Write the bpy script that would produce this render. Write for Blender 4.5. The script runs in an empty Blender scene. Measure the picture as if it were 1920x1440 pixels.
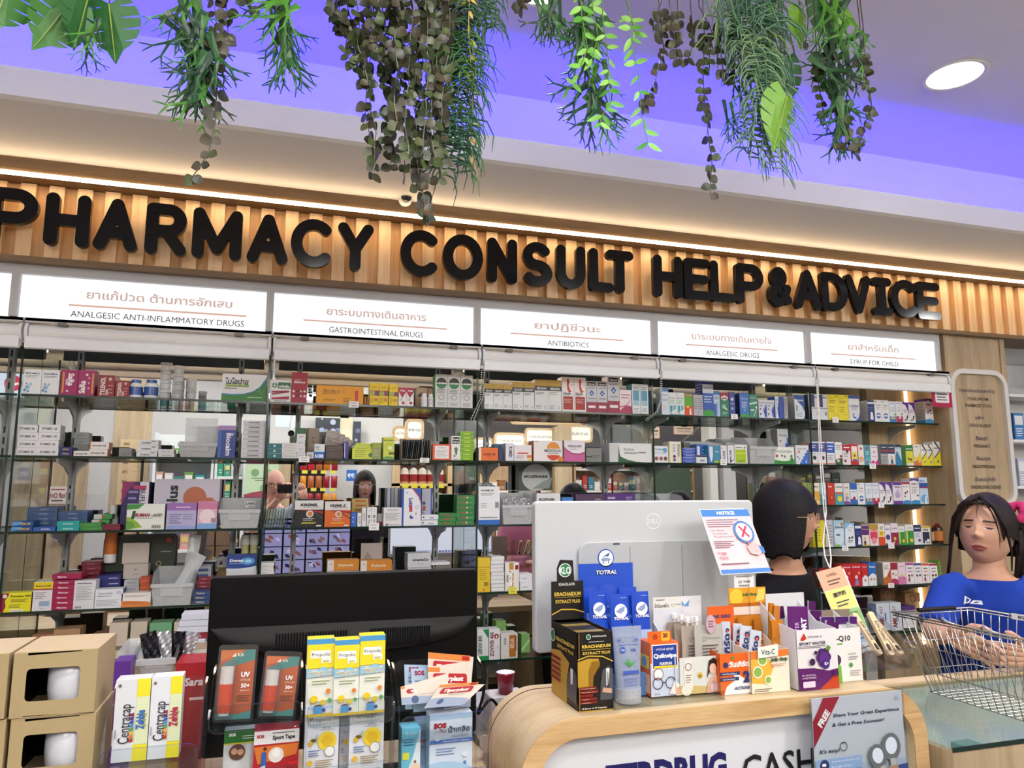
import bpy,math,random
import numpy as np
from mathutils import Vector,Matrix,Euler,noise
random.seed(7)
SC=bpy.context.scene
COL=SC.collection
# ---------------------------------------------------------------- camera, light, exposure
EYE,FPX,PITCH,YAW=1.52,1381.0,math.radians(8.1),math.radians(17.1)
FWD=Vector((math.sin(YAW)*math.cos(PITCH),math.cos(YAW)*math.cos(PITCH),math.sin(PITCH)))
RGT=Vector((math.cos(YAW),-math.sin(YAW),0));UPV=RGT.cross(FWD)
cam=bpy.data.cameras.new('camera');cam.sensor_width=36;cam.lens=FPX/1920*36
cam.clip_start=.02
camo=bpy.data.objects.new('camera',cam);COL.objects.link(camo)
camo.matrix_world=Matrix(((RGT.x,UPV.x,-FWD.x,0),(RGT.y,UPV.y,-FWD.y,0),(RGT.z,UPV.z,-FWD.z,EYE),(0,0,0,1)))
SC.camera=camo
SC.view_settings.view_transform='Standard';SC.view_settings.look='None'
SC.view_settings.exposure=0.13;SC.view_settings.gamma=1.0;SC.view_settings.use_curve_mapping=False
W=bpy.data.worlds.new('world');SC.world=W;W.use_nodes=True
W.node_tree.nodes['Background'].inputs[0].default_value=(.9,.95,1,1)
W.node_tree.nodes['Background'].inputs[1].default_value=0.30
SC.cycles.max_bounces=10;SC.cycles.transparent_max_bounces=24;SC.cycles.glossy_bounces=4
SC.cycles.diffuse_bounces=3;SC.cycles.caustics_reflective=False;SC.cycles.caustics_refractive=False
SC.cycles.sample_clamp_indirect=4
DOWNLIGHT_W,CEIL_Z,TUBE_E=16.0,2.96,38
DOWNLIGHTS=[(2.198,1.848),(.648,1.83),(-1.2,1.6),(3.7,1.4),(-2.6,.2),(.2,.3),(2.0,.1),(3.8,-.2),(-.9,-.9),(1.1,-1.0),(2.9,-1.2),
(-1.6,-2.0),(.4,-2.1),(2.2,-2.2),(5.2,.6),(4.8,-1.6),(6.3,-.6),(-4,-.8)]
def at(px,py,y=None,z=None,x=None):
 """pixel of the 1920x1440 frame -> point on a plane of the room"""
 d=FWD+RGT*((px-960)/FPX)-UPV*((py-720)/FPX)
 o=Vector((0,0,EYE))
 if y is not None:return o+d*(y/d.y)
 if z is not None:return o+d*((z-EYE)/d.z)
 return o+d*(x/d.x)
# ---------------------------------------------------------------- colours and materials
def lin(c):return c/12.92 if c<=.04045 else((c+.055)/1.055)**2.4
_h={}
def hexc(s):
 if not isinstance(s,str):return s
 if s not in _h:
  t=''.join(k*2 for k in s)if len(s)==3 else s
  _h[s]=tuple(lin(int(t[i:i+2],16)/255)for i in(0,2,4))
 return _h[s]
MATS={}
def mat(name,col=None,rough=.5,metal=0,bump=0,bscale=60,var=0,spec=.5,emit=None,es=1,coat=0,sheen=0):
 """principled material; col None reads the piece's own print colours"""
 if name in MATS:return MATS[name]
 m=bpy.data.materials.new(name);m.use_nodes=True;MATS[name]=m
 nt=m.node_tree;b=nt.nodes['Principled BSDF'];L=nt.links.new
 b.inputs['Roughness'].default_value=rough;b.inputs['Metallic'].default_value=metal
 b.inputs['Specular IOR Level'].default_value=spec;b.inputs['Coat Weight'].default_value=coat
 b.inputs['Sheen Weight'].default_value=sheen
 tc=nt.nodes.new('ShaderNodeTexCoord');nz=nt.nodes.new('ShaderNodeTexNoise')
 nz.inputs['Scale'].default_value=bscale;nz.inputs['Detail'].default_value=4;L(tc.outputs['Object'],nz.inputs['Vector'])
 if col is None:
  a=nt.nodes.new('ShaderNodeVertexColor');a.layer_name='Col';src=a.outputs['Color']
 else:
  a=nt.nodes.new('ShaderNodeRGB');a.outputs[0].default_value=(*hexc(col),1);src=a.outputs[0]
 if var:
  hs=nt.nodes.new('ShaderNodeHueSaturation');mr=nt.nodes.new('ShaderNodeMapRange')
  mr.inputs[3].default_value=1-var;mr.inputs[4].default_value=1+var
  L(nz.outputs[0],mr.inputs[0]);L(mr.outputs[0],hs.inputs['Value']);L(src,hs.inputs['Color']);src=hs.outputs[0]
 L(src,b.inputs['Base Color'])
 if bump:
  bp=nt.nodes.new('ShaderNodeBump');bp.inputs['Strength'].default_value=bump;bp.inputs['Distance'].default_value=.002
  L(nz.outputs[0],bp.inputs['Height']);L(bp.outputs[0],b.inputs['Normal'])
 if emit:
  if emit=='col':L(src,b.inputs['Emission Color'])
  else:b.inputs['Emission Color'].default_value=(*hexc(emit),1)
  b.inputs['Emission Strength'].default_value=es
 return m
def wood(name,c1,c2,axis='Z',scale=9,rough=.5,bands=1.0):
 if name in MATS:return MATS[name]
 m=bpy.data.materials.new(name);m.use_nodes=True;MATS[name]=m
 nt=m.node_tree;b=nt.nodes['Principled BSDF'];L=nt.links.new;b.inputs['Roughness'].default_value=rough
 tc=nt.nodes.new('ShaderNodeTexCoord');mp=nt.nodes.new('ShaderNodeMapping')
 oi=nt.nodes.new('ShaderNodeObjectInfo');ad=nt.nodes.new('ShaderNodeVectorMath');ad.operation='ADD'
 mu=nt.nodes.new('ShaderNodeMath');mu.operation='MULTIPLY';mu.inputs[1].default_value=37
 L(oi.outputs['Random'],mu.inputs[0]);L(tc.outputs['Object'],ad.inputs[0]);L(mu.outputs[0],ad.inputs[1])
 s=[scale*2.2]*3;s['XYZ'.index(axis)]=scale*.18;mp.inputs['Scale'].default_value=s
 L(ad.outputs[0],mp.inputs['Vector'])
 n1=nt.nodes.new('ShaderNodeTexNoise');n1 .inputs['Scale'].default_value=1.4;n1 .inputs['Detail'].default_value=6;n1 .inputs['Distortion'].default_value=.6*bands
 n2=nt.nodes.new('ShaderNodeTexNoise');n2 .inputs['Scale'].default_value=9;n2 .inputs['Detail'].default_value=3
 L(mp.outputs[0],n1 .inputs[0]);L(mp.outputs[0],n2 .inputs[0])
 mx=nt.nodes.new('ShaderNodeMath');mx.operation='MULTIPLY_ADD';mx.inputs[1].default_value=.35;L(n2 .outputs[0],mx.inputs[0]);L(n1 .outputs[0],mx.inputs[2])
 cr=nt.nodes.new('ShaderNodeValToRGB');cr.color_ramp.elements[0].position=.45;cr.color_ramp.elements[1].position=.85
 cr.color_ramp.elements[0].color=(*hexc(c1),1);cr.color_ramp.elements[1].color=(*hexc(c2),1)
 L(mx.outputs[0],cr.inputs[0]);L(cr.outputs[0],b.inputs['Base Color'])
 bp=nt.nodes.new('ShaderNodeBump');bp.inputs['Strength'].default_value=.12;bp.inputs['Distance'].default_value=.002
 L(mx.outputs[0],bp.inputs['Height']);L(bp.outputs[0],b.inputs['Normal'])
 return m
def clear(name,tint,gloss=.08,rough=.03,milk=0,milkcol='dddddd'):
 """thin clear sheet: lets light through with a tint, mirrors a little by angle, may be milky"""
 if name in MATS:return MATS[name]
 m=bpy.data.materials.new(name);m.use_nodes=True;MATS[name]=m
 nt=m.node_tree;nt.nodes.clear();L=nt.links.new
 o=nt.nodes.new('ShaderNodeOutputMaterial');t=nt.nodes.new('ShaderNodeBsdfTransparent');t.inputs[0].default_value=(*hexc(tint),1)
 g=nt.nodes.new('ShaderNodeBsdfGlossy');g.inputs['Roughness'].default_value=rough
 fr=nt.nodes.new('ShaderNodeLayerWeight');fr.inputs[0].default_value=.35
 mr=nt.nodes.new('ShaderNodeMapRange');mr.inputs[3].default_value=gloss*.4;mr.inputs[4].default_value=min(1,gloss*3)
 L(fr.outputs['Fresnel'],mr.inputs[0]);mx=nt.nodes.new('ShaderNodeMixShader');L(mr.outputs[0],mx.inputs[0]);L(t.outputs[0],mx.inputs[1]);L(g.outputs[0],mx.inputs[2])
 out=mx.outputs[0]
 if milk:
  d=nt.nodes.new('ShaderNodeBsdfDiffuse');d.inputs[0].default_value=(*hexc(milkcol),1)
  nz=nt.nodes.new('ShaderNodeTexNoise');nz.inputs['Scale'].default_value=14
  m2=nt.nodes.new('ShaderNodeMapRange');m2 .inputs[3].default_value=milk*.8;m2 .inputs[4].default_value=min(1,milk*1.2);L(nz.outputs[0],m2 .inputs[0])
  k=nt.nodes.new('ShaderNodeMixShader');L(m2 .outputs[0],k.inputs[0]);L(out,k.inputs[1]);L(d.outputs[0],k.inputs[2]);out=k.outputs[0]
 L(out,o.inputs[0]);return m
def emitter(name,col,s):
 if name in MATS:return MATS[name]
 m=bpy.data.materials.new(name);m.use_nodes=True;MATS[name]=m
 nt=m.node_tree;nt.nodes.clear();e=nt.nodes.new('ShaderNodeEmission');e.inputs[0].default_value=(*hexc(col),1);e.inputs[1].default_value=s
 o=nt.nodes.new('ShaderNodeOutputMaterial');nt.links.new(e.outputs[0],o.inputs[0]);return m
CARD=mat('printed_card',None,.42,bump=.05,bscale=300,var=.03)
PAPER=mat('paper',None,.7,bump=.05,bscale=200)
PLAST=mat('glossy_plastic',None,.25,var=.02)
MATTE=mat('matte_paint',None,.8,var=.03,bscale=8)
FOIL=mat('foil',None,.28,metal=.7,bump=.6,bscale=90)
METAL=mat('grey_metal','a9adad',.35,metal=.6,var=.05)
CHROME=mat('chrome','d8d8d8',.15,metal=1)
BLACK=mat('black_plastic','040405',.4,bump=.05,bscale=400,spec=.2)
GLASS=clear('shelf_glass','f6fbf8',.10)
GEDGE=mat('glass_edge','0d2a20',.15)
ACRYL=clear('clear_acrylic','f6f8f9',.06)
MILKY=clear('frosted_plastic','eef0f2',.05,.25,milk=.4,milkcol='f2f4f6')
FILM=clear('plastic_film','fcfcfc',.10,.12,milk=.02)
# ---------------------------------------------------------------- mesh builder
class MB:
 def __init__(s):s.v=[];s.f=[];s.c=[];s.m=[]
 def add(s,vs,fs,col='fff',mi=0):
  b=len(s.v);s.v.extend(vs);c=hexc(col)
  for f in fs:s.f.append([i+b for i in f]);s.c.append(c);s.m.append(mi)
 def box(s,x0,x1,y0,y1,z0,z1,col='fff',mi=0,cols=None):
  v=[(x0,y0,z0),(x1,y0,z0),(x1,y1,z0),(x0,y1,z0),(x0,y0,z1),(x1,y0,z1),(x1,y1,z1),(x0,y1,z1)]
  F=dict(f=(0,1,5,4),r=(1,2,6,5),b=(2,3,7,6),l=(3,0,4,7),t=(4,5,6,7),d=(3,2,1,0))
  b=len(s.v);s.v.extend(v)
  for k,f in F.items():
   s.f.append([i+b for i in f]);s.c.append(hexc((cols or{}).get(k,col)));s.m.append(mi)
 def prism(s,poly,y0,y1,col='fff',mi=0,plane='xz',sidecol=None):
  """poly counter-clockwise seen from -Y (plane xz) extruded from y0 to y1"""
  n=len(poly)
  def p(a,b,t):return(a,t,b)if plane=='xz' else((t,a,b)if plane=='yz' else(a,b,t))
  v=[p(a,b,y0)for a,b in poly]+[p(a,b,y1)for a,b in poly]
  s.add(v,[list(range(n)),list(range(2*n-1,n-1,-1))],col,mi)
  b=len(s.v)-2*n;sc=hexc(sidecol or col)
  for i in range(n):
   j=(i+1)%n;s.f.append([b+i,b+n+i,b+n+j,b+j]);s.c.append(sc);s.m.append(mi)
 def tube(s,pts,r,n=6,col='fff',mi=0,cap=True):
  pts=[Vector(p)for p in pts];R=r if hasattr(r,'__len__')else[r]*len(pts)
  base=len(s.v);prev=None
  for i,p in enumerate(pts):
   t=(pts[min(i+1,len(pts)-1)]-pts[max(i-1,0)]);t=t.normalized()if t.length>1e-9 else Vector((0,0,1))
   if prev is None:a=t.orthogonal().normalized()
   else:
    a=prev-t*prev.dot(t);a=a.normalized()if a.length>1e-6 else t.orthogonal().normalized()
   prev=a;b=t.cross(a)
   for k in range(n):
    w=2*math.pi*k/n;s.v.append(tuple(p+(a*math.cos(w)+b*math.sin(w))*R[i]))
  c=hexc(col)
  for i in range(len(pts)-1):
   for k in range(n):
    k2=(k+1)%n;s.f.append([base+i*n+k,base+i*n+k2,base+(i+1)*n+k2,base+(i+1)*n+k]);s.c.append(c);s.m.append(mi)
  if cap:
   s.f.append([base+k for k in range(n)][::-1]);s.c.append(c);s.m.append(mi)
   s.f.append([base+(len(pts)-1)*n+k for k in range(n)]);s.c.append(c);s.m.append(mi)
 def lathe(s,prof,n=20,o=(0,0,0),cols='fff',mi=0):
  """prof: (radius, z, colour of the band above)"""
  b=len(s.v)
  for p in prof:
   for k in range(n):
    w=2*math.pi*k/n;s.v.append((o[0]+p[0]*math.cos(w),o[1]+p[0]*math.sin(w),o[2]+p[1]))
  for i in range(len(prof)-1):
   c=hexc(prof[i][2]if len(prof[i])>2 else cols)
   for k in range(n):
    k2=(k+1)%n;s.f.append([b+i*n+k,b+i*n+k2,b+(i+1)*n+k2,b+(i+1)*n+k]);s.c.append(c);s.m.append(mi)
 def ball(s,o,r,n=10,col='fff',mi=0,sc=(1,1,1)):
  m=max(4,n//2+1);b=len(s.v);c=hexc(col)
  for i in range(m+1):
   t=math.pi*i/m
   for k in range(n):
    w=2*math.pi*k/n;s.v.append((o[0]+r*sc[0]*math.sin(t)*math.cos(w),o[1]+r*sc[1]*math.sin(t)*math.sin(w),o[2]+r*sc[2]*math.cos(t)))
  for i in range(m):
   for k in range(n):
    k2=(k+1)%n;s.f.append([b+i*n+k,b+(i+1)*n+k,b+(i+1)*n+k2,b+i*n+k2]);s.c.append(c);s.m.append(mi)
 def mesh(s,name,mats,smooth=False):
  me=bpy.data.meshes.new(name);me.from_pydata([tuple(v)for v in s.v],[],s.f)
  for m in(mats if isinstance(mats,(list,tuple))else[mats]):me.materials.append(m)
  me.polygons.foreach_set('material_index',s.m)
  ca=me.color_attributes.new('Col','FLOAT_COLOR','CORNER')
  c=np.repeat(np.array([(*k[:3],1.0)for k in s.c],dtype=np.float32).reshape(-1,4),[len(f)for f in s.f],axis=0)if s.f else np.zeros((0,4),np.float32)
  ca.data.foreach_set('color',c.ravel())
  if smooth:me.shade_smooth()
  me.update();return me
 def build(s,name,mats=None,parent=None,loc=(0,0,0),rot=(0,0,0),smooth=False,bevel=0,**tags):
  o=bpy.data.objects.new(name,s.mesh(name,mats or CARD,smooth));COL.objects.link(o)
  o.location=loc;o.rotation_euler=rot
  if parent:o.parent=parent
  if bevel:
   b=o.modifiers.new('bevel','BEVEL');b.width=bevel;b.segments=2;b.limit_method='ANGLE';b.angle_limit=.6
  for k,v in tags.items():
   if v:o['category' if k=='cat' else k]=v
  return o
def empty(name,loc=(0,0,0),rot=(0,0,0),**tags):
 o=bpy.data.objects.new(name,None);COL.objects.link(o);o.location=loc;o.rotation_euler=rot;o.empty_display_size=.05
 for k,v in tags.items():
  if v:o['category' if k=='cat' else k]=v
 return o
def put(name,me,parent=None,loc=(0,0,0),rot=(0,0,0),**tags):
 o=bpy.data.objects.new(name,me);COL.objects.link(o);o.location=loc;o.rotation_euler=rot
 if parent:o.parent=parent
 for k,v in tags.items():
  if v:o['category' if k=='cat' else k]=v
 return o
# ---------------------------------------------------------------- lettering
TS=bpy.data.scenes.new('lettering');_tx={}
_tc=bpy.data.curves.new('lettering','FONT');_to=bpy.data.objects.new('lettering',_tc);TS.collection.objects.link(_to)
_tc.resolution_u=2;_tc.align_x='LEFT'
def glyphs(s,bold=0,shear=0,res=2):
 k=(s,bold,shear,res)
 if k not in _tx:
  _tc.body=s;_tc.offset=bold;_tc.shear=shear;_tc.resolution_u=res
  vl=TS.view_layers[0];vl.update();dg=vl.depsgraph
  me=bpy.data.meshes.new_from_object(_to.evaluated_get(dg),depsgraph=dg)
  v=[(a.co.x,a.co.y)for a in me.vertices];f=[tuple(p.vertices)for p in me.polygons]
  bpy.data.meshes.remove(me)
  x0=min([a for a,_ in v]or[0]);x1=max([a for a,_ in v]or[1])
  _tx[k]=([(a-x0,b)for a,b in v],f,x1-x0)
 return _tx[k]
CAPH=.73
class Face:
 """a rectangular face to print on: origin o, unit axes u and v, normal n, size w x h"""
 def __init__(s,mb,o,u,v,w,h,mi=0,lift=.0003):
  s.mb=mb;s.o=Vector(o);s.u=Vector(u).normalized();s.v=Vector(v).normalized();s.n=s.u.cross(s.v);s.w=w;s.h=h;s.mi=mi;s.k=1;s.lift=lift
 def pt(s,a,b):return tuple(s.o+s.u*a+s.v*b+s.n*(s.lift*s.k))
 def poly(s,pts,col):s.mb.add([s.pt(a*s.w,b*s.h)for a,b in pts],[list(range(len(pts)))],col,s.mi);s.k+=1
 def rect(s,a,b,c,d,col):s.poly([(a,b),(c,b),(c,d),(a,d)],col)
 def disc(s,a,b,r,col,n=20,sy=1):s.poly([(a+r*math.cos(2*math.pi*i/n),b+sy*r*s.w/s.h*math.sin(2*math.pi*i/n))for i in range(n)],col)
 def ring(s,a,b,r,t,col,n=24):
  k=s.w/s.h
  for i in range(n):
   w0,w1=2*math.pi*i/n,2*math.pi*(i+1)/n
   s.mb.add([s.pt((a+q*math.cos(w))*s.w,(b+q*k*math.sin(w))*s.h)for q,w in((r-t,w0),(r,w0),(r,w1),(r-t,w1))],[[0,1,2,3]],col,s.mi)
  s.k+=1
 def rrect(s,a,b,c,d,r,col,n=5):
  k=s.w/s.h;P=[]
  for cx,cy,w0 in((c-r,b+r*k,-90),(c-r,d-r*k,0),(a+r,d-r*k,90),(a+r,b+r*k,180)):
   for i in range(n+1):
    w=math.radians(w0+90*i/n);P.append((cx+r*math.cos(w),cy+r*k*math.sin(w)))
  s.poly(P,col)
 def text(s,t,a,b,h,col,rot=0,bold=0,fit=None,shear=0,align=.5,stretch=1,res=2):
  """centred at (a,b); h = cap height as a fraction of the face height; fit = width as a fraction of the face width (of its height when turned)"""
  v,f,tw=glyphs(t,bold,shear,res)
  if not f:return
  sc=h*s.h/CAPH;sx=sc*stretch
  if fit:
   full=s.h if rot in(90,-90)else s.w
   sx=fit*full/max(tw,.01)
   if sc>sx*1.6:sc=sx*1.6
  ca,sa=math.cos(math.radians(rot)),math.sin(math.radians(rot));P=[]
  for x,y in v:
   X=(x-tw*align)*sx;Y=(y-CAPH/2)*sc
   P.append(s.pt(a*s.w+X*ca-Y*sa,b*s.h+X*sa+Y*ca))
  s.mb.add(P,f,col,s.mi);s.k+=1
 def lines(s,a,b,c,d,n,col,fill=.35):
  for i in range(n):
   y=d-(d-b)*(i+.5)/n;hh=(d-b)/n*fill/2;e=c-(c-a)*(.0,.18,.07,.3)[i%4]
   s.mb.add([s.pt(x*s.w,z*s.h)for x,z in((a,y-hh),(e,y-hh),(e,y+hh),(a,y+hh))],[[0,1,2,3]],col,s.mi)
  s.k+=1
 def bars(s,a,b,c,d,n,col):
  for i in range(n):
   x=a+(c-a)*i/n;w=(c-a)/n*(.3,.6,.45)[i%3]
   s.mb.add([s.pt(q*s.w,z*s.h)for q,z in((x,b),(x+w,b),(x+w,d),(x,d))],[[0,1,2,3]],col,s.mi)
  s.k+=1
 def draw(s,ops):
  for o in ops or():
   k=o[0]
   if k=='r':s.rect(*o[1:])
   elif k=='c':s.disc(*o[1:])
   elif k=='o':s.ring(*o[1:])
   elif k=='rr':s.rrect(*o[1:])
   elif k=='p':s.poly(o[1],o[2])
   elif k=='l':s.lines(*o[1:])
   elif k=='b':s.bars(*o[1:])
   elif k=='t':
    kw=o[6]if len(o)>6 else{}
    s.text(*o[1:6],**kw)
   elif k=='wave': # bottom field with a curved upper edge: left height, right height, bulge, colour
    _,l,r,bu,col=o
    s.poly([(0,0),(1,0)]+[(1-i/12,r+(l-r)*i/12+bu*math.sin(math.pi*i/12))for i in range(13)],col)
# ================================================================= the room
YM=3.095 # mirror plane
YF=2.88 # front edge of the glass shelves
BX=[-1.68,-.875,-.068,.739,1.528,2.345,3.125] # bay boundaries
LV=dict(L1=1.842,L2=1.632,L3=1.378,L4=1.117,L5=.86)
LR=dict(L1=1.842,L2=1.632,L3=1.446,L4=1.254,L5=1.072,L6=.86)
def vat(px,py,y):v=at(px,py,y=2*YM-y);v.y=y;return v # where a thing stands that the mirror shows at this pixel
def struct(name,mb,m,parent=None,**k):
 return mb.build(name,m,parent,kind=None if parent else 'structure',**k)
def sbox(name,x0,x1,y0,y1,z0,z1,m,col='fff',parent=None,**k):
 b=MB();b.box(x0,x1,y0,y1,z0,z1,col);return struct(name,b,m,parent,**k)
WHITEP=mat('white_wall_paint','e9e7e4',.8,bump=.03,bscale=30,var=.02)
GREYP=mat('grey_wall_paint','c9c8c8',.7,var=.03,bscale=3)
CEILP=mat('white_ceiling_paint','e4e2e2',.85,bump=.02,bscale=40,var=.02)
FLOORM=mat('grey_floor_tile','85817c',.3,var=.05,bscale=2)
OAK=wood('pale_oak','b8976b','d9bd92','Z',5)
OAKX=wood('pale_oak_long','c4a478','e2c9a0','X',5)
BROWNX=wood('brown_oak_beam','6a5438','856848','X',9)
SLATM=wood('warm_oak_slat','dcb07a','f4d2a6','Z',9,.45)
SLATB=wood('warm_oak_backing','c0925a','deb27e','Z',9,.5)
PILM=wood('ash_panel','a08c6e','bfaa88','Z',7)
sbox('floor',-6,8,-6,3.3,-.1,0,FLOORM)
sbox('wall_back',-6,8,3.12,3.3,0,3.1,WHITEP)
sbox('wall_left',-6.1,-6,-6,3.3,0,3.1,WHITEP);sbox('wall_right',8,8.1,-6,3.3,0,3.1,WHITEP)
sbox('wall_rear',-6,8,-6.1,-6,0,3.1,WHITEP)
YB=2.72;ZS=at(0,290,y=YB).z;YS=at(0,175,z=ZS).y;ZF=at(0,120,y=YS).z # beam front, soffit height, soffit edge, top of the white lip
b=MB();b.box(-6,8,YS,YS+.03,ZS,ZF,'fff');struct('trim_7',b,mat('fascia_paint','f6f8fc',.6));b=MB();b.box(-6,8,YS+.03,3.12,ZS,ZS+.02);b.box(-6,8,YS+.16,3.12,ZS+.02,3.1)
struct('ceiling_soffit',b,CEILP);sbox('ceiling',-6,8,-6,YS+.16,CEIL_Z,3.1,CEILP)
BLUE=emitter('blue_led','1c14ff',115);WARM=emitter('warm_led','ffdcae',25);WARM2=emitter('warm_led_soft','ffcf96',4)
sbox('cove_led_strip',-6,8,YS+.06,YS+.09,ZS+.021,ZS+.03,BLUE).__setitem__('kind','thing')
o=bpy.data.objects['cove_led_strip'];o['label']='blue light strip hidden in the ceiling cove above the white fascia';o['category']='light'
# beam with its light strip, slatted field
ZT=at(0,329,y=2.8).z;ZB=at(0,477,y=2.8).z;ZK=at(0,487,y=2.80).z
ZQ=at(0,319,y=YB).z
b=MB();b.box(-6,8,YB,YB+.012,ZQ+.003,ZS,'fff');b.box(-6,8,YB+.012,3.0,ZQ-.006,ZS)
struct('trim_1',b,BROWNX)
o=sbox('beam_led_strip',-6,8,YB-.003,YB+.012,ZQ-.007,ZQ+.003,WARM);o['kind']='thing';o['label']='warm light strip running under the brown wooden beam over the slats';o['category']='light'
sbox('trim_2',-6,8,2.79,3.0,ZK,ZB,BROWNX)
w=sbox('wall_fascia',-6,8,2.815,3.0,ZB,ZQ-.006,SLATB)
sl=MB();sl.box(-.0235,.0235,-.022,0,ZB,ZQ-.008,'fff');slm=sl.mesh('slat',SLATM)
x=at(48,400,y=2.79).x-.087*8
while x<4.7:
 put('slat',slm,w,(x,2.815,0));x+=.087
# ---- wall words: round-ended strokes
def arc(cx,cy,rx,ry,a0,a1,n=14):return[(cx+rx*math.cos(math.radians(a0+(a1-a0)*i/n)),cy+ry*math.sin(math.radians(a0+(a1-a0)*i/n)))for i in range(n+1)]
GL={'P':(.72,[[(0,0),(0,1)],[(0,1),(.4,1)]+arc(.4,.715,.3,.285,90,-90)+[(0,.43)]]),
'H':(.74,[[(0,0),(0,1)],[(.74,0),(.74,1)],[(0,.5),(.74,.5)]]),
'A':(.78,[[(0,0),(.39,1),(.78,0)],[(.14,.3),(.64,.3)]]),
'R':(.7,[[(0,0),(0,1)],[(0,1),(.38,1)]+arc(.38,.73,.3,.27,90,-90)+[(0,.46)],[(.34,.44),(.7,0)]]),
'M':(.9,[[(0,0),(0,1),(.45,.12),(.9,1),(.9,0)]]),
'C':(.76,[arc(.42,.5,.42,.5,48,312,22)]),
'Y':(.72,[[(0,1),(.36,.45),(.72,1)],[(.36,.45),(.36,0)]]),
'O':(.82,[arc(.41,.5,.41,.5,0,360,28)]),
'N':(.7,[[(0,0),(0,1),(.7,0),(.7,1)]]),
'S':(.62,[arc(.31,.74,.29,.26,35,270,14)[:-1]+arc(.31,.24,.31,.24,90,-145,14)]),
'U':(.68,[[(0,1),(0,.34)]+arc(.34,.34,.34,.34,180,360)+[(.68,1)]]),
'L':(.56,[[(0,1),(0,0),(.56,0)]]),
'T':(.72,[[(0,1),(.72,1)],[(.36,1),(.36,0)]]),
'E':(.58,[[(.58,1),(0,1),(0,0),(.58,0)],[(0,.5),(.52,.5)]]),
'D':(.74,[[(0,0),(0,1),(.28,1)]+arc(.28,.5,.46,.5,90,-90)+[(0,0)]]),
'V':(.74,[[(0,1),(.37,0),(.74,1)]]),
'I':(.44,[[(0,1),(.44,1)],[(.22,1),(.22,0)],[(0,0),(.44,0)]]),
'&':(.78,[[(.78,.08),(.2,.68)]+arc(.36,.8,.2,.2,215,-40,12)+[(.16,.46)]+arc(.32,.25,.28,.25,130,290,10)+[(.62,.2),(.74,.45)]])}
def stroke_mesh(ch,w,h,r,dep,m,name):
 gw,strokes=GL[ch];b=MB();k=0
 for st in strokes:
  P=[Vector((r+p[0]/gw*(w-2*r),r+p[1]*(h-2*r)))for p in st]
  for i in range(len(P)-1):
   d=(P[i+1]-P[i]);
   if d.length<1e-6:continue
   d.normalize();nn=Vector((-d.y,d.x))*r
   k+=1;q=[P[i]-nn,P[i+1]-nn,P[i+1]+nn,P[i]+nn];b.prism([(a.x,a.y)for a in q],-dep-k*6e-5,0,'0c0b10')
  for j,p in enumerate(P):
   if j in(0,len(P)-1)or((P[j]-P[j-1]).normalized()-(P[j+1]-P[j]).normalized()).length>.02:
    k+=1;b.prism([(p.x+r*math.cos(t*math.pi/8),p.y+r*math.sin(t*math.pi/8))for t in range(16)],-dep-k*6e-5,0,'0c0b10')
 return b.build(name,m)
GLB=mat('gloss_black_letter','07070b',.12,spec=.35)
YL=2.755
zt,zb_=at(95,364,y=YL).z,at(95,463,y=YL).z
sign=empty('wall_lettering',(0,YL,zb_),label='big black rounded letters PHARMACY CONSULT HELP&ADVICE on the oak slats',cat='sign')
for ch,a,c,ym in[('P',-22,77,405),('H',87,172,415),('A',179,262,425),('R',275,353,430),('M',362,455,440),('A',464,541,455),('C',545,625,460),('Y',632,699,465),
('C',749,822,480),('O',828,903,487),('N',911,967,495),('S',976,1032,500),('U',1040,1094,505),('L',1101,1147,510),('T',1133,1184,515),
('H',1221,1275,520),('E',1278,1327,525),('L',1327,1375,530),('P',1375,1427,535),('&',1434,1478,540),('A',1484,1534,545),('D',1534,1583,548),('V',1580,1627,552),('I',1630,1666,555),('C',1664,1715,560),('E',1713,1756,565)]:
 X0,X1=at(a,ym,y=YL).x,at(c,ym,y=YL).x
 o=stroke_mesh(ch,X1-X0,zt-zb_,.0205,.022,GLB,'letter');o.parent=sign;o.location=(X0,0,0)
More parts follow.
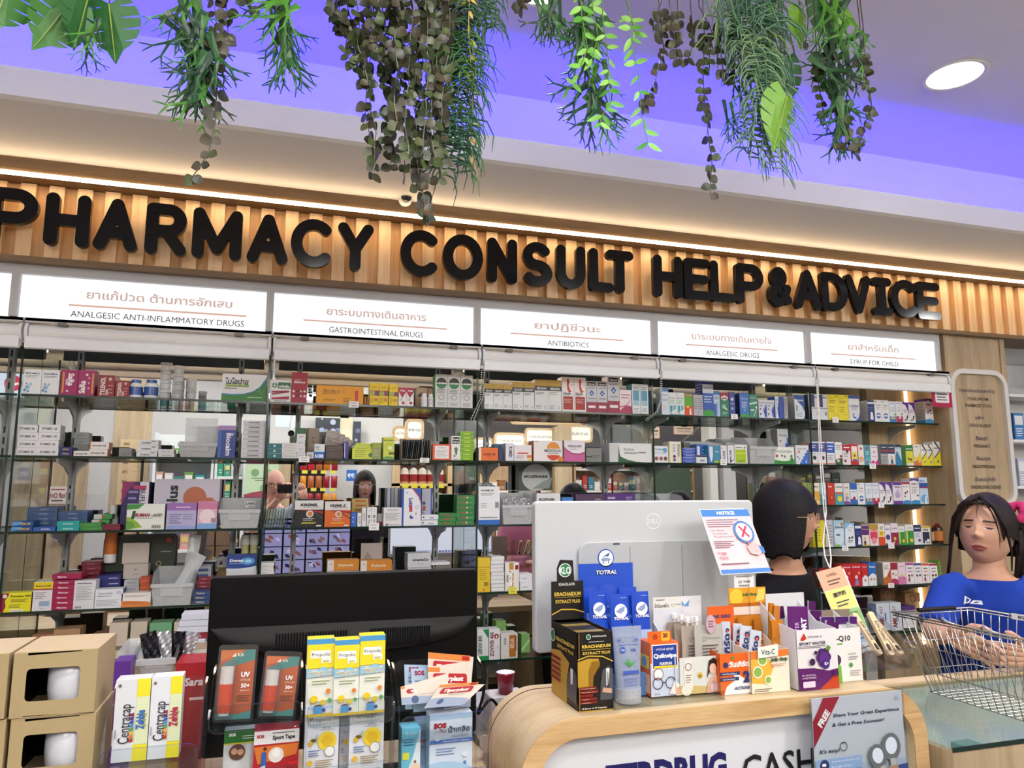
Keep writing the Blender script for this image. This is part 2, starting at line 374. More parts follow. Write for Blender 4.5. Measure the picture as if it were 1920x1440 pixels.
# ---- light box signs
BKL=mat('backlit_print',None,.4,emit='col',es=.62)
FRAMEW=mat('white_frame_paint','c4c4c6',.5,var=.02)
ZL1,ZL0=ZK,at(200,604,y=2.78).z+.004
SIG=[(-1.72,-.915,'','OTHER DRUGS',0),(-.89,-.088,'ยาแก้ปวด ต้านการอักเสบ','ANALGESIC ANTI-INFLAMMATORY DRUGS',.76),(-.062,.712,'ยาระบบทางเดินอาหาร','GASTROINTESTINAL DRUGS',.58),
(.738,1.512,'ยาปฏิชีวนะ','ANTIBIOTICS',.3),(1.538,2.312,'ยาระบบทางเดินหายใจ','ANALGESIC DRUGS',.36),(2.338,3.095,'ยาสำหรับเด็ก','SYRUP FOR CHILD',.36),(3.83,4.6,'','',0)]
for i,(x0,x1,th,en,fw)in enumerate(SIG):
 e=empty('light_box_sign',(x0,2.85,ZL0),cat='sign',group='light box signs under the lettering',
label=['lit white sign cut off at the far left, its last letters GS','lit white sign reading ANALGESIC ANTI-INFLAMMATORY DRUGS','lit white sign reading GASTROINTESTINAL DRUGS','lit white sign reading ANTIBIOTICS','lit white sign reading ANALGESIC DRUGS only','lit white sign reading SYRUP FOR CHILD','lit white sign right of the wooden pillar panel'][i])
 w_,h_=x1-x0,ZL1-ZL0;b=MB();t=.0128
 b.box(-t,w_+t,-.02,.06,h_-.032,h_,'fff');b.box(-t,w_+t,-.01,.06,0,.008,'fff');b.box(-t,0,-.02,.06,.009,h_-.032,'fff');b.box(w_,w_+t,-.02,.06,.009,h_-.032,'fff')
 b.build('frame',FRAMEW,e)
 b=MB();b.box(0,w_,0,.05,.008,h_-.032,'f4f7fb');F=Face(b,(0,0,.008),(1,0,0),(0,0,1),w_,h_-.040)
 if en:
  if i==0:F.text('ANTIFUNGAL DRUGS',.62,.17,.15,'4a4a50',fit=.6)
  elif i:F.text(th,.55 if i==1 else .5,.64,.19,'b59e98',bold=.022,fit=(0,.60,.50,.39,.54,.40)[i]);F.text(en,.55 if i==1 else .5,.17,.15,'26282e',bold=0,fit=(0,.71,.47,.24,.36,.38)[i])
  if i:c=.55 if i==1 else .5;q=(0,.365,.36,.33,.31,.335)[i];F.rrect(c-q,.345,c+q,.385,.008,'bda79e')
 elif i:F.rrect(.2,.5,.8,.54,.008,'b89a94')
 b.build('lit_panel',BKL,e)
# ---- mirror, glass dividers, glass shelves, slotted standards with brackets
MIR=mat('mirror_silver','dfe3e0',.0,metal=1)
for i in range(6):
 x0,x1=BX[i],BX[i+1]if i<5 else 2.86
 b=MB();b.box(x0+.001,x1-.001,YM,YM+.006,.3,2.2,'fff')
 b.build('mirror_panel',MIR,cat='mirror',group='mirror panels behind the glass shelves',label='mirror panel behind the glass shelves, '+['left of the analgesic anti-inflammatory bay','analgesic anti-inflammatory bay','gastrointestinal bay','antibiotics bay','analgesic drugs bay','narrow one in the syrup for child bay'][i])
BAYN=['far left bay','analgesic anti-inflammatory bay','gastrointestinal bay','antibiotics bay','analgesic drugs bay','syrup for child bay']
SHN=dict(L1='top shelf',L2='second shelf',L3='third shelf',L4='fourth shelf',L5='fifth shelf',L6='lowest shelf')
for i in range(1,6):
 b=MB();b.box(-.003,.003,YF,YM-.002,.5,2.03,'fff',0);b.box(-.0035,.0035,YF-.002,YF,.5,2.03,'fff',1)
 b.build('glass_divider',[GLASS,GEDGE],loc=(BX[i],0,0),cat='glass panel',group='upright glass dividers between the bays',label='upright glass panel between the %s and the %s'%(BAYN[i-1].replace(' bay','').replace('bay ',''),BAYN[i].replace(' bay','')))
SHELF={}
for i in range(6):
 for k,z in(LR if i==5 else LV).items():
  x0,x1=BX[i]+.006,BX[i+1]-(.012 if i==5 else .006)
  b=MB();b.box(0,x1-x0,0,YM-.002-YF,-.007,0,'fff',0);b.box(0,x1-x0,-.002,0,-.0075,.0005,'fff',1)
  b.build('glass_shelf',[GLASS,GEDGE],loc=(x0,YF,z),cat='shelf',group='glass shelves',label='glass shelf, dark green edge, %s, %s'%(SHN[k],BAYN[i]))
BRK=mat('bracket_metal','b9bdbf',.4,metal=.35)
SLOTM=mat('slotted_steel',None,.4,metal=.4)
bm_=MB()
P=[(YM-.012,-.008),(YM-.205,-.008),(YM-.2,-.02),(YM-.11,-.035),(YM-.05,-.06),(YM-.025,-.1),(YM-.012,-.1)]
bm_.prism([(a-YM,c)for a,c in P],-.0035,.0035,'fff',plane='yz');brm=bm_.mesh('bracket',BRK)
for px,bay in[(20,0),(150,1),(452,1),(562,2),(820,2),(912,3),(1130,3),(1210,4),(1409,4),(1478,5),(1652,5)]:
 X=at(px,715,y=YM).x;lv=LR if(bay==5)else LV
 e=empty('shelf_standard',(X,YM-.014,.5),cat='shelf rail',group='slotted metal standards on the mirror')
 left=px in(150,562,912,1210,1478)
 e['label']='slotted grey metal standard on the mirror, %s, %s'%('left' if left else 'right' if px!=20 else 'lone',BAYN[bay])
 b=MB();b.box(-.010,.010,0,.013,0,1.53,'8f9494')
 for k in range(38):b.box(-.003,.003,-.0012,0,.02+k*.04,.045+k*.04,'15181a')
 b.build('rail',SLOTM,e)
 for k,z in lv.items():put('bracket',brm,e,(0,.014,z-.5))
# ---- roller blinds
BLW=mat('blind_white','eceff3',.35,var=.02);BLF=mat('blind_fabric','eeeeee',.6,bump=.1,bscale=120)
ZR=at(200,604,y=2.78).z
JX=[-1.75]+[at(p,650,y=2.78).x for p in(40,510,904,1236,1527,1777)]
for i in range(6):
 x0,x1=JX[i]+.004,JX[i+1]-.004;w_=x1-x0
 e=empty('roller_blind',(x0,2.80,ZR),cat='blind',group='rolled-up white blinds over the shelves',label='rolled-up white roller blind over the '+BAYN[i])
 b=MB();b.box(0,w_,-.02,.045,-.010,0,'fff');b.box(0,w_,-.02,-.016,-.016,0);b.build('header_rail',FRAMEW,e)
 b=MB();b.tube([(.012,.01,-.045),(w_-.012,.01,-.045)],.029,20);b.build('fabric_roll',BLF,e,smooth=False)
 b=MB();b.prism([(-.026,-.102),(-.018,-.106),(-.004,-.102),(-.004,-.066),(-.022,-.062),(-.026,-.07)],.004,w_-.004,'fff',plane='yz');b.build('bottom_rail',BLW,e,smooth=False,bevel=.002)
 for sx in(0,w_-.01):
  b=MB();b.prism([(.010+.036*math.cos(t*math.pi/8),-.045+.036*math.sin(t*math.pi/8))for t in range(16)],0,.01,'fff',plane='yz');b.build('end_cap',BLW,e,(sx,0,0))
 for sx in(.11,w_-.11):
  b=MB();b.box(-.014,.014,-.022,.0,-.024,-.012,'54504c');b.build('clip',PLAST,e,(sx,0,0))
def bead_chain(name,e,pts,r=.0026):
 b=MB();
 for i in range(len(pts)-1):
  a,c=Vector(pts[i]),Vector(pts[i+1]);n=max(1,int((c-a).length/.0085))
  for k in range(n):b.ball(a.lerp(c,k/n),r,6,'eceae6')
 return b.build(name,PLAST,e,kind='stuff')
c0=Vector((JX[3],2.765,ZR-.09));e=empty('blind_chain',c0,cat='chain',label='white bead chain hanging at the joint beside the antibiotics bay');
bead_chain('beads',e,[(-.004,0,0),(-.008,.01,-.13),(-.03,.08,-.21)]);bead_chain('beads',e,[(.006,0,0),(.004,.01,-.12),(-.015,.09,-.21)])
c0=Vector((JX[4]-.006,2.765,ZR-.09));e=empty('blind_chain',c0,cat='chain',label='white bead chain curling onto the shelf at the start of the analgesic drugs bay')
bead_chain('beads',e,[(0,0,0),(.003,.01,-.1),(0,.04,-.15),(-.03,.1,-.185)]);bead_chain('beads',e,[(.006,0,0),(.009,.01,-.1),(.006,.05,-.155),(-.02,.11,-.19)])
p1=at(1533,712,y=2.765);p2=at(1556,1080,y=2.5)
e=empty('blind_chain',p1,cat='chain',label='long white bead chain holding the coloured hanging card behind the woman in black')
q=[at(1533,712,y=2.765),at(1541,860,y=2.4),at(1549,960,y=2.15),at(1543,1018,y=2.0),at(1547,1045,y=1.93),at(1556,1066,y=1.865)]
bead_chain('beads',e,[v-p1 for v in q],.0028)
q=[at(1531,712,y=2.765),at(1537,860,y=2.4),at(1545,960,y=2.15),at(1555,1020,y=2.0),at(1558,1045,y=1.93),at(1557,1066,y=1.865)]
bead_chain('beads',e,[v-p1 for v in q],.0028)
# ---- wooden end of the shelves and pillar panel
XP=3.125;XE=at(1885,700,y=2.83).x
b=MB();b.box(2.86,XP-.03,3.07,YM+.02,.3,2.2);struct('trim_3',b,PILM)
b=MB();b.box(XP,XP+.02,2.835,3.1,.3,ZK);struct('trim_4',b,PILM)
b=MB();b.box(XP+.001,XE,2.83,2.85,.0,ZK);b.box(XP,XP+.04,2.822,2.83,0,ZK);b.box(XE-.03,XE,2.822,2.83,0,ZK);struct('wall_pilaster',b,PILM)
b=MB();b.box(0,.014,0,.01,0,1.3);o=b.build('corner_led_strip',WARM2,loc=(XP-.024,3.06,.75),cat='light',label='warm upright light strip in the wooden corner behind the child syrups')
# rounded frame notice
A,B_=at(1778,700,y=2.81),at(1903,938,y=2.81)
fx0,fx1,fz1,fz0=A.x,B_.x+.012,at(1778,690,y=2.81).z,at(1790,952,y=2.81).z
w_,h_=fx1-fx0,fz1-fz0
e=empty('advice_notice',(fx0,2.822,fz0),cat='notice',label='wooden notice in a white rounded frame, PLEASE INFORM PHARMACIST IF YOU')
def rr(x0,z0,x1,z1,r,n=6):
 P=[]
 for cx,cz,a0 in((x1-r,z0+r,-90),(x1-r,z1-r,0),(x0+r,z1-r,90),(x0+r,z0+r,180)):
  P+=[(cx+r*math.cos(math.radians(a0+90*i/n)),cz+r*math.sin(math.radians(a0+90*i/n)))for i in range(n+1)]
 return P
def ring(b,O,I,y0,y1,col='fff',mi=0):
 n=len(O);v=[(a,y0,c)for a,c in O]+[(a,y0,c)for a,c in I]+[(a,y1,c)for a,c in O]+[(a,y1,c)for a,c in I];f=[]
 for i in range(n):
  j=(i+1)%n;f+=[[i,j,n+j,n+i],[2*n+j,2*n+i,3*n+i,3*n+j],[i,2*n+i,2*n+j,j],[n+j,3*n+j,3*n+i,n+i]]
 b.add(v,f,col,mi)
b=MB();ring(b,rr(0,0,w_,h_,.085),rr(.024,.024,w_-.024,h_-.024,.062),-.022,0);b.build('frame',mat('sign_frame_white','dadada',.4),e)
b=MB();b.prism(rr(.01,.01,w_-.01,h_-.01,.07),-.004,0,'fff',0);F=Face(b,(0,-.0045,0),(1,0,0),(0,0,1),w_,h_,1)
for i,(t,y,hh,f,c)in enumerate([('กรุณาแจ้งเภสัชกรหากท่าน',.845,.026,.62,'3a2c50'),('PLEASE INFORM',.785,.024,.36,'2c2622'),('PHARMACIST IF YOU',.735,.024,.46,'2c2622'),('แพ้ยา',.645,.026,.15,'3a2c50'),('DRUGS ALLERGY',.59,.024,.38,'2c2622'),
('ตั้งครรภ์',.495,.026,.2,'3a2c50'),('PREGNANCY',.44,.024,.28,'2c2622'),('ให้นมบุตร',.35,.026,.24,'3a2c50'),('BREASTFEEDING',.292,.024,.39,'2c2622'),('มีโรคประจำตัว',.2,.026,.36,'3a2c50'),('UNDERLYING DISEASE',.145,.024,.52,'2c2622')]):
 F.text(t,.5,y,hh,c,fit=f,bold=.01)
b.build('face',[PILM,CARD],e)
# right of the pillar: rack behind
b=MB();b.box(XE,5.2,3.05,3.1,0,2.2);struct('trim_5',b,GREYP)
for k in range(4):b=MB();b.box(XE+.01,5.0,2.9,3.04,2.0-.24*k,2.015-.24*k);b.build('rack_shelf',BLW,cat='shelf',group='white shelves right of the wooden pillar',label='white shelf right of the wooden pillar, %s'%('topmost','second from the top','third from the top','lowest')[k])
for k,(z,c)in enumerate([(1.79,'3a7fc0'),(1.55,'b8c4d8'),(1.31,'2d4fa0')]):
 for j in range(2):
  b=MB();b.box(0,.07,0,.05,0,.14,c);F=Face(b,(0,0,0),(1,0,0),(0,0,1),.07,.14);F.draw([('r',.1,.55,.9,.9,'e8ecf2'),('l',.15,.1,.85,.45,4,'ffffff')])
  b.build('carton',CARD,loc=(XE+.03+.09*j,2.905,z-.015+.0),cat='box',group='blue cartons right of the pillar',label='%s blue and white carton on the white shelf right of the pillar, %s'%(('left','right')[j],('second shelf','third shelf','lowest shelf')[k]))
# ---- downlights
b=MB();b.lathe([(.088,0),(.098,-.004),(.104,0)],28);ringm=b.mesh('trim_ring',WHITEP,True)
b=MB();b.lathe([(.0005,.001),(.088,.001)],28);discm=b.mesh('lens',emitter('downlight_glow','ffffff',5))
for i,(x,y)in enumerate(DOWNLIGHTS):
 e=empty('downlight',(x,y,CEIL_Z-.002),cat='ceiling light',group='round ceiling downlights')
 e['label']='bright round downlight standing free in the ceiling right of the plants' if i==0 else 'round ceiling downlight showing at the top edge above the hanging plants' if i==1 else 'round ceiling downlight behind the hanging plants, seen only in the mirror'
 put('trim_ring',ringm,e);put('lens',discm,e)
 L=bpy.data.lights.new('downlight','AREA');L.shape='DISK';L.size=.17;L.spread=math.radians(100 if y>1.1 else 172);L.energy=DOWNLIGHT_W*(.3 if y>1.1 else 1);L.color=(1,.975,.95)
 o=bpy.data.objects.new('lamp',L);COL.objects.link(o);o.parent=e;o.location=(0,0,-.006)

for i,(x,y)in enumerate([(-1.6,-.75),(.3,-.75),(2.2,-.75),(4.1,-.75),(-.4,-2.0),(2.6,-2.1)]):
 e=empty('linear_pendant',(x,y,2.5),cat='ceiling light',group='linear pendant lamps over the aisle',label='white linear pendant lamp over the aisle, %s, seen in the mirror'%('first','second','third','fourth','rear left','rear right')[i])
 b=MB();b.tube([(0,0,0),(1.3,0,0)],.028,12);b.build('tube',emitter('tube_glow','fff8ee',TUBE_E),e);b=MB();b.box(0,1.3,-.03,.03,.026,.05);b.build('housing',BLW,e)
 for q in(.15,1.15):b=MB();b.tube([(q,0,.05),(q,0,CEIL_Z-2.5)],.003,5);b.build('wire',METAL,e)

for i in range(6):
 o=sbox('shelf_led_strip',BX[i]+.03,(BX[i+1]if i<5 else 3.1)-.03,2.93,2.945,2.052,2.058,emitter('shelf_led','ffdcb8',9));b=MB();b.box(BX[i]+.03,(BX[i+1]if i<5 else 3.1)-.03,2.947,2.95,2.018,2.07);b.box(BX[i]+.03,(BX[i+1]if i<5 else 3.1)-.03,2.925,2.947,2.059,2.07);b.build('housing',BLW,o);o['kind']='thing';o['category']='light';o['group']='warm light strips over the top shelf';o['label']='warm light strip behind the rolled blind over the '+BAYN[i]  # back lip of the housing added to hide the strip's light from the mirror
y_=2.80;a,c=at(1746,726,y=y_),at(1786,764,y=y_);b=MB();w,h=c.x-a.x,a.z-c.z;b.box(0,w,0,.0015,0,h,'b01c4c');F=Face(b,(0,0,0),(1,0,0),(0,0,1),w,h);F.draw([('rr',.16,.22,.86,.86,.06,'f2eef0'),('rr',.2,.8,.8,.96,.04,'e0963c'),('t','ATTENTION',.5,.88,.06,'7a3010',dict(fit=.5)),('l',.24,.3,.78,.72,3,'444')])
b.box(w*.3,w*.5,0,.001,h,h+.05,'b01c4c');b.build('attention_card',PAPER,loc=(a.x,y_,c.z),cat='card',label='crimson ATTENTION card hanging from the blind at the right end of the shelves')
# ================================================================= goods on the glass shelves
REG={'A':(0,620,4.8),'B':(0,860,4.8),'C':(400,660,6),'D':(400,860,6),'E':(660,660,6),'F':(660,860,6),'G':(880,660,6),'H':(1160,660,6),
'I':(1440,660,6),'J':(1500,860,6),'K':(880,860,4.364),'Z':(700,1160,5.144),'N':(1560,1080,4),'P':(0,0,1)}
SGN=['far left bay','anti-inflammatory bay','gastrointestinal bay','antibiotics bay','analgesic drugs bay','syrup bay']
ST=dict(reg='A',bay=1,lv='L1')
def on(reg,bay,lv):ST.update(reg=reg,bay=bay,lv=lv)
def zlev():return(LR if ST['bay']==5 else LV)[ST['lv']]
def px(x,y=None):
 ox,oy,s=REG[ST['reg']];return(ox+x/s)if y is None else(ox+x/s,oy+y/s)
def ordinal(i,n):
 if n==1:return ''
 if n==2:return('left of two ','right of two ')[i]
 if n==3:return('left of three ','middle of three ','right of three ')[i]
 return('first','second','third','fourth','fifth','sixth','seventh','eighth','ninth')[i]+' of the '
def lvl(i,n):
 if n==1:return ''
 if n==2:return('lower ','upper ')[i]
 return('bottom','second','third','fourth','fifth','sixth','seventh','eighth','ninth')[i]+' ' if i<n-1 else 'topmost '
def carton_mesh(w,d,h,col,ops,side=None,sideops=None,top=None,name='carton'):
 b=MB();sc=side or col
 b.box(0,w,0,d,0,h,col,cols=dict(l=sc,r=sc,t=top or col,d=col,b=col))
 ly=.00025
 F=Face(b,(0,0,0),(1,0,0),(0,0,1),w,h);F.draw(ops)
 if sideops:
  Face(b,(0,d,0),(0,-1,0),(0,0,1),d,h).draw(sideops);Face(b,(w,0,0),(0,1,0),(0,0,1),d,h).draw(sideops)
 # closing flaps: a shallow tuck seam round the top
 b.box(.0006,w-.0006,.0006,d-.0006,h,h+.0005,top or col)
 return b.mesh(name,CARD)
def where():return '%s, %s'%(SHN[ST['lv']],SGN[ST['bay']])
def B(xl,xr,yt,col,ops,desc,n=1,d=.055,dy=0,side=None,so=None,top=None,rz=0,z0=None,name='carton',yb=None):
 """n cartons side by side whose fronts fill xl..xr of the region's pixels, tops at yt"""
 y=YF+.006+dy;z=zlev()if z0 is None else z0
 ym=px(0,yt)[1]+8;X0,X1=at(px(xl),ym,y=y).x,at(px(xr),ym,y=y).x
 ztop=at((px(xl)+px(xr))/2,px(0,yt)[1],y=y).z
 if yb:z=at((px(xl)+px(xr))/2,px(0,yb)[1],y=y).z
 w=(X1-X0)/n;h=max(.012,ztop-z-.0006);d=min(d,YM-.004-y)
 me=carton_mesh(w-.0012,d,h,col,ops,side,so,top,name)
 out=[]
 for i in range(n):
  g=desc.strip()if n>1 else None
  out.append(put('syrup_carton' if ST['bay']==5 and name=='carton' else name,me,None,(X0+.0006+i*w,y,z+.0002),(0,0,math.radians(rz)),cat='box',group=g,label='%s%s, %s'%(ordinal(i,n),desc,where())))
 return out
def S(xl,xr,yt,n,col,ops,desc,d=.07,dy=0,side=None,so=None,jit=.004,z0=None,yb=None,name='flat_carton'):
 """a stack of n flat cartons"""
 y=YF+.008+dy;z=zlev()if z0 is None else z0;ym=px(0,yt)[1]+6
 X0,X1=at(px(xl),ym,y=y).x,at(px(xr),ym,y=y).x;ztop=at((px(xl)+px(xr))/2,px(0,yt)[1],y=y).z
 if yb:z=at((px(xl)+px(xr))/2,px(0,yb)[1],y=y).z
 h=(ztop-z)/n;d=min(d,YM-.008-y);me=carton_mesh(X1-X0,d,h-.0011,col,ops,side,so,None,name)
 r=random.Random(int(xl*7+yt))
 for i in range(n):
  put(name,me,None,(X0+r.uniform(-jit,jit)*.6,y+r.uniform(-.3,1)*jit*.6,z+i*h+.0003),(0,0,r.uniform(-.4,.4)*jit*4),cat='box',group='stack of '+desc if n>1 else None,label='%s%s%s, %s'%(lvl(i,n),desc,' in its stack' if n>1 else '',where()))
def ops_white(t,c,h=.1,y=.7,line='888',**k):return[('t',t,.5,y,h,c,dict(fit=.8,bold=.02,**k)),('l',.12,.15,.8,.5,5,line)]
def tag_(x0,x1,y0,y1,txt='',col='f4f4f2',desc='white price tag'):
 y=YF-.004;a,c=at(px(x0),px(0,y0)[1],y=y),at(px(x1),px(0,y1)[1],y=y)
 b=MB();b.box(0,c.x-a.x,-.0008,0,0,a.z-c.z,col);F=Face(b,(0,-.0008,0),(1,0,0),(0,0,1),c.x-a.x,a.z-c.z)
 F.draw([('l',.15,.55,.85,.85,2,'9a9a9a'),('l',.25,.2,.75,.42,1,'222')]if not txt else[('t',txt,.5,.6,.2,'222',dict(fit=.8))])
 b.build('price_tag',PAPER,loc=(a.x,y,c.z),cat='price tag',group='price tags on the shelf edges',label='%s, %s, %s'%(desc,where(),TAGN.pop(0)))
TAGN=['under the yellow-orange carton','beside the short blue carton','under the bright yellow pair','under the narrow white pile','under the black sachet rack','under the slim white cartons','under the white-pink carton','under the black-emblem sticks','under the gold-striped carton','under the purple-sided pair','under the light blue carton','under the violet disc carton','under the crimson-topped carton']
# ---- bay 1, top shelf
on('A',1,'L1')
B(215,542,350,'eef2f4',[('t','BAKAMOL',.5,.84,.07,'2b3f7a',dict(fit=.8,bold=.03)),('l',.12,.66,.85,.77,2,'6c7890'),('c',.25,.28,.14,'8fb9dc'),('c',.12,.16,.08,'3f7fc0'),('c',.42,.4,.09,'a7cbe6'),('c',.3,.12,.07,'5f98cf'),('c',.2,.42,.05,'3f7fc0')],'white carton with blue bubbles',n=2)
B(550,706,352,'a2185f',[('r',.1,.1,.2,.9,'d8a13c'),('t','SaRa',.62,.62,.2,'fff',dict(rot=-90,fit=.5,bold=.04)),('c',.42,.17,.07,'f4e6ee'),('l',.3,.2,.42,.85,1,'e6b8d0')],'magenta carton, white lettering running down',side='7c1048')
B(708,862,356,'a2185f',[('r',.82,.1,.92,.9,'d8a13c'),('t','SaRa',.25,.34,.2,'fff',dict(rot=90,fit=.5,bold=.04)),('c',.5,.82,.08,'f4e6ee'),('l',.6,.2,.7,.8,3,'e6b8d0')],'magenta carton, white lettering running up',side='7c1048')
ty=[('t','TYLENOL',.28,.48,.2,'f2ece6',dict(rot=90,fit=.85,bold=.03)),('t','500',.55,.2,.12,'f2ece6',dict(rot=90,fit=.26,bold=.02)),('c',.72,.82,.1,'d7c3b8'),('l',.62,.1,.9,.6,3,'c97c78')]
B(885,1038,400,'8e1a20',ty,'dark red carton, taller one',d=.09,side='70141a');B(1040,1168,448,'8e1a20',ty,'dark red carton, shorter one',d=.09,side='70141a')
def bottle(xl,xr,yt,body,cap,desc,label=None,txt=None,name='bottle',dy=0,neck=.62,mi=None,cat='bottle',kcap=.16,reg_n=1):
 y0=YF+.006+dy;ym=px(0,yt)[1]+6;X0,X1=at(px(xl),ym,y=y0+.02).x,at(px(xr),ym,y=y0+.02).x;r=(X1-X0)/2;zt=at((px(xl)+px(xr))/2,px(0,yt)[1],y=y0+r).z;z=zlev();h=zt-z
 e=empty(name,((X0+X1)/2,y0+r+.002,z+.0003),cat=cat,label='%s, %s'%(desc,where()))
 b=MB();hb=h*(1-kcap);b.lathe([(.001,0),(r*.92,0),(r,.004),(r,hb*.22),(r,hb*.22),(r,hb*.8),(r,hb*.8),(r*.9,hb*.9),(r*neck,hb),(.001,hb)]if not label else
[(.001,0,body),(r*.92,0,body),(r,.004,body),(r,hb*.18,label),(r*1.005,hb*.2,label),(r*1.005,hb*.72,body),(r,hb*.74,body),(r*.9,hb*.9,body),(r*neck,hb,body),(.001,hb,body)],18,cols=body)
 b.build('body',mi or PLAST,e,smooth=False)
 b=MB();b.lathe([(.001,hb),(r*neck*1.12,hb),(r*neck*1.15,hb+.002),(r*neck*1.12,h-.001),(r*neck*1.05,h),(.001,h)],18,cols=cap);b.build('cap',PLAST,e)
 return e
bottle(1160,1290,445,'e8eaec','2f5fa8','left white bottle with blue cap and blue label','3358a0');bottle(1296,1430,445,'e8eaec','2f5fa8','right white bottle with blue cap and blue label','3358a0')
def jar_stack(xl,xr,yt,n,desc,col='e4e6e6'):
 y0=YF+.008;ym=px(0,yt)[1]+6;X0,X1=at(px(xl),ym,y=y0+.02).x,at(px(xr),ym,y=y0+.02).x;r=(X1-X0)/2;zt=at(px((xl+xr)/2),px(0,yt)[1],y=y0+r).z;h=(zt-zlev())/n
 for i in range(n):
  e=empty('clear_jar',((X0+X1)/2,y0+r,zlev()+.0003+i*h),cat='jar',group='small clear jars in stacks',label='%s%s, %s'%(lvl(i,n),desc,where()))
  b=MB();b.lathe([(.001,0),(r*.85,0),(r*.92,h*.1),(r*.92,h*.62),(r*.8,h*.7),(r*.8,h*.74)],16,cols=col);b.lathe([(r*.925,h*.15,'f2f2f2'),(r*.93,h*.16,'f2f2f2'),(r*.93,h*.5,'f2f2f2'),(r*.925,h*.52,'f2f2f2')],16);b.build('body',MILKY,e)
  b=MB();b.lathe([(.001,h*.72),(r,h*.72),(r,h*.97),(.001,h*.97)],16,cols='eeeeee');b.build('lid',MILKY,e)
jar_stack(1445,1552,290,4,'jar in the left clear stack');jar_stack(1558,1660,318,4,'jar in the right clear stack');jar_stack(1685,1775,430,2,'amber-tinted clear jar','d9c9a0')
on('C',1,'L1')
B(100,604,250,'e6e8ea',[('p',[(0,0),(1,0),(1,.92),(.93,.75),(.85,.55),(.7,.38),(.5,.28),(.25,.25),(0,.27)],'2f7fc0'),('p',[(0,0),(1,0),(1,.85),(.94,.68),(.86,.5),(.7,.34),(.5,.24),(.25,.21),(0,.23)],'2f7a2c'),
('t','ไมโอปาส',.33,.72,.2,'1c2a22',dict(fit=.52,bold=.03)),('r',.08,.52,.6,.6,'8fae3a'),('l',.06,.42,.34,.5,1,'555'),('l',.58,.1,.92,.18,1,'b7dcb0'),('o',.8,.42,.05,.008,'6fae5c',6),('o',.88,.36,.05,.008,'6fae5c',6)],'large white and green carton with black Thai lettering',d=.11)
# ---- bay 2, top shelf
on('C',2,'L1')
B(637,878,316,'eef0ee',[('c',.22,.76,.13,'1f7a52'),('r',.12,.74,.32,.77,'eef0ee'),('r',.205,.66,.235,.88,'eef0ee'),('r',.38,.62,.98,.9,'1f6a4a'),('t','เฟกลัม',.68,.72,.12,'fff',dict(fit=.5,bold=.03)),('p',[(.1,.5),(.9,.54),(.92,.46),(.1,.42)],'9e1b32'),('p',[(.1,.38),(.92,.5),(.92,.46),(.1,.32)],'9e1b32'),('p',[(.1,.2),(.92,.28),(.92,.14),(.1,.12)],'9e1b32'),('l',.2,.03,.8,.09,1,'777')],'white carton with green cross and dark red ribbons')
B(882,1064,230,'a01a34',[('t','อีลิมิเนต',.5,.68,.06,'fff',dict(fit=.7,bold=.03)),('l',.2,.73,.6,.78,1,'e8b8c0')]+[('c',.15+.23*i,.38-.16*j,.075,('f0e4e4','3a2024','d8b0b0')[(i+j*3)%3])for i in range(4)for j in(0,1)],'tall crimson carton with two rows of round pictures')
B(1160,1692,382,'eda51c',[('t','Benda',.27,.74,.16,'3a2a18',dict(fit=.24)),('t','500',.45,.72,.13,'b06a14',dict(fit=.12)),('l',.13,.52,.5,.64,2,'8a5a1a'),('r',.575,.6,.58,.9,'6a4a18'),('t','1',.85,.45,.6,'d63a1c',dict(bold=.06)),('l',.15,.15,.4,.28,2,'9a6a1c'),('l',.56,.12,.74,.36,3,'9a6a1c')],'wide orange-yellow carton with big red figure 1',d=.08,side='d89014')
B(1700,1722,500,'b0702c',[],'narrow brown carton beside the orange-yellow one');B(1728,1752,505,'a5652a',[],'second narrow brown carton beside the orange-yellow one')
tag_(1527,1634,552,628)
on('E',2,'L1')
B(200,412,352,'f0d21c',[('t','เบนดา',.5,.83,.1,'6a4a10',dict(fit=.7)),('r',0,.44,1,.64,'a8b84c'),('r',.55,.44,1,.64,'8c3a62'),('r',0,.64,1,.67,'b03a3a'),('c',.7,.26,.2,'c98a3a'),('l',.1,.1,.45,.36,4,'9a7c14')],'yellow carton with green and violet band, adjoining pair',n=2)
B(418,520,362,'f0d21c',[('t','เบนดา',.5,.83,.1,'6a4a10',dict(fit=.7)),('r',0,.44,1,.64,'a8b84c'),('r',.55,.44,1,.64,'8c3a62'),('c',.7,.26,.2,'c98a3a'),('l',.1,.1,.45,.36,4,'9a7c14')],'yellow carton with green-violet band, standing apart')
B(525,697,400,'f2f0f0',[('p',[(0,.78),(1,.78),(.5,.45)],'b01c3c'),('r',0,.76,1,1,'b01c3c'),('t','Alda',.5,.84,.1,'fff',dict(fit=.7,bold=.03)),('l',.15,.28,.6,.42,3,'888'),('c',.62,.18,.2,'b0243c')],'white carton with crimson arrow top',n=2)
B(725,850,400,'b09878',[('c',.5,.55,.42,'231c18'),('r',0,.3,1,.55,'b09878')],'kraft carton with black half disc',dy=.07,d=.04);B(856,925,405,'b09878',[('c',.5,.55,.42,'231c18'),('r',0,.3,1,.55,'b09878')],'narrower kraft carton with black half disc',dy=.07,d=.04)
bottle(772,845,468,'ececec','f4f4f4','left small white bottle before the kraft cartons','dcdce4');bottle(850,915,472,'ececec','f4f4f4','right small white bottle before the kraft cartons','d0d0da')
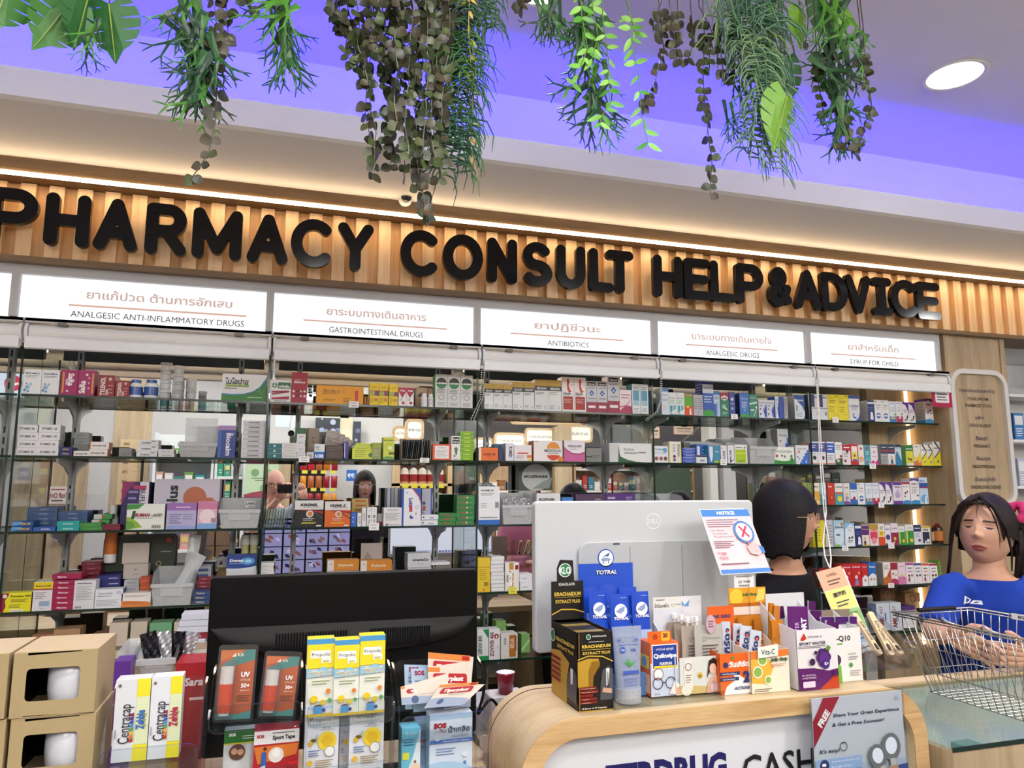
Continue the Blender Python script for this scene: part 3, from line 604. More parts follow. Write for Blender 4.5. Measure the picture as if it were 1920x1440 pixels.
ue=[('c',.5,.74,.43,'1c1f1e'),('p',[(.5-.43*math.cos(t*math.pi/10),.74-.43*.4*math.sin(t*math.pi/10))for t in range(11)],'1f7a46'),('t','U-ENEMA',.5,.735,.045,'fff',dict(fit=.84,bold=.04)),('l',.15,.42,.85,.56,3,'777'),('o',.5,.31,.22,.03,'444'),('l',.2,.05,.85,.16,3,'888')]
B(936,1360,258,'d8dada',ue,'tall white carton with black-green disc',n=3,side='2c7a48')
# ---- bay 3, top shelf
on('G',3,'L1')
se=[('r',0,.8,1,1,'b8962c'),('r',0,.65,1,.8,'26262a'),('t','SELSUN',.5,.725,.07,'e8e8e8',dict(fit=.7,bold=.03)),('l',.08,.52,.7,.62,2,'666'),('l',.08,.06,.5,.2,3,'888'),('o',.78,.12,.1,.02,'555')]
B(170,482,360,'e8eaec',se,'small white carton with gold top and black band',n=3);B(485,732,338,'e8eaec',se,'medium white carton with gold top and black band',n=2,d=.06);B(735,1036,315,'e8eaec',se,'large white carton with gold top and black band',n=2,d=.065)
no=[('r',.1,.06,.9,.44,'a8221c'),('p',[(.42,.9),(.55,.93),(.62,.85),(.55,.76),(.68,.62),(.82,.6),(.6,.54),(.45,.64),(.42,.76)],'c8261e'),('c',.5,.92,.09,'c8261e'),('t','Nora',.42,.53,.07,'1c1c20',dict(fit=.6,bold=.03)),('l',.15,.46,.6,.49,1,'777'),('l',.16,.24,.8,.38,3,'e8b0a8'),('o',.84,.78,.06,.02,'c8261e')]
B(1040,1312,285,'eaeaea',no,'tall white carton, red figure over red block',n=2)
ni=[('r',.1,.86,.9,.97,'1c1c22'),('t','Nizoral',.5,.91,.05,'fff',dict(fit=.6,bold=.02)),('l',.15,.76,.85,.8,1,'555'),('p',[(.5,.72),(.74,.62),(.5,.52),(.26,.62)],'3d5fa8'),('c',.5,.61,.09,'a8c0e0'),('l',.2,.42,.85,.47,1,'444'),('r',0,0,1,.33,'951c3c'),('rr',.15,.14,.85,.22,.04,'f0e8ea')]
B(1315,1550,330,'c8ccd2',ni,'grey-white carton with blue diamond, maroon base',n=2);B(1553,1685,275,'c8ccd2',ni,'taller grey-white carton with blue diamond, maroon base',d=.06)
B(1689,1824,425,'ecdfe2',[('wave',.1,.3,.12,'a83058'),('p',[(0,.25),(.5,.3),(.85,.5),(1,.8),(.8,.52),(.5,.36),(0,.3)],'c8587c'),('l',.12,.6,.9,.85,2,'b06a80')],'pink and white carton with crimson swoosh')
on('H',3,'L1')
B(148,332,362,'e4e8ea',[('r',.1,.28,.88,.78,'5a9ab8'),('r',.1,.28,.88,.45,'9cc4d6'),('l',.15,.8,.85,.92,2,'7a8a94'),('l',.15,.06,.8,.2,3,'8898a0')],'tall white carton with blue panel',n=2,side='3a7c94')
on('H',4,'L1')
B(345,384,438,'2c4c58',[],'narrow dark teal carton against the glass divider');
B(480,560,402,'d8e2ee',[('r',0,.86,1,1,'5f8cc8'),('t','Naso',.5,.74,.07,'2f5fa8',dict(fit=.7)),('l',.1,.5,.9,.6,2,'5f8cc8'),('o',.5,.25,.25,.03,'888')],'pale carton with light blue top behind the bead chain',side='c0ccd8')
nv=[('t','Navamist',.45,.76,.05,'445',dict(fit=.75,bold=.02)),('l',.15,.5,.7,.68,2,'6c9'),('r',.12,.12,.42,.42,'2f9cae'),('r',.55,.16,.85,.42,'58b4c0'),('p',[(.2,.03),(.95,.2),(.95,.28),(.2,.1)],'eef4f4'),('c',.3,.07,.08,'e06a3c'),('wave',.04,.04,0,'2f9cae')]
B(562,738,456,'dfe4e6',nv,'white carton with teal bottles',n=2)
B(736,833,467,'5aa82c',[('r',0,.0,1,.42,'d8481c'),('r',.1,.88,.9,.98,'c0281c'),('c',.4,.4,.16,'f0b83c'),('p',[(.6,.3),(.75,.34),(.8,.05),(.55,.05)],'f2ece6'),('t','Iliadin',.5,.93,.05,'fff',dict(fit=.7))],'green carton with orange base and dropper')
B(838,952,482,'b6b4bc',[('l',.15,.3,.85,.9,6,'7a7884')],'slim grey carton with small print',n=2)
B(938,1062,305,'2a56b0',[('r',0,.62,1,.86,'d8e2ee'),('t','ClearCare',.5,.76,.045,'2a56b0',dict(fit=.85,bold=.02)),('wave',.12,.12,.06,'3a9a3c'),('l',.12,.35,.85,.56,3,'dce6f4'),('r',0,.86,1,1,'1c2f7a')],'tallest blue carton with white band and green foot',d=.06,side='1c2c6c',so=[('l',.1,.3,.9,.9,8,'7a8cc8')])
B(1065,1135,440,'c4d6ea',[('r',0,.85,1,1,'3a7ac0'),('p',[(.5,.6),(.75,.55),(.7,.05),(.5,.05)],'8ab8e0'),('r',0,0,.45,.5,'2f62b4'),('l',.15,.66,.85,.8,2,'3a5a90')],'slim pale blue carton with nozzle picture')
B(1137,1238,457,'2c7a62',[('r',0,.72,1,1,'9e1c34'),('p',[(.12,.82),(.5,.9),(.88,.82),(.88,.74),(.5,.66),(.12,.74)],'f0eeee'),('t','NEXIL',.5,.77,.07,'1c1c1c',dict(fit=.6,bold=.05)),('c',.4,.42,.22,'8cc8a8'),('p',[(.5,.42),(.8,.3),(.76,.26),(.46,.36)],'e8f0ec'),('l',.2,.08,.8,.2,2,'b8dccc')],'green carton with crimson top')
B(1242,1306,452,'3c4c9a',[('c',.5,.72,.26,'d8dcf0'),('c',.5,.34,.24,'a0b0dc'),('l',.15,.5,.85,.56,1,'f0f0f4')],'slim navy carton with pale rounds')
B(1357,1464,463,'3f74c8',[('t','ClearCare',.5,.78,.06,'fff',dict(fit=.8)),('l',.2,.36,.8,.66,4,'dce6f4'),('wave',.1,.1,.05,'3a9a3c'),('c',.5,.3,.12,'6fb0e0')],'short blue carton with green foot',side='1a2a66',d=.06)
B(1467,1558,477,'3c8a74',[('t','DENTAL',.5,.85,.06,'e4f0ea',dict(fit=.6)),('p',[(0,.62),(1,.7),(1,.62),(0,.55)],'cfe4da'),('c',.85,.45,.12,'e0eee8'),('p',[(.5,.05),(.9,.38),(.84,.4),(.44,.05)],'e4f0ea'),('r',.1,.3,.55,.36,'dcebe4')],'green carton with white lines')
hx=[('p',[(1,.05),(1,.75),(.6,.4),(.78,.05)],'2f4aa4'),('p',[(.6,.4),(1,.75),(1,.9),(.5,.45)],'a8c0e8'),('t','Hexidin',.45,.85,.06,'444a60',dict(fit=.8,bold=.02)),('c',.2,.5,.09,'a03c50'),('c',.2,.22,.1,'28306a'),('l',.1,.62,.5,.74,2,'666')]
B(1572,1752,540,'dde2ee',hx,'white carton with pointed blue shape',n=2);B(1756,1800,500,'dde2ee',hx,'taller white-blue carton behind the pointed-shape pair',side='2444a0')
B(1802,1850,510,'2c50ac',[],'narrow deep blue carton');B(1855,1900,502,'a4a8b0',[('l',.1,.1,.9,.9,8,'777')],'grey carton back showing small print')
tag_(1262,1340,697,757)
on('I',4,'L1')
B(293,408,487,'2456a4',[('p',[(0,0),(.8,0),(.98,.15),(1,.3),(.75,.55),(.2,.8),(0,.86)],'dfe8f0'),('t','Activis',.5,.8,.08,'fff',dict(fit=.8,bold=.02)),('p',[(.15,.34),(.3,.34),(.3,.58),(.15,.58)],'8898a8'),('l',.15,.1,.75,.28,3,'7f96b0')],'blue carton with white drop shape',side='9ca2aa',d=.07)
on('I',5,'L1')
B(482,665,474,'dadde4',[('r',0,.5,.42,.98,'2e3560'),('t','Ibufenic',.55,.88,.07,'444c8a',dict(fit=.7,bold=.03)),('b',.62,.18,.88,.3,7,'222'),('r',.0,.44,1,.46,'444')],'white carton with navy square',n=2,side='3a3f66')
B(667,900,480,'ecdc2c',[('t','Zyrtec',.35,.86,.055,'6a6418',dict(fit=.5)),('l',.12,.66,.8,.79,2,'5a5414'),('l',.12,.3,.6,.56,3,'a89c20'),('o',.7,.15,.22,.03,'c0962c'),('c',.8,.92,.06,'8a7c1c')],'bright yellow carton',n=2)
B(903,1024,490,'e2e6ee',[('r',0,.88,1,1,'2f50a8'),('p',[(1,0),(.5,0),(.85,.12),(1,.35)],'2f50a8'),('t','LORIUS',.5,.6,.07,'24449a',dict(fit=.8,bold=.03)),('l',.2,.44,.8,.54,2,'777'),('p',[(.35,.3),(.45,.3),(.42,.18),(.65,.14),(.65,.1),(.35,.12)],'2c50b0')],'white carton with blue top and corner')
B(1118,1192,545,'22326e',[('r',0,.84,1,.92,'e8ecf4'),('c',.55,.4,.17,'eef2f8'),('p',[(.3,.1),(.8,.1),(.72,.4),(.4,.4)],'eef2f8'),('l',.1,.55,.9,.7,2,'6a7cc0')],'navy carton with white cartoon shape',side='b4b8c0',so=[('l',.1,.1,.9,.9,8,'8c9098')])
tz=[('t','Toolix',.5,.76,.07,'3a4048',dict(fit=.65,bold=.02)),('l',.2,.56,.8,.68,2,'999'),('c',.5,.28,.32,'2a64ac'),('r',.15,.255,.85,.3,'f4f4f4'),('c',.5,.3,.14,'dfe8f0'),('c',.2,.93,.07,'223a6a')]
B(1195,1356,541,'e9eaee',tz,'white carton with split blue disc',n=2)
ks=[('l',.1,.86,.9,.94,1,'5c8cc8'),('t','SALMOL',.5,.7,.05,'5a80b8',dict(fit=.75)),('l',.15,.5,.8,.62,2,'9ab')]
B(1358,1432,556,'dfe8f0',ks+[('r',0,0,1,.28,'3f7fc0'),('c',.3,.2,.16,'e0b860'),('c',.68,.2,.16,'e0b860'),('c',.85,.38,.12,'3c9a50')],'pale carton with blue foot and two faces');B(1435,1508,557,'e6e8ee',ks+[('r',0,0,1,.3,'b0285c'),('c',.5,.24,.2,'f0c8b0'),('c',.85,.4,.12,'3c9a50')],'pale carton with magenta foot and one face')
rb=[('p',[(0,1),(1,1),(1,.3),(.85,.6),(.5,.85),(0,.93)],'5a2f8c'),('t','Robitus',.42,.62,.05,'2c2c34',dict(fit=.7,bold=.02)),('l',.1,.48,.6,.56,1,'777'),('p',[(.45,.1),(.65,.15),(.85,.35),(.6,.35)],'2c2c30'),('c',.3,.12,.12,'3c3c44')]
B(1510,1650,566,'eceaf0',rb,'white carton with purple curved side',n=2)
rp=[('p',[(0,.88),(.5,.94),(1,.86),(1,1),(0,1)],'4a2a78'),('t','RedPart',.5,.77,.06,'222',dict(fit=.7,bold=.04)),('wave',.14,.12,.05,'3c8cc4'),('c',.35,.45,.1,'4a3a44'),('c',.6,.52,.1,'3a3438'),('c',.72,.42,.08,'4a3a44'),('l',.55,.2,.85,.24,1,'888')]
B(1757,1850,527,'ecebee',rp,'white carton with purple crown and blue foot',side='a8a4a4',so=[('l',.1,.2,.9,.85,9,'77777c'),('wave',.14,.14,0,'3c8cc4'),('r',0,.9,1,1,'4a2a78')],d=.06)
tag_(722,794,732,796)
# ---- bay 1, second shelf
on('A',1,'L2')
et=lambda t:[('t',t,.5,.5,.3,'3a3a44',dict(fit=.7,bold=.03))]
S(155,345,845,4,'e2e2e6',et('ETOMED 90'),'flat white carton in the left low pile',d=.06,side='c0c0c6');S(352,545,845,4,'e6e6ea',et('ETOMED 120'),'flat white carton in the right low pile',d=.06,side='c8c8cc',so=[('b',.62,.2,.8,.85,8,'333'),('l',.1,.3,.5,.8,2,'888')])
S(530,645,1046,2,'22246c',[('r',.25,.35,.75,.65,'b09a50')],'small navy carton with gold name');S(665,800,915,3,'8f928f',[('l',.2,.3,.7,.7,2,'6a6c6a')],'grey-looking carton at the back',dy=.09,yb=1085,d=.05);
B(657,800,1083,'ebe8e8',[('t','Amoxin 500',.5,.5,.35,'3a2a34',dict(fit=.8,bold=.03)),('r',0,0,.03,1,'b0402c')],'low white carton with red end')
S(803,975,1000,2,'e9e6e4',[('t','Amoxin NL',.5,.5,.26,'3a2a34',dict(fit=.75,bold=.03)),('r',0,0,.06,1,'c87830')],'white carton with orange ends',side='b8763c',d=.06)
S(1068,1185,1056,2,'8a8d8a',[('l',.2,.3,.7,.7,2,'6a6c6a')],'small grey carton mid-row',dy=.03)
S(1235,1420,980,3,'e3e5e8',[('t','ZOBREX',.42,.42,.3,'33343c',dict(fit=.48,bold=.03)),('r',.68,.68,.88,.82,'33343c')],'white carton with small dark bar');S(1425,1568,1066,2,'dfe0e4',[('t','MELCAM',.5,.45,.3,'55606c',dict(fit=.55))],'small white carton beside the clear bin')
# ---- storage bins
def bin_(xl,xr,yt,yb,desc,tag=None,depth=.13,y=None,zb=None,flare=.012,front=.62,name='storage_bin',where_=None,stuff=None,m=None):
 y=YF+.004 if y is None else y;ym=px(0,(yt+yb)/2)[1];X0,X1=at(px(xl),ym,y=y).x,at(px(xr),ym,y=y).x;zt=at(px((xl+xr)/2),px(0,yt)[1],y=y+depth).z
 z=zlev()if zb is None else zb;h=zt-z;w=X1-X0
 e=empty(name,(X0,y,z+.0004),cat='bin',label='%s, %s'%(desc,where_ or where()))
 b=MB();t=.003;f=flare
 def wall(P):
  b.add(P,[list(range(len(P)))],'fff')
  n=(Vector(P[1])-Vector(P[0])).cross(Vector(P[2])-Vector(P[1])).normalized()*t
  Q=[tuple(Vector(p)-n)for p in P];b.add(Q,[list(range(len(P)))[::-1]],'fff')
 hf=h*front
 wall([(f,0,0),(w-f,0,0),(w-f*.3,-.012,hf),(f*.3,-.012,hf)]) # front
 wall([(w-f,depth,0),(f,depth,0),(0,depth,h),(w,depth,h)])
 wall([(f,depth,0),(f,0,0),(f*.3,-.012,hf),(f*.2,.03,h*.93),(0,depth,h)])
 wall([(w-f,0,0),(w-f,depth,0),(w,depth,h),(w-f*.2,.03,h*.93),(w-f*.3,-.012,hf)])
 wall([(f,depth,0),(w-f,depth,0),(w-f,0,0),(f,0,0)])
 b.box(f*.2,w-f*.2,-.018,-.012,hf-.012,hf,'fff');b.build('body',m or MILKY,e)
 if tag:
  b=MB();F=Face(b,(w*.58,depth-.005,h*.66),(1,0,0),(0,0,1),w*.24,h*.22);F.rect(0,0,1,1,'eee');F.text(tag,.5,.62,.4,'222',fit=.8,bold=.03);F.lines(.3,.1,.9,.3,1,'444');b.build('bin_tag',PAPER,e)
 b=MB();F=Face(b,(w*.25,-.0135,hf*.45),(1,0,0),(0,-.08,1),w*.5,hf*.4);F.rect(0,0,1,1,'e2e4e4');b.build('label_slot',MILKY,e)
 return e,X0,w,z,h
def pouch(name,loc,w,h,col,desc,rot=(0,0,0),m=None,ops=None,cat='packet',bulge=.008,group=None,folds=0):
 """a thin sealed packet, puffed in the middle"""
 b=MB();N,K=7,7
 def g(s):return[(w*i/N,s*(bulge*math.sin(math.pi*i/N)*math.sin(math.pi*j/K)+.0008)+folds*math.sin(i*2.1+j*1.3),h*j/K)for j in range(K+1)for i in range(N+1)]
 for s in(-1,1):
  fs=[[j*(N+1)+i,j*(N+1)+i+1,(j+1)*(N+1)+i+1,(j+1)*(N+1)+i]for j in range(K)for i in range(N)]
  b.add(g(s),fs if s<0 else[f[::-1]for f in fs],col)
 if ops:F=Face(b,(0,-bulge-.001,0),(1,0,0),(0,0,1),w,h);F.draw(ops)
 return b.build(name,m or FOIL,loc=loc,rot=rot,cat=cat,label=desc,group=group)
e,X,w,z,h=bin_(1595,1965,1000,1130,'frosted bin with a see-through zip bag standing in it',front=.8)
pouch('zip_bag',(X+.02,YF+.03,z+.01),w*.8,.135,'cfcfd2','see-through zip bag with blister packs standing in the frosted bin, second shelf, anti-inflammatory bay',m=MILKY,bulge=.006,ops=[('o',.5,.5,.3,.01,'6c6c74',4),('l',.2,.2,.8,.8,6,'8c8c94')])
# ---- bay 1/2, second shelf, right part
on('C',1,'L2')
B(57,258,828,'28418c',[('r',0,.86,1,1,'a080b8'),('r',.0,0,.18,.86,'3a62b0'),('t','Biocalm',.62,.42,.15,'f0f0f6',dict(rot=-90,fit=.7,bold=.03)),('l',.8,.6,.86,.86,1,'c8d0e8')],'blue carton with lettering running down',side='1c2050',d=.07)
S(335,590,772,8,'cfcfd6',[('t','NORGESIC',.5,.62,.3,'3a3a42',dict(fit=.5,bold=.04)),('l',.2,.15,.8,.35,1,'777')],'white carton in the tall pile',d=.06)
on('C',2,'L2')
S(606,770,1026,3,'1c6a72',[('c',.5,.5,.08,'cfe4e6'),('r',0,.96,1,1,'bcd8dc')],'teal carton with pale oval');S(774,940,1020,3,'d8d8d8',[('l',.15,.35,.85,.6,1,'a09c98')],'plain white carton beside the teal ones')
B(925,1052,855,'2f7040',[],'tall green box at the back',dy=.12,d=.05,yb=1150);B(1055,1195,855,'a09080',[('r',.02,0,.12,1,'8a1c2c'),('l',.4,.4,.6,.7,2,'554')],'tall taupe box with crimson stripe at the back',dy=.12,d=.05,yb=1150)
S(945,1040,920,4,'e4e4ea',[('l',.2,.3,.8,.7,2,'888')],'small white carton in the narrow pile',d=.05);B(1046,1130,1126,'dadada',[('b',.2,.2,.8,.7,9,'444')],'low white carton with bar code')
B(1136,1255,1036,'e2e6ec',[('r',0,0,1,.48,'1c6cc0'),('t','R.CSER',.5,.2,.2,'fff',dict(fit=.85,bold=.05)),('l',.1,.6,.5,.9,3,'6a7a90')],'white-over-blue carton')
B(1262,1460,1050,'4a3c38',[('l',.1,.6,.9,.9,2,'6e5e58'),('l',.2,.1,.9,.5,3,'6a5a54')],'dark brown sachet holder',d=.06)
for k in range(4):
 a=at(px(1300+42*k),880,y=YF+.02+.012*k);pouch('sachet',(a.x-.02,YF+.07+.004*k,zlev()+.03),.052,.085-.006*k,'6a6460','%s brown foil sachet leaning in the dark brown holder'%('first','second','third','fourth')[k],rot=(0,math.radians(6+5*k),0),bulge=.002,group='brown foil sachets in the dark holder')
B(1472,1522,1010,'3a3a94',[('r',0,.1,.2,.95,'dcdce8')],'slim violet carton')
for k in range(3):
 a=at(px(1560+10*k),860,y=YF+.01+.02*k);b=MB();ww,hh=.088,.042+.012*k;b.box(0,ww,0,.003,0,hh,'ccd83c');Face(b,(0,0,0),(1,0,0),(0,0,1),ww,hh).draw([('l',.1,.2,.6,.9,4,'7c8c20'),('c',.8,.4,.1,'4a6a2c')])
 b.build('sachet',CARD,loc=(a.x,YF+.008+.012*k,zlev()),rot=(math.radians(-4),math.radians(2*k),0),cat='packet',group='lime sachets',label='lime green flat sachet, %s of three, second shelf, gastrointestinal bay'%('front','middle','rear')[k])
B(1785,1890,1022,'8f9c5c',[('r',0,.7,1,1,'9aa83c'),('l',.1,.2,.8,.6,3,'b8c090')],'dull lime carton behind clear film')
tag_(963,1080,1172,1240)
on('E',2,'L2')
B(352,480,958,'d0dc4c',[('t','M.ADERA',.5,.86,.06,'3a4a18',dict(fit=.85,bold=.02)),('o',.5,.55,.33,.05,'a8b83c'),('c',.62,.52,.18,'eef2c8'),('r',.5,.22,1,.34,'5a6a2c'),('wave',.1,.1,.05,'6aa84c')],'tall lime carton with round picture')
e=empty('sachet_rack',(at(px(560),850,y=YF).x,YF+.004,zlev()+.0003),cat='rack',label='open black rack packed with dark foil sachets, second shelf, gastrointestinal bay')
w=at(px(892),850,y=YF).x-at(px(560),850,y=YF).x
b=MB();b.box(0,w,0,.055,0,.003,'8a7c68');b.box(0,.002,0,.06,0,.083,'9a8c78');b.box(w*.68,w*.68+.002,0,.06,0,.083,'9a8c78');b.box(w-.002,w,0,.06,0,.083,'9a8c78');b.box(0,w,.058,.06,0,.083,'2a2624');b.build('case',CARD,e)
for k in range(15):
 b=MB();b.box(0,.0012,0,.05,0,.072,('24282a','4a5052','6a7274')[k%3]);o=b.build('sachet',FOIL,loc=(e.location.x+.006+k*w*.06,YF+.008,zlev()+.0045),rot=(0,math.radians(4+(k%3)),0),cat='packet',group='dark sachets in the black rack',label='thin dark foil sachet standing edge-on in the black rack')
B(905,1113,1036,'cf5230',[('rr',.12,.1,.9,.9,.04,'eeeae8'),('l',.3,.72,.75,.82,1,'999'),('l',.2,.2,.85,.65,6,'a8a4a4')],'white-faced carton in an orange-red frame')
B(1118,1222,945,'e6e6e2',[('r',.1,.68,.9,.96,'1a1a1a'),('t','Pushi',.5,.87,.06,'fff',dict(fit=.7,bold=.03)),('t','Yarou',.5,.76,.06,'fff',dict(fit=.7,bold=.03)),('p',[(.3,.5),(.55,.56),(.7,.48),(.6,.2),(.45,.25)],'4a6a3c'),('c',.35,.18,.14,'8a9a70'),('l',.15,.02,.85,.08,1,'888')],'white carton with black name block and leaf')
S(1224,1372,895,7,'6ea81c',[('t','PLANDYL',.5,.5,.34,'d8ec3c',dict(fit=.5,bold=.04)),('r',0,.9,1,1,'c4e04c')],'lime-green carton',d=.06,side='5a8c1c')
tag_(764,868,1190,1245)
# ---- bay 3, second shelf
on('G',3,'L2')
B(104,325,1077,'dc6a20',[('r',0,0,.12,1,'e8dcd0'),('t','FLUMIN 300',.55,.5,.16,'7a2c10',dict(fit=.65,bold=.04)),('l',.4,.25,.7,.32,1,'a04018')],'bright orange carton with white left end');B(328,376,1083,'242c58',[],'narrow navy carton end')
B(280,405,1035,'3c6c8c',[('o',.3,.3,.5,.05,'6c9cb8')],'steel-blue carton behind the orange one',dy=.08,d=.05)
B(408,500,1025,'dfe2ea',[('t','ROMED',.62,.5,.2,'22242c',dict(rot=-90,fit=.6,bold=.03))],'white carton with name running down');B(503,703,1047,'e6e2e4',[('r',.18,.46,.8,.54,'d8482c'),('t','COMFORT-PLUS',.5,.5,.06,'5a1410',dict(fit=.55)),('l',.08,.15,.6,.38,4,'9a9a9a'),('r',.72,.2,.98,.38,'dc7a2c'),('r',.76,.04,.98,.14,'e8d23c')],'white carton with red name bar')
B(722,1048,997,'ebe7e6',[('c',.68,.6,.23,'e0902c'),('p',[(.45,.3),(.91,.3),(.86,.16),(.76,.07),(.68,.04),(.6,.07),(.5,.16)],'cc4420'),('c',.93,.1,.1,'e07a2c'),('r',.36,.32,1,.62,'ebe7e6'),('t','MEDICFLOX',.66,.52,.13,'2c2a3c',dict(fit=.58,bold=.03)),('l',.48,.36,.85,.42,1,'555'),('l',.05,.9,.15,.96,1,'346')],'white carton with big orange disc',side='c86a2c',d=.07)
B(1066,1300,995,'ebe4ea',[('p',[(0,0),(1,0),(1,.42),(.75,.34),(.4,.36),(.15,.5),(0,.66)],'c85c98'),('p',[(0,.66),(.15,.5),(.4,.36),(.75,.34),(1,.42),(1,.48),(.75,.39),(.42,.4),(.17,.54),(0,.7)],'8c1c50'),('t','กลินดา-300',.5,.74,.11,'3a2c44',dict(fit=.66,bold=.02)),('l',.25,.56,.6,.62,1,'777')],'white carton with magenta-violet foot')
B(1312,1488,1080,'7c807c',[('l',.3,.3,.9,.5,2,'4a4e4a'),('r',0,.34,.36,.42,'2c302c')],'grey carton beside the wide white-green one',dy=.02)
on('H',3,'L2')
B(-108,374,1028,'dfe3e2',[('p',[(0,0),(.85,0),(.62,.04),(.42,.14),(.3,.26),(.26,.3),(.24,.42),(.235,.6),(.22,.95),(.0,1)],'1c5a30'),('p',[(0,0),(.2,.02),(.22,.95),(.0,1)],'c8cccb'),('t','N.L.Doxy',.46,.7,.12,'24282a',dict(fit=.24)),('l',.34,.44,.72,.56,2,'6a6e70'),('r',.68,.5,.85,.55,'333')],'wide white carton with dark green sweep',d=.09,side='c0c4c4')
on('H',4,'L2')
B(388,557,1058,'dfe4ea',[('t','Gofeed',.4,.82,.12,'4a9c8c',dict(fit=.6,bold=.03)),('t','Paracetamin',.5,.6,.08,'4a74b0',dict(fit=.8)),('c',.2,.25,.12,'a04830'),('c',.5,.25,.12,'8a5a48'),('c',.8,.25,.12,'6a3a30'),('c',.78,.76,.14,'6a9cd8')],'white carton with three little heads',so=[])
B(563,703,1008,'e2e2dc',[('r',0,0,.07,1,'d8d030'),('r',.93,0,1,1,'d8d030'),('t','TETRAXAN',.78,.6,.12,'33332c',dict(rot=-90,fit=.6,bold=.02)),('l',.3,.5,.5,.9,3,'8a8a80'),('c',.42,.3,.12,'6a3c30'),('c',.42,.14,.1,'6a3c30')],'white carton edged in yellow')
S(722,862,1078,5,'2a50b4',[('l',.2,.4,.8,.65,1,'dfe8f8'),('r',0,.92,1,1,'dfe4f0')],'blue carton in the five-high pile')
B(868,1000,1038,'2a5fb0',[('r',.1,.1,.32,.9,'dfe6ee'),('l',.5,.3,.9,.8,3,'8ab0e0')],'blue sachet box with white stripe',dy=.035);B(872,996,1160,'dfe2ea',[('r',0,.75,1,1,'1c2450'),('t','FAMITA',.58,.35,.25,'2c3c80',dict(fit=.45,bold=.03))],'small white carton with navy lid',d=.03)
B(1003,1140,1053,'3a8cac',[('r',.0,0,.45,1,'2f74b8'),('p',[(.1,.95),(.4,.95),(.4,.45),(.3,.1),(.2,.1),(.1,.45)],'dfe6ee'),('r',.5,.02,1,.16,'a0b83c'),('l',.6,.62,.9,.7,1,'dfe6ee')],'blue-teal carton with white tube')
B(1146,1218,1050,'dfe0e6',[('t','FLUXIR',.5,.45,.14,'33364a',dict(rot=90,fit=.55,bold=.03)),('l',.1,.8,.3,.9,1,'33364a')],'slim white carton left of the price tag');B(1226,1298,1050,'dfe0e6',[('t','FLUXIR',.4,.5,.14,'33364a',dict(rot=90,fit=.5,bold=.03)),('p',[(.3,.02),(.9,.22),(.9,.26),(.6,.18),(.3,.26)],'2c303c')],'slim white carton left of the lime label one')
B(1302,1445,1042,'e6e8e2',[('r',.06,.04,.9,.74,'a8c81c'),('r',.06,.5,.9,.6,'bcd840'),('p',[(.55,.78),(.9,.9),(.8,.78),(.72,.84)],'222'),('l',.15,.06,.8,.2,2,'5a6a1c'),('l',.1,.8,.6,.9,1,'666')],'white carton with lime label')
tag_(1142,1217,1207,1272)
bin_(780,1170,1010,1240,'frosted bin at the back behind the blue cartons',depth=.04,y=YF+.15,front=.9)
bin_(1180,1440,975,1240,'frosted empty bin behind the lime label carton',depth=.07,y=YF+.12,front=.8)
bin_(1450,1765,972,1245,'frosted empty bin at the right end')
my=[('p',[(.3,0),(.3,.12),(.42,.12),(.42,.26),(.56,.26),(.56,.42),(.7,.42),(.7,.6),(.86,.6),(.86,.75),(1,.75),(1,0)],'2f6ac4'),('t','MYSOVEN',.5,.82,.07,'55504c',dict(fit=.72)),('c',.25,.66,.1,'c8907c'),('c',.14,.4,.05,'445a80'),('c',.24,.3,.05,'445a80'),('p',[(.7,.08),(.76,.3),(.82,.08)],'cfe0f4')]
B(1783,1905,866,'dfe2ea',my,'white carton with blue steps raised behind the others',dy=.1,d=.05,z0=LV['L2'],side='b0b4bc')
on('I',4,'L2')
B(52,293,1070,'ecefe6',[('t','MYSOVEN',.52,.74,.15,'3c3c38',dict(fit=.72)),('wave',.3,.3,-.12,'3c9c3c'),('c',.18,.48,.06,'c04a30'),('c',.42,.5,.04,'444'),('c',.55,.45,.05,'777'),('c',.86,.48,.05,'2c6a34'),('p',[(.78,.12),(.96,.12),(.92,.4),(.82,.4)],'2c8a3c'),('l',.2,.06,.7,.2,1,'1c6a28')],'wide white carton with green foot');B(308,456,1050,'dfe2ea',my,'white carton with blue steps at the shelf front')
on('I',5,'L2')
nt_=[('r',0,.56,1,.95,'3a4c94'),('l',.15,.7,.85,.88,2,'dfe4f4'),('c',.6,.3,.22,'1c1c28'),('l',.2,.44,.8,.5,1,'888'),('r',0,.03,1,.07,'d09070')]
B(461,644,1010,'e0e2ea',nt_,'white carton with navy upper half',n=2,side='c09a80')
B(656,744,1012,'e4e6ee',[('r',0,.52,1,.95,'2456b8'),('l',.15,.62,.85,.88,2,'e8eef8'),('l',.1,.2,.8,.44,3,'8a90a0'),('r',0,.03,1,.07,'d0643c')],'white carton with bright blue upper half',side='c09a80')
B(749,830,1016,'e9ebe9',[('l',.1,.66,.9,.9,3,'6a6a94'),('wave',.22,.3,.02,'2c5a3c'),('c',.4,.18,.18,'e8c8a8'),('c',.8,.38,.16,'8c1c50')],'white carton with dark green foot and child');B(834,924,1040,'e8e2e4',[('r',0,.7,1,1,'b01c34'),('l',.15,.78,.9,.92,1,'fff'),('c',.3,.2,.16,'8c3c3c'),('c',.6,.66,.16,'3c2c30'),('l',.1,.38,.7,.6,3,'888')],'white carton with crimson top')
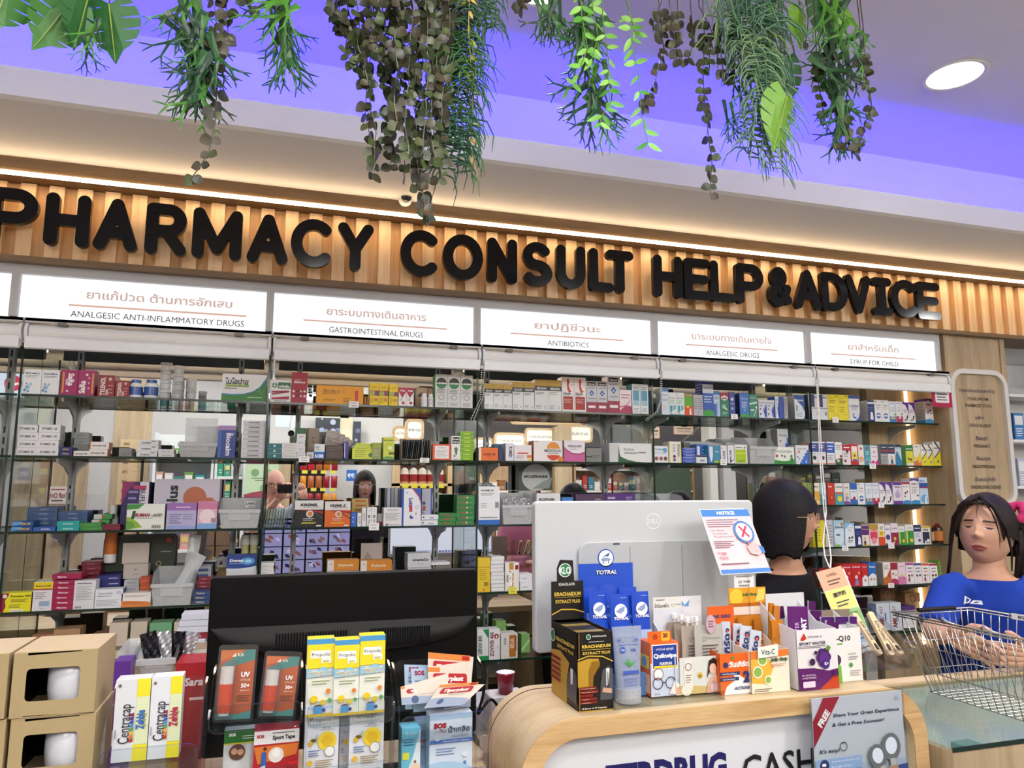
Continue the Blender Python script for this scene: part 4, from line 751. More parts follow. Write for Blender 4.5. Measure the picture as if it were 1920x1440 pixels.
B(926,1010,1036,'c0202c',[('rr',.1,.2,.9,.9,.1,'f0e8d8'),('r',.15,.3,.85,.62,'ecdc3c'),('c',.5,.45,.16,'5a6a9a'),('r',.2,.2,.8,.28,'4a5a8a')],'red carton with cream window');B(1012,1076,1046,'ebe6e2',[('c',.5,.82,.2,'b0283c'),('c',.5,.28,.42,'e09a3c'),('c',.5,.24,.26,'c8c8cc')],'white carton with orange oval')
B(1078,1148,1046,'4aa0b0',[('c',.5,.84,.2,'b0283c'),('c',.5,.22,.4,'6ab8c8'),('c',.42,.16,.16,'b0286a'),('l',.2,.5,.8,.7,2,'dff0f4')],'teal carton with pink cherries');B(1150,1232,1052,'ebe6ea',[('p',[(0,0),(1,0),(1,.32),(.6,.14),(.3,.26),(0,.14)],'d0207c'),('t','F',.5,.66,.12,'a01c50',dict(bold=.05)),('l',.2,.4,.8,.5,1,'999'),('l',.1,.86,.9,.94,1,'88a')],'white carton with pink waves')
dk=[('r',0,.55,1,1,'2c3c50'),('r',.1,.64,.9,.74,'a03c4c'),('l',.15,.8,.85,.9,1,'dfe4ea'),('r',0,0,1,.05,'a83c2c')]
B(1262,1342,1036,'a8acb0',dk+[('l',.1,.1,.9,.46,4,'7c8084')],'grey carton with slate top');B(1344,1424,1037,'e4e6ea',dk+[('c',.5,.38,.2,'e0b8a0'),('p',[(.3,.08),(.7,.08),(.62,.28),(.4,.28)],'4a5a80')],'white carton with slate top and running child');B(1426,1497,1038,'cfdbe6',[('p',[(0,0),(1,0),(1,.2),(.4,.65),(.25,.7),(0,.4)],'2c7ca8'),('r',0,.86,1,1,'22344c'),('t','Flumex',.5,.8,.05,'223',dict(fit=.7))],'pale carton with blue mountain')
B(1500,1542,1058,'1c6a3c',[],'narrow dark green carton');B(1545,1628,1050,'dcd83c',[('r',0,.72,1,1,'1c7a3c'),('t','BISOLIN',.5,.83,.06,'fff',dict(fit=.8,bold=.03)),('c',.35,.34,.13,'7a4a1c'),('c',.65,.3,.15,'7a4a1c'),('r',0,0,1,.12,'e8e4e0')],'yellow carton with green top and two figures');B(1631,1713,1040,'ece8dc',[('c',.6,.4,.5,'e8d030'),('c',.35,.55,.36,'ece8dc'),('wave',.2,.22,.03,'d8742c'),('c',.75,.18,.13,'e8c8b0'),('l',.12,.86,.7,.93,1,'444')],'cream carton with yellow crescent')
bs=[('p',[(0,0),(1,0),(1,.62),(0,.25)],'ecdc28'),('p',[(.15,1),(.4,1),(.95,.72),(.95,.62)],'22242c'),('p',[(.05,.34),(.1,.3),(.9,.6),(.9,.66)],'22242c'),('l',.1,.7,.6,.78,1,'333'),('c',.55,.18,.13,'3a7a80')]
B(1716,1850,1042,'ecebe6',bs,'white and yellow carton with black chevrons',n=2);B(1852,1934,1010,'ecebe6',bs,'taller white and yellow carton with black chevrons')
tag_(1140,1215,1252,1314)
# ---- bay 1, third shelf
on('B',1,'L3')
S(105,292,562,2,'1c4c8c',[('p',[(0,.1),(.35,.3),(.5,.9),(0,.9)],'5aa0d8'),('t','NAM 500',.62,.5,.4,'dcb850',dict(fit=.5,bold=.04))],'navy carton with gold lettering');S(302,502,616,1,'2f5cb0',[('t','GOFEN',.55,.5,.4,'dfe8f8',dict(fit=.4,bold=.03))],'low blue carton',d=.05)
S(252,520,436,5,'245088',[('t','IBUPRO',.55,.5,.3,'b8d0e8',dict(fit=.3))],'deep blue carton wrapped in film, left pile',dy=.085,d=.08);S(526,785,475,4,'245088',[('t','IBUPRO',.5,.5,.3,'b8d0e8',dict(fit=.3))],'deep blue carton wrapped in film, right pile',dy=.085,d=.08)
for xa,xb in((252,520),(528,790)):
 a,c=at(px(xa),960,y=2.96),at(px(xb),960,y=2.96);b=MB();N=8
 b.add([(a.x+(c.x-a.x)*i/N,2.962+.003*math.sin(i*2.3+j),LV['L3']+.002+j*.03)for j in range(5)for i in range(N+1)],[[j*(N+1)+i,j*(N+1)+i+1,(j+1)*(N+1)+i+1,(j+1)*(N+1)+i]for j in range(4)for i in range(N)])
 b.build('film_wrap',FILM,cat='wrapping',label='crinkled clear film around the %s pile of deep blue cartons'%('left' if xa<300 else 'right'))
S(512,712,562,2,'1ca0a0',[('t','IBUMAN400',.5,.45,.3,'dff4f0',dict(fit=.45,bold=.02))],'turquoise carton');S(716,912,578,2,'3c8a3c',[('l',.2,.35,.8,.6,1,'6ab05c')],'green carton near the front',d=.06);S(920,1078,595,3,'7a1c34',[('l',.1,.3,.8,.6,1,'3c0c1c')],'maroon carton in the low pile');S(850,1012,500,1,'44944c',[('r',0,0,.45,1,'d0d4d0'),('c',.5,.5,.08,'c84a30')],'green and white carton tilted on the pile at the back',dy=.09,yb=545)
S(820,980,548,1,'44944c',[('r',0,0,.45,1,'d0d4d0'),('c',.5,.5,.08,'c84a30')],'green and white carton behind the green pair',dy=.08,yb=585)
B(1100,1345,207,'2c1c5c',[('r',.66,0,1,1,'d8d4e0'),('p',[(0,1),(.5,1),(.2,.8),(0,.5)],'8a1c5c'),('p',[(.4,.92),(.9,.92),(.9,.84),(.45,.84)],'b02860'),('t','BUFLEX 600',.78,.5,.1,'3a2c4c',dict(rot=-90,fit=.7,bold=.02)),('l',.25,.45,.6,.85,3,'8a80b0')],'tall violet and white carton',dy=.06,d=.05)
B(1142,1487,408,'e8ebe4',[('p',[(0,.78),(.3,.82),(.45,1),(0,1)],'3a8a3c'),('p',[(0,0),(.42,.1),(.3,.3),(.12,.48),(0,.5)],'8ab03c'),('p',[(0,0),(.25,.1),(.18,.3),(0,.36)],'5a9a34'),('p',[(.12,.42),(.2,.42),(.24,.74),(.16,.74)],'1c4c2c'),('t','BUMAN',.42,.58,.13,'a01c3c',dict(fit=.4,bold=.05,shear=.2)),('t','-600',.79,.57,.13,'222',dict(fit=.28,bold=.01,shear=.2)),('l',.22,.44,.7,.48,1,'444'),('b',.68,.06,.92,.18,12,'333')],'white carton with green leaves',d=.05,side='b8bcb4')
on('P',1,'L3')
B(290,413,898,'c8c4d2',[('t','y-plus',.27,.5,.2,'1c1c24',dict(rot=90,fit=.75,bold=.04)),('p',[(0,0),(.12,0),(.08,.3),(0,.4)],'6a3c9a'),('c',.62,.62,.18,'b86a48'),('c',.85,.4,.16,'c07850'),('r',.6,.42,.9,.62,'b86a48')],'large lilac carton with a knee joint picture',dy=.07,d=.1)
B(313,369,943,'b8b4dc',[('r',0,.72,1,1,'9a6cb4'),('l',.1,.2,.5,.6,5,'5a6490'),('l',.55,.35,.9,.6,3,'7a80a8'),('l',.3,.78,.8,.9,1,'f0d8f0'),('wave',.12,.1,.04,'94a8e0')],'lilac carton fading to blue',d=.05);B(371,408,940,'e0b4c8',[('r',0,.72,1,1,'c87ca0'),('c',.5,.45,.4,'f0dce4'),('r',0,0,1,.2,'7ca8dc'),('b',.7,.24,.95,.4,5,'333')],'pink carton with pale round',d=.05)
on('D',1,'L3')
bin_(55,540,440,785,'frosted bin tagged LWN with flat bags inside',tag='LWN',depth=.12)
on('D',2,'L3')
e=empty('sachet_box',(at(px(562),960,y=YF).x,YF+.004,zlev()+.0003),cat='box',label='clear holder with rows of pale green sachets, third shelf, gastrointestinal bay');w=at(px(850),960,y=YF).x-e.location.x
b=MB();b.box(0,w,0,.0015,0,.034,'fff');b.box(0,w,.07,.0715,0,.06);b.box(0,.0015,0,.07,0,.05);b.box(w-.0015,w,0,.07,0,.05);b.box(0,w,0,.07,0,.0015);b.build('tray',ACRYL,e)
for k in range(22):
 b=MB();b.box(0,.001,0,.055,0,.066,('b8c8a8','4a6a50','d4dcc8')[k%3]);b.build('sachet',CARD,loc=(e.location.x+.004+k*(w-.018)/22,YF+.01,zlev()+.0025),rot=(0,math.radians(7),0),cat='packet',group='pale green sachets in the clear holder',label='pale green sachet standing edge-on in the clear holder')
kr=lambda t,c,sub:[('r',0,.66,1,1,'dfdfdd'),('t',t,.5,.84,.1,'16161a',dict(fit=.62,bold=.05,shear=.2)),('r',.3,.745,.9,.76,'16161a'),('p',[(0,.66),(.4,.63),(1,.5),(1,.6),(.5,.66)],'a01c1c'),('p',[(.2,.62),(.7,.5),(1,.3),(1,.34),(.7,.54)],'4a4a4c'),('c',.53,.5,.13,'dcd4cc'),('c',.54,.5,.08,'d07a30'),('l',.3,.24,.7,.36,2,'e0e0dc'),('t',sub,.5,.17,.06,'e8e03c',dict(fit=.5,bold=.02,shear=.3)),('rr',.76,.03,.94,.08,.02,'e8e8e4')]
B(915,1242,470,'101412',kr('KREMIL','','GERD'),'white-topped black carton with stomach emblem',d=.06,side='16181a');B(1255,1546,480,'d8681c',kr('KREMIL-S','','Spasmolytic'),'white-topped orange carton with stomach emblem',d=.06,side='a84a14')
S(1562,1745,450,3,'b8a050',[('r',.2,.35,.85,.65,'a03428')],'tan carton with red name',dy=.07,yb=600,d=.06)
S(1562,1745,605,2,'b8a050',[],'plain tan carton low at the back',dy=.07,d=.06)
B(1548,1612,605,'2464c0',[('l',.3,.2,.5,.8,2,'dfe8f8')],'small bright blue carton',d=.04)
on('F',2,'L3')
B(60,108,610,'e4e6e8',[('t','ALGYN',.5,.5,.2,'333',dict(rot=90,fit=.5))],'short white stick carton');B(112,162,552,'e2e4e6',[('t','ALGYN',.5,.5,.2,'333',dict(rot=90,fit=.4))],'white stick carton, first tall one');B(167,282,546,'e6e8ea',[('c',.5,.52,.28,'1c1c20'),('c',.56,.52,.14,'dcdcdc'),('t','OMAPEN',.5,.22,.1,'333',dict(rot=90,fit=.3)),('t','20',.5,.82,.05,'555',dict(rot=90))],'white stick carton with black round emblem',n=2)
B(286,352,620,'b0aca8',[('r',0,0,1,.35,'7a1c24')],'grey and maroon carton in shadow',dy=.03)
B(356,562,550,'e4e4e6',[('t','Omaprazin 20',.5,.88,.06,'333',dict(fit=.6,bold=.02)),('l',.08,.3,.92,.72,6,'8a8a8a'),('l',.3,.05,.9,.1,1,'555'),('c',.18,.08,.07,'6a7078')],'white carton covered in small print',d=.06)
for k in range(4):B(392+43*k,432+43*k,328,('b0b4b8','8c9094')[k%2],[('r',0,0,.14,1,'2444a0')]if k<2 else[],'upright grey-backed carton %s in the row behind the printed one'%('first','second','third','fourth')[k],dy=.075,d=.07)
lk=[('r',0,0,.1,1,'2450b0'),('p',[(.6,1),(1,1),(1,.65),(.9,.8)],'2450b0'),('p',[(.52,1),(.6,1),(.9,.8),(1,.62),(1,.58),(.86,.78)],'c0283c'),('t','Lokit',.47,.62,.1,'2c3c90',dict(rot=-90,fit=.24,bold=.04)),('r',.4,.38,.54,.54,'c0283c'),('c',.52,.24,.1,'2444a8'),('c',.58,.27,.07,'e9ebf2'),('o',.8,.5,.09,.015,'8890a0'),('l',.2,.86,.3,.92,1,'8890a0'),('l',.72,.2,.76,.45,1,'8890a0')]
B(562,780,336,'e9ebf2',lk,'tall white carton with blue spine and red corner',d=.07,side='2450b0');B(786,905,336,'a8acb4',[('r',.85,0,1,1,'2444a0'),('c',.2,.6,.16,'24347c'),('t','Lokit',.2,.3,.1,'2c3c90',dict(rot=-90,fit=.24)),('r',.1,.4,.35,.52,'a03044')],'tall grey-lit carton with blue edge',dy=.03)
S(780,970,630,2,'e4e6ea',[('t','Omex',.6,.45,.25,'3a4a70',dict(fit=.3,bold=.03)),('c',.12,.55,.05,'33406a'),('r',0,0,1,.07,'3a64b0')],'flat white carton with blue line',d=.06)
ml=[('t','MIRACID',.5,.5,.4,'a83c2c',dict(fit=.5,bold=.04))]
S(975,1172,612,3,'227a30',ml,'green carton with red name',d=.06);S(1176,1376,410,6,'1f7a38',[('t','MIRACID',.32,.5,.3,'a83c2c',dict(fit=.4,bold=.04)),('c',.58,.5,.06,'d8a080'),('l',.7,.4,.88,.6,1,'8ac09a')],'green carton with red name and round picture',d=.06)
tag_(192,302,722,805,desc='white double price tag')
# ---- bay 3, third shelf
on('K',3,'L3')
B(75,250,228,'e6e8ec',[('r',0,0,1,.13,'2464bc'),('t','DICLOGMED 100',.4,.9,.045,'222',dict(fit=.6,bold=.04)),('l',.1,.76,.75,.84,2,'888'),('b',.78,.44,.95,.6,8,'222'),('l',.1,.44,.4,.58,3,'999'),('l',.08,.16,.9,.22,1,'888')],'tall white carton with blue foot',d=.06)
pouch('foil_pouch',(at(px(75),880,y=YF+.03).x,YF+.045,LV['L3']+.112),.078,.055,'b8babc','crumpled silver pouch lying on top of the tall white-blue carton',bulge=.012,folds=.003,ops=[('l',.1,.3,.7,.8,4,'55585c')],rot=(math.radians(-14),0,0))
e,X,w,z,h=bin_(257,528,280,520,'pale blue-white bin heaped with silver foil strips')
for k in range(4):pouch('foil_strip',(X+.02+.025*k,YF+.03+.006*k,z+.05+.006*k),.055,.05,'c8cacc','crumpled silver foil strip %s in the pale bin'%('at the left','second','third','at the right')[k],bulge=.006,folds=.004,rot=(math.radians(-20+12*k),math.radians(18*k-25),0),group='silver foil strips heaped in the pale bin')
B(405,680,50,'3c4c44',[('c',.5,.5,.42,'c0c4c2',24,.9),('t','MOXIPHARM',.5,.54,.11,'1c201e',dict(fit=.72,bold=.05,shear=.2)),('p',[(.4,.06),(.9,.06),(1,.5),(.7,.34)],'8a9690')],'dark green carton with silver oval, high at the back',dy=.13,d=.05,yb=258)
B(405,545,262,'a8acac',[],'grey carton the dark green one stands on',dy=.13,d=.05);B(550,745,283,'dfe2e4',[('t','MOXIPHARM',.42,.8,.09,'24282c',dict(fit=.64,bold=.04)),('l',.1,.3,.9,.6,4,'888')],'white carton just left of the grey monitor top',d=.06)
B(755,850,316,'3a7cc8',[('l',.1,.8,.9,.9,1,'cfe0f4')],'bright blue carton peeping over the monitor');B(870,1110,290,'4a3050',[('t','E.KNIN',.75,.82,.06,'cfc4dc',dict(fit=.2))],'dark plum carton peeping over the monitor');B(1113,1358,284,'4c2470',[('t','E.KNIN',.2,.85,.07,'dfd4ec',dict(fit=.24,bold=.04)),('l',.68,.78,.9,.9,2,'b0a0cc')],'purple carton peeping over the monitor')
bin_(1360,1520,286,500,'frosted bin peeping over the monitor')
on('K',4,'L3')
bin_(1560,1770,286,500,'frosted bin peeping over the monitor at its middle')
# ---- bay 1, fourth shelf
on('B',1,'L4')
B(0,285,1208,'e8e020',[('p',[(0,0),(.12,0),(.2,.3),(.16,.6),(.26,.85),(.28,1),(0,1)],'8e1a34'),('c',.15,.84,.07,'e8d8d8'),('t','Ponstan 500',.66,.84,.11,'1c1c14',dict(fit=.64,bold=.02)),('l',.35,.5,.9,.7,3,'6c6a1c'),('l',.3,.2,.7,.42,3,'8c8a2c'),('r',.36,.02,.78,.14,'eceadc'),('l',.4,.05,.72,.1,1,'444')],'yellow carton with crimson wave',side='8e1a34')
B(303,478,1108,'e2e2e6',[('r',0,.76,1,1,'e4cc1c'),('t','Mefamed 500',.5,.86,.06,'3a3414',dict(fit=.8,bold=.02)),('r',0,.72,1,.76,'a0243c'),('b',.35,.16,.9,.34,14,'5a9ad0'),('l',.1,.4,.7,.66,4,'9a9aa0'),('t','20x10',.55,.08,.04,'2c3c6a')],'white carton with yellow top and blue bars')
for k,yt in enumerate((1128,1080)):S(468,690,yt,1,'a01848',[('t','Mainnox' if k==0 else 'XONNIAM',.45,.5,.4,'ecd4dc',dict(fit=.4,bold=.04))],'crimson flat carton',d=.08,yb=(1170,1125)[k],dy=.002)if 0 else None
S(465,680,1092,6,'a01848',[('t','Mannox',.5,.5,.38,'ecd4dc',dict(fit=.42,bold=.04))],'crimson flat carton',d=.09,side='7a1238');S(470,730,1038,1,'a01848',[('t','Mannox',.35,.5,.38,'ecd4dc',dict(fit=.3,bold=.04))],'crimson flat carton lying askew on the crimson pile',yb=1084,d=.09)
B(670,865,1096,'dddde2',[('l',.12,.86,.8,.94,1,'555'),('l',.1,.3,.85,.82,9,'9a9aa0'),('b',.08,.04,.4,.11,9,'333')],'white carton back covered in print')
B(850,1108,1175,'e4e6ec',[('t','Soproxen',.38,.8,.14,'2c3a66',dict(fit=.5)),('l',.1,.6,.6,.68,1,'5a6488'),('l',.08,.1,.92,.46,5,'9aa0b0'),('rr',.76,.76,.94,.9,.02,'bcc4dc')],'white carton with blue lettering',side='24306a',d=.06)
B(1092,1358,1208,'e8e2dc',[('wave',.45,.3,.05,'d8813c'),('l',.1,.72,.9,.86,2,'8a8480'),('l',.08,.2,.9,.4,2,'b0602c')],'white carton fading to orange foot',top='dcdcdc')
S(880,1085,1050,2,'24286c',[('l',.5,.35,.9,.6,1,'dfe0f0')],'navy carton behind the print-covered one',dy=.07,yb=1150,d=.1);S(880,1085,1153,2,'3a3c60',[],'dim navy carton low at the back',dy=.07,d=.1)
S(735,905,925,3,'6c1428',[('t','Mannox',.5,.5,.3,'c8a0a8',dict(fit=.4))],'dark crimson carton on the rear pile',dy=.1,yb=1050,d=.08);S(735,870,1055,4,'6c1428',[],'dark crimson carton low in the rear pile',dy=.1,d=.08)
S(1262,1352,1066,4,'b04c24',[('l',.2,.4,.8,.6,1,'d08860')],'rust-orange carton',dy=.05,d=.08);S(1120,1255,1090,4,'a8a8ac',[('l',.2,.3,.8,.7,2,'6a6a70')],'grey-white carton behind the orange foot one',dy=.06,d=.08)
bottle(938,1052,765,'e2e2e0','e8e8e6','white bottle with orange label high at the back','d0742c',dy=.13,neck=.55);bpy.data.objects['bottle.004'].location.z=at(px(995),px(0,938)[1],y=YF+.15).z
B(1105,1345,758,'c8beb2',[('l',.4,.6,.65,.7,1,'b0a69a')],'open cream lid standing up behind',dy=.14,d=.004,yb=945);B(1110,1335,948,'b8b2aa',[('p',[(.4,.7),(.5,.55),(.62,.7),(.52,.62)],'4a4a44'),('l',.4,.25,.62,.35,1,'5a6a8a')],'cream carton under its open lid',dy=.1,yb=1080,d=.05)
b=MB();b.prism(rr(0,0,.24,.13,.02),0,.03,'2a3428');Face(b,(0,0,0),(1,0,0),(0,0,1),.24,.13).draw([('c',.9,.86,.04,'b03428'),('o',.78,.2,.04,.008,'c8b070',8),('l',.8,.5,.95,.56,1,'8a9a80')]);a=at(px(915),px(0,1010)[1],y=3.055);b.build('gift_bag',CARD,loc=(a.x,3.055,a.z-.005),cat='bag',label='dark green gift bag with gold deer behind the cream carton, fourth shelf')
e,X,w,z,h=bin_(1355,1750,965,1320,'frosted bin holding a long clear packet',depth=.15)
pouch('clear_packet',(X+.05,YF+.05,z+.03),.045,.17,'c4c4c8','long clear packet of blisters slanting out of the frosted bin, fourth shelf',m=MILKY,rot=(math.radians(-12),math.radians(28),0));pouch('clear_packet',(X+.085,YF+.08,z+.03),.04,.21,'b8b4b8','upright grey clear packet standing in the frosted bin, fourth shelf',m=MILKY,rot=(math.radians(-5),math.radians(6),0),ops=[('o',.5,.6,.2,.04,'8a6a6c'),('l',.2,.1,.8,.4,5,'777')])
S(1742,1890,1190,3,'2c4474',[('t','Dilofenac',.4,.5,.4,'d0c488',dict(fit=.5,bold=.03))],'slate blue carton with yellow name',d=.08);S(1775,1900,1065,3,'7a1c2c',[('t','Ridmin',.45,.5,.35,'e0c8c8',dict(fit=.4))],'wine red carton',dy=.07,yb=1165,d=.08)
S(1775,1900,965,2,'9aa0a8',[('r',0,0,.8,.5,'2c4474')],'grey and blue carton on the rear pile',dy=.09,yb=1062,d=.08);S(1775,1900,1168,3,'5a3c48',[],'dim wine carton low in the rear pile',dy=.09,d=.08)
on('D',1,'L4')
B(150,490,1082,'1c3c84',[('c',.7,.6,.25,'4a94cc',20,.5),('c',.72,.6,.12,'9cd0ec',20,.5),('t','Duran',.33,.66,.16,'f0f2f6',dict(fit=.46,bold=.05)),('l',.08,.42,.5,.5,1,'b0c8e4'),('wave',.18,.3,-.08,'c8d0d8')],'dark blue carton with a bright glow, propped high',yb=1262,dy=.02,d=.06,z0=1.2)
on('P',1,'L4')
B(425,482,1068,'c8ccd0',[('l',.1,.8,.9,.9,1,'888')],'white carton the dark blue glow carton rests on',d=.07,dy=.02,yb=1105)if 0 else None
S(425,482,1070,3,'c4c6ca',[('l',.1,.4,.7,.6,1,'777')],'pale carton under the dark blue glow carton',dy=.015,d=.07)
for k in range(2):bottle(453+16*k,468+16*k,1003,'c8c088','e4e0d4','%s slim olive and white tube behind the dark blue carton'%('left','right')[k],'b0a860',dy=.12,neck=.9,name='tube')
S(424,480,1040,1,'2c2838',[],'charcoal carton behind the olive tubes',yb=1064,dy=.1)if 0 else None
on('D',2,'L4')
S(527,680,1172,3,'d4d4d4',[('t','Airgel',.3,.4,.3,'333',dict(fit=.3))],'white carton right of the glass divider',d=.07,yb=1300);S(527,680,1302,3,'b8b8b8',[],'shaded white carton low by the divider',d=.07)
dh=[('r',0,0,.2,1,'d8d4cc'),('t','Dehecta',.58,.52,.24,'e8dcc0',dict(fit=.46,bold=.03)),('t','30',.1,.65,.16,'666'),('l',.3,.22,.7,.3,1,'e0b060')]
B(1282,1640,1138,'c8801c',dh,'orange carton with white left end, left one',yb=1260,d=.06);B(1655,2010,1142,'c8801c',dh,'orange carton with white left end, right one',yb=1262,d=.06)
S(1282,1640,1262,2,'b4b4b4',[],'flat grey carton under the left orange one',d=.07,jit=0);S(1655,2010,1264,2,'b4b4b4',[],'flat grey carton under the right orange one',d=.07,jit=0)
B(1660,1900,950,'a8a09a',[('p',[(.1,.0),(.6,.0),(.3,.5)],'8c8680')],'raised taupe carton flap behind the orange cartons',yb=1140,dy=.06,d=.003)
on('F',2,'L4')
B(626,888,1065,'c4c8cc',[('t','smectaGo',.56,.55,.2,'2c2c34',dict(fit=.7,bold=.04)),('l',.4,.18,.7,.26,1,'666')],'white carton just above the black monitor',yb=1220,d=.08,side='a4a8ac')
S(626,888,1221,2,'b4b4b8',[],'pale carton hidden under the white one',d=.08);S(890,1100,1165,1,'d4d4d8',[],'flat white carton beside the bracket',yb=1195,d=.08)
# ---- bay 3, fourth and fifth shelf
on('K',3,'L4')
B(68,172,812,'dcbc24',[('r',0,.72,1,.74,'a88c14'),('l',.15,.35,.8,.68,6,'a88c1c'),('b',.5,.18,.85,.3,8,'333'),('c',.5,.07,.1,'d07a20')],'golden yellow carton',d=.06)
S(177,283,800,9,'e0e0e2',[('r',0,0,1,.1,'b4b4b8')],'flat white carton in the nine-high pile',d=.06)
B(292,408,852,'e6e4e0',[('r',.3,0,.6,1,'b8862c'),('t','Metrolex',.46,.45,.16,'fff',dict(rot=-90,fit=.6,bold=.04)),('r',.72,.76,.95,.92,'8e1a24'),('l',.1,.1,.22,.8,1,'888')],'white carton with gold stripe',d=.06,side='d0ccc8')
S(415,518,940,2,'e0e0e4',[('l',.2,.3,.6,.5,1,'888')],'small white carton by the grey monitor',d=.06)
tag_(320,390,1052,1105,col='e4dc3c',desc='yellow handwritten tag')if TAGN else None
on('Z',3,'L5')
B(1000,1112,105,'dfe4e2',[('wave',.14,.14,0,'1c8a4c'),('p',[(.5,1),(1,1),(1,.7)],'1c8a4c'),('t','LERVIX 800',.25,.5,.14,'2c3430',dict(rot=90,fit=.6,bold=.02))],'white carton with green corners');B(1116,1222,100,'e6e2e4',[('t','ZOVIVIR 400',.25,.5,.14,'6a1c30',dict(rot=90,fit=.8,bold=.03)),('c',.68,.76,.22,'8e1a2c'),('p',[(.58,.76),(.68,.81),(.78,.76),(.68,.68)],'f0e0e0'),('t','10',.8,.4,.07,'888',dict(rot=90))],'white carton with crimson gem emblem');B(1230,1392,142,'dcd8d2',[('r',.5,.06,.9,.94,'b07024'),('r',.86,.3,.93,.9,'a02c1c'),('t','V120',.68,.6,.16,'f4e4d0',dict(rot=-90,fit=.4,bold=.03)),('t','400',.25,.7,.12,'6a6a6a',dict(rot=-90,fit=.3))],'white carton with brown panel',d=.06)
for k in range(2):S(1180+250*k,1275+235*k,(20,150)[k],1,'7aa85c',[('p',[(0,0),(1,.6),(1,.8),(0,.2)],'a8d08c')],'green film-wrapped carton %s'%('behind the brown panel one','near the grey monitor')[k],d=.06,dy=.08)
# ---- syrup bay, lower shelves
on('J',5,'L3')
f=lambda*a:list(a)
B(30,78,268,'8aa04c',[],'lime carton partly behind the dark-haired woman');B(80,128,270,'7c9448',[],'second lime carton partly behind the dark-haired woman')
B(132,220,272,'e6dcc4',[('r',0,0,1,.62,'d8a840'),('c',.3,.3,.2,'e8c880'),('c',.7,.12,.22,'ecd49c'),('t','Mo-d',.5,.84,.07,'444',dict(fit=.6,bold=.04))],'cream carton with amber bubbles');B(224,294,272,'9cc0d0',[('r',0,0,1,.5,'3a8ca0'),('c',.5,.35,.26,'e4f0f0')],'pale blue carton beside the bead chain');B(302,384,272,'c4301c',[('t','Tepli',.4,.84,.07,'fff',dict(fit=.5,bold=.04)),('c',.5,.3,.26,'a81c14'),('c',.55,.33,.14,'d08c3c')],'red carton with darker round')
B(388,480,276,'48a0b8',[('r',0,.6,1,1,'e8e4e0'),('t','YOUTIN',.5,.82,.07,'333',dict(fit=.8,bold=.05)),('r',.1,.5,.9,.58,'d8602c'),('c',.55,.28,.3,'f0d82c'),('c',.45,.32,.04,'222'),('c',.66,.32,.04,'222')],'blue carton with yellow smiling round');B(484,556,276,'e0dcdc',[('t','ILAX',.5,.8,.07,'222',dict(fit=.7,bold=.03)),('c',.5,.5,.25,'d8c4a0'),('c',.5,.3,.28,'a890b4'),('wave',.15,.1,.05,'7a4c94')],'pale carton with violet foot');B(560,638,274,'e6eaf0',[('r',0,.7,1,1,'2c64b4'),('wave',.25,.2,.05,'2c64b4'),('c',.55,.3,.2,'b01c2c'),('l',.15,.56,.85,.64,1,'48a')],'white-blue carton with red cherries')
B(642,724,272,'eaecf0',tz,'white carton with split blue disc');B(732,808,274,'dfe8f0',ks+[('r',0,0,1,.28,'3f7fc0'),('c',.3,.2,.16,'e0b860'),('c',.68,.2,.16,'e0b860')],'pale carton with blue foot and two faces');B(811,884,276,'e6e8ee',ks+[('r',0,0,1,.3,'b0285c'),('c',.5,.24,.2,'f0c8b0')],'pale carton with magenta foot and one face')
B(888,1034,262,'eceaf0',rb,'white carton with purple curved side',n=2);B(1042,1140,262,'e6e0ea',[('r',0,.86,1,1,'5a2f8c'),('t','YEDEN',.5,.78,.07,'333',dict(fit=.7,bold=.03)),('c',.5,.42,.3,'b8a4cc'),('c',.55,.6,.14,'c8b4d8'),('r',0,0,1,.16,'6a3c94')],'lilac carton with a head picture');B(1143,1232,262,'ecebee',[('r',0,.9,1,1,'b0244c'),('t','Bruny',.5,.8,.07,'333',dict(fit=.7)),('wave',.14,.16,.03,'3c8cc4'),('c',.4,.5,.12,'8e1a2c'),('c',.65,.56,.1,'6a2430'),('c',.3,.36,.08,'3a2a30')],'white carton with dark berries and blue foot')
B(1235,1335,225,'ecebee',[('p',[(0,.9),(.5,.94),(1,.88),(1,1),(0,1)],'5a2f8c'),('t','RedPart',.5,.8,.055,'222',dict(fit=.7,bold=.04)),('wave',.12,.14,.03,'3c8cc4'),('l',.15,.4,.8,.7,4,'999'),('c',.78,.34,.1,'334')],'white carton with purple crown, tall one');B(1337,1432,212,'c4d8ec',[('t','iflow',.4,.88,.07,'3a5a9a',dict(fit=.6,bold=.02)),('r',0,.64,1,.8,'2c50a0'),('r',0,.6,1,.64,'a02c4c'),('c',.5,.2,.4,'6aa8dc'),('p',[(.5,.02),(.7,.02),(.8,.3),(.6,.3)],'e8f0f8')],'tall pale blue carton at the right end')
tag_(880,948,490,552)
on('J',5,'L4')
B(140,274,696,'ddd028',[('t','Zyrtec',.5,.8,.06,'5a5414',dict(fit=.5)),('l',.12,.2,.7,.7,5,'a09420')],'yellow carton beside the dark-haired woman');B(280,368,690,'c4c6cc',[('r',0,.5,.3,.9,'3a3e58'),('l',.4,.1,.9,.85,7,'8c8e94')],'grey carton behind the bead loop')
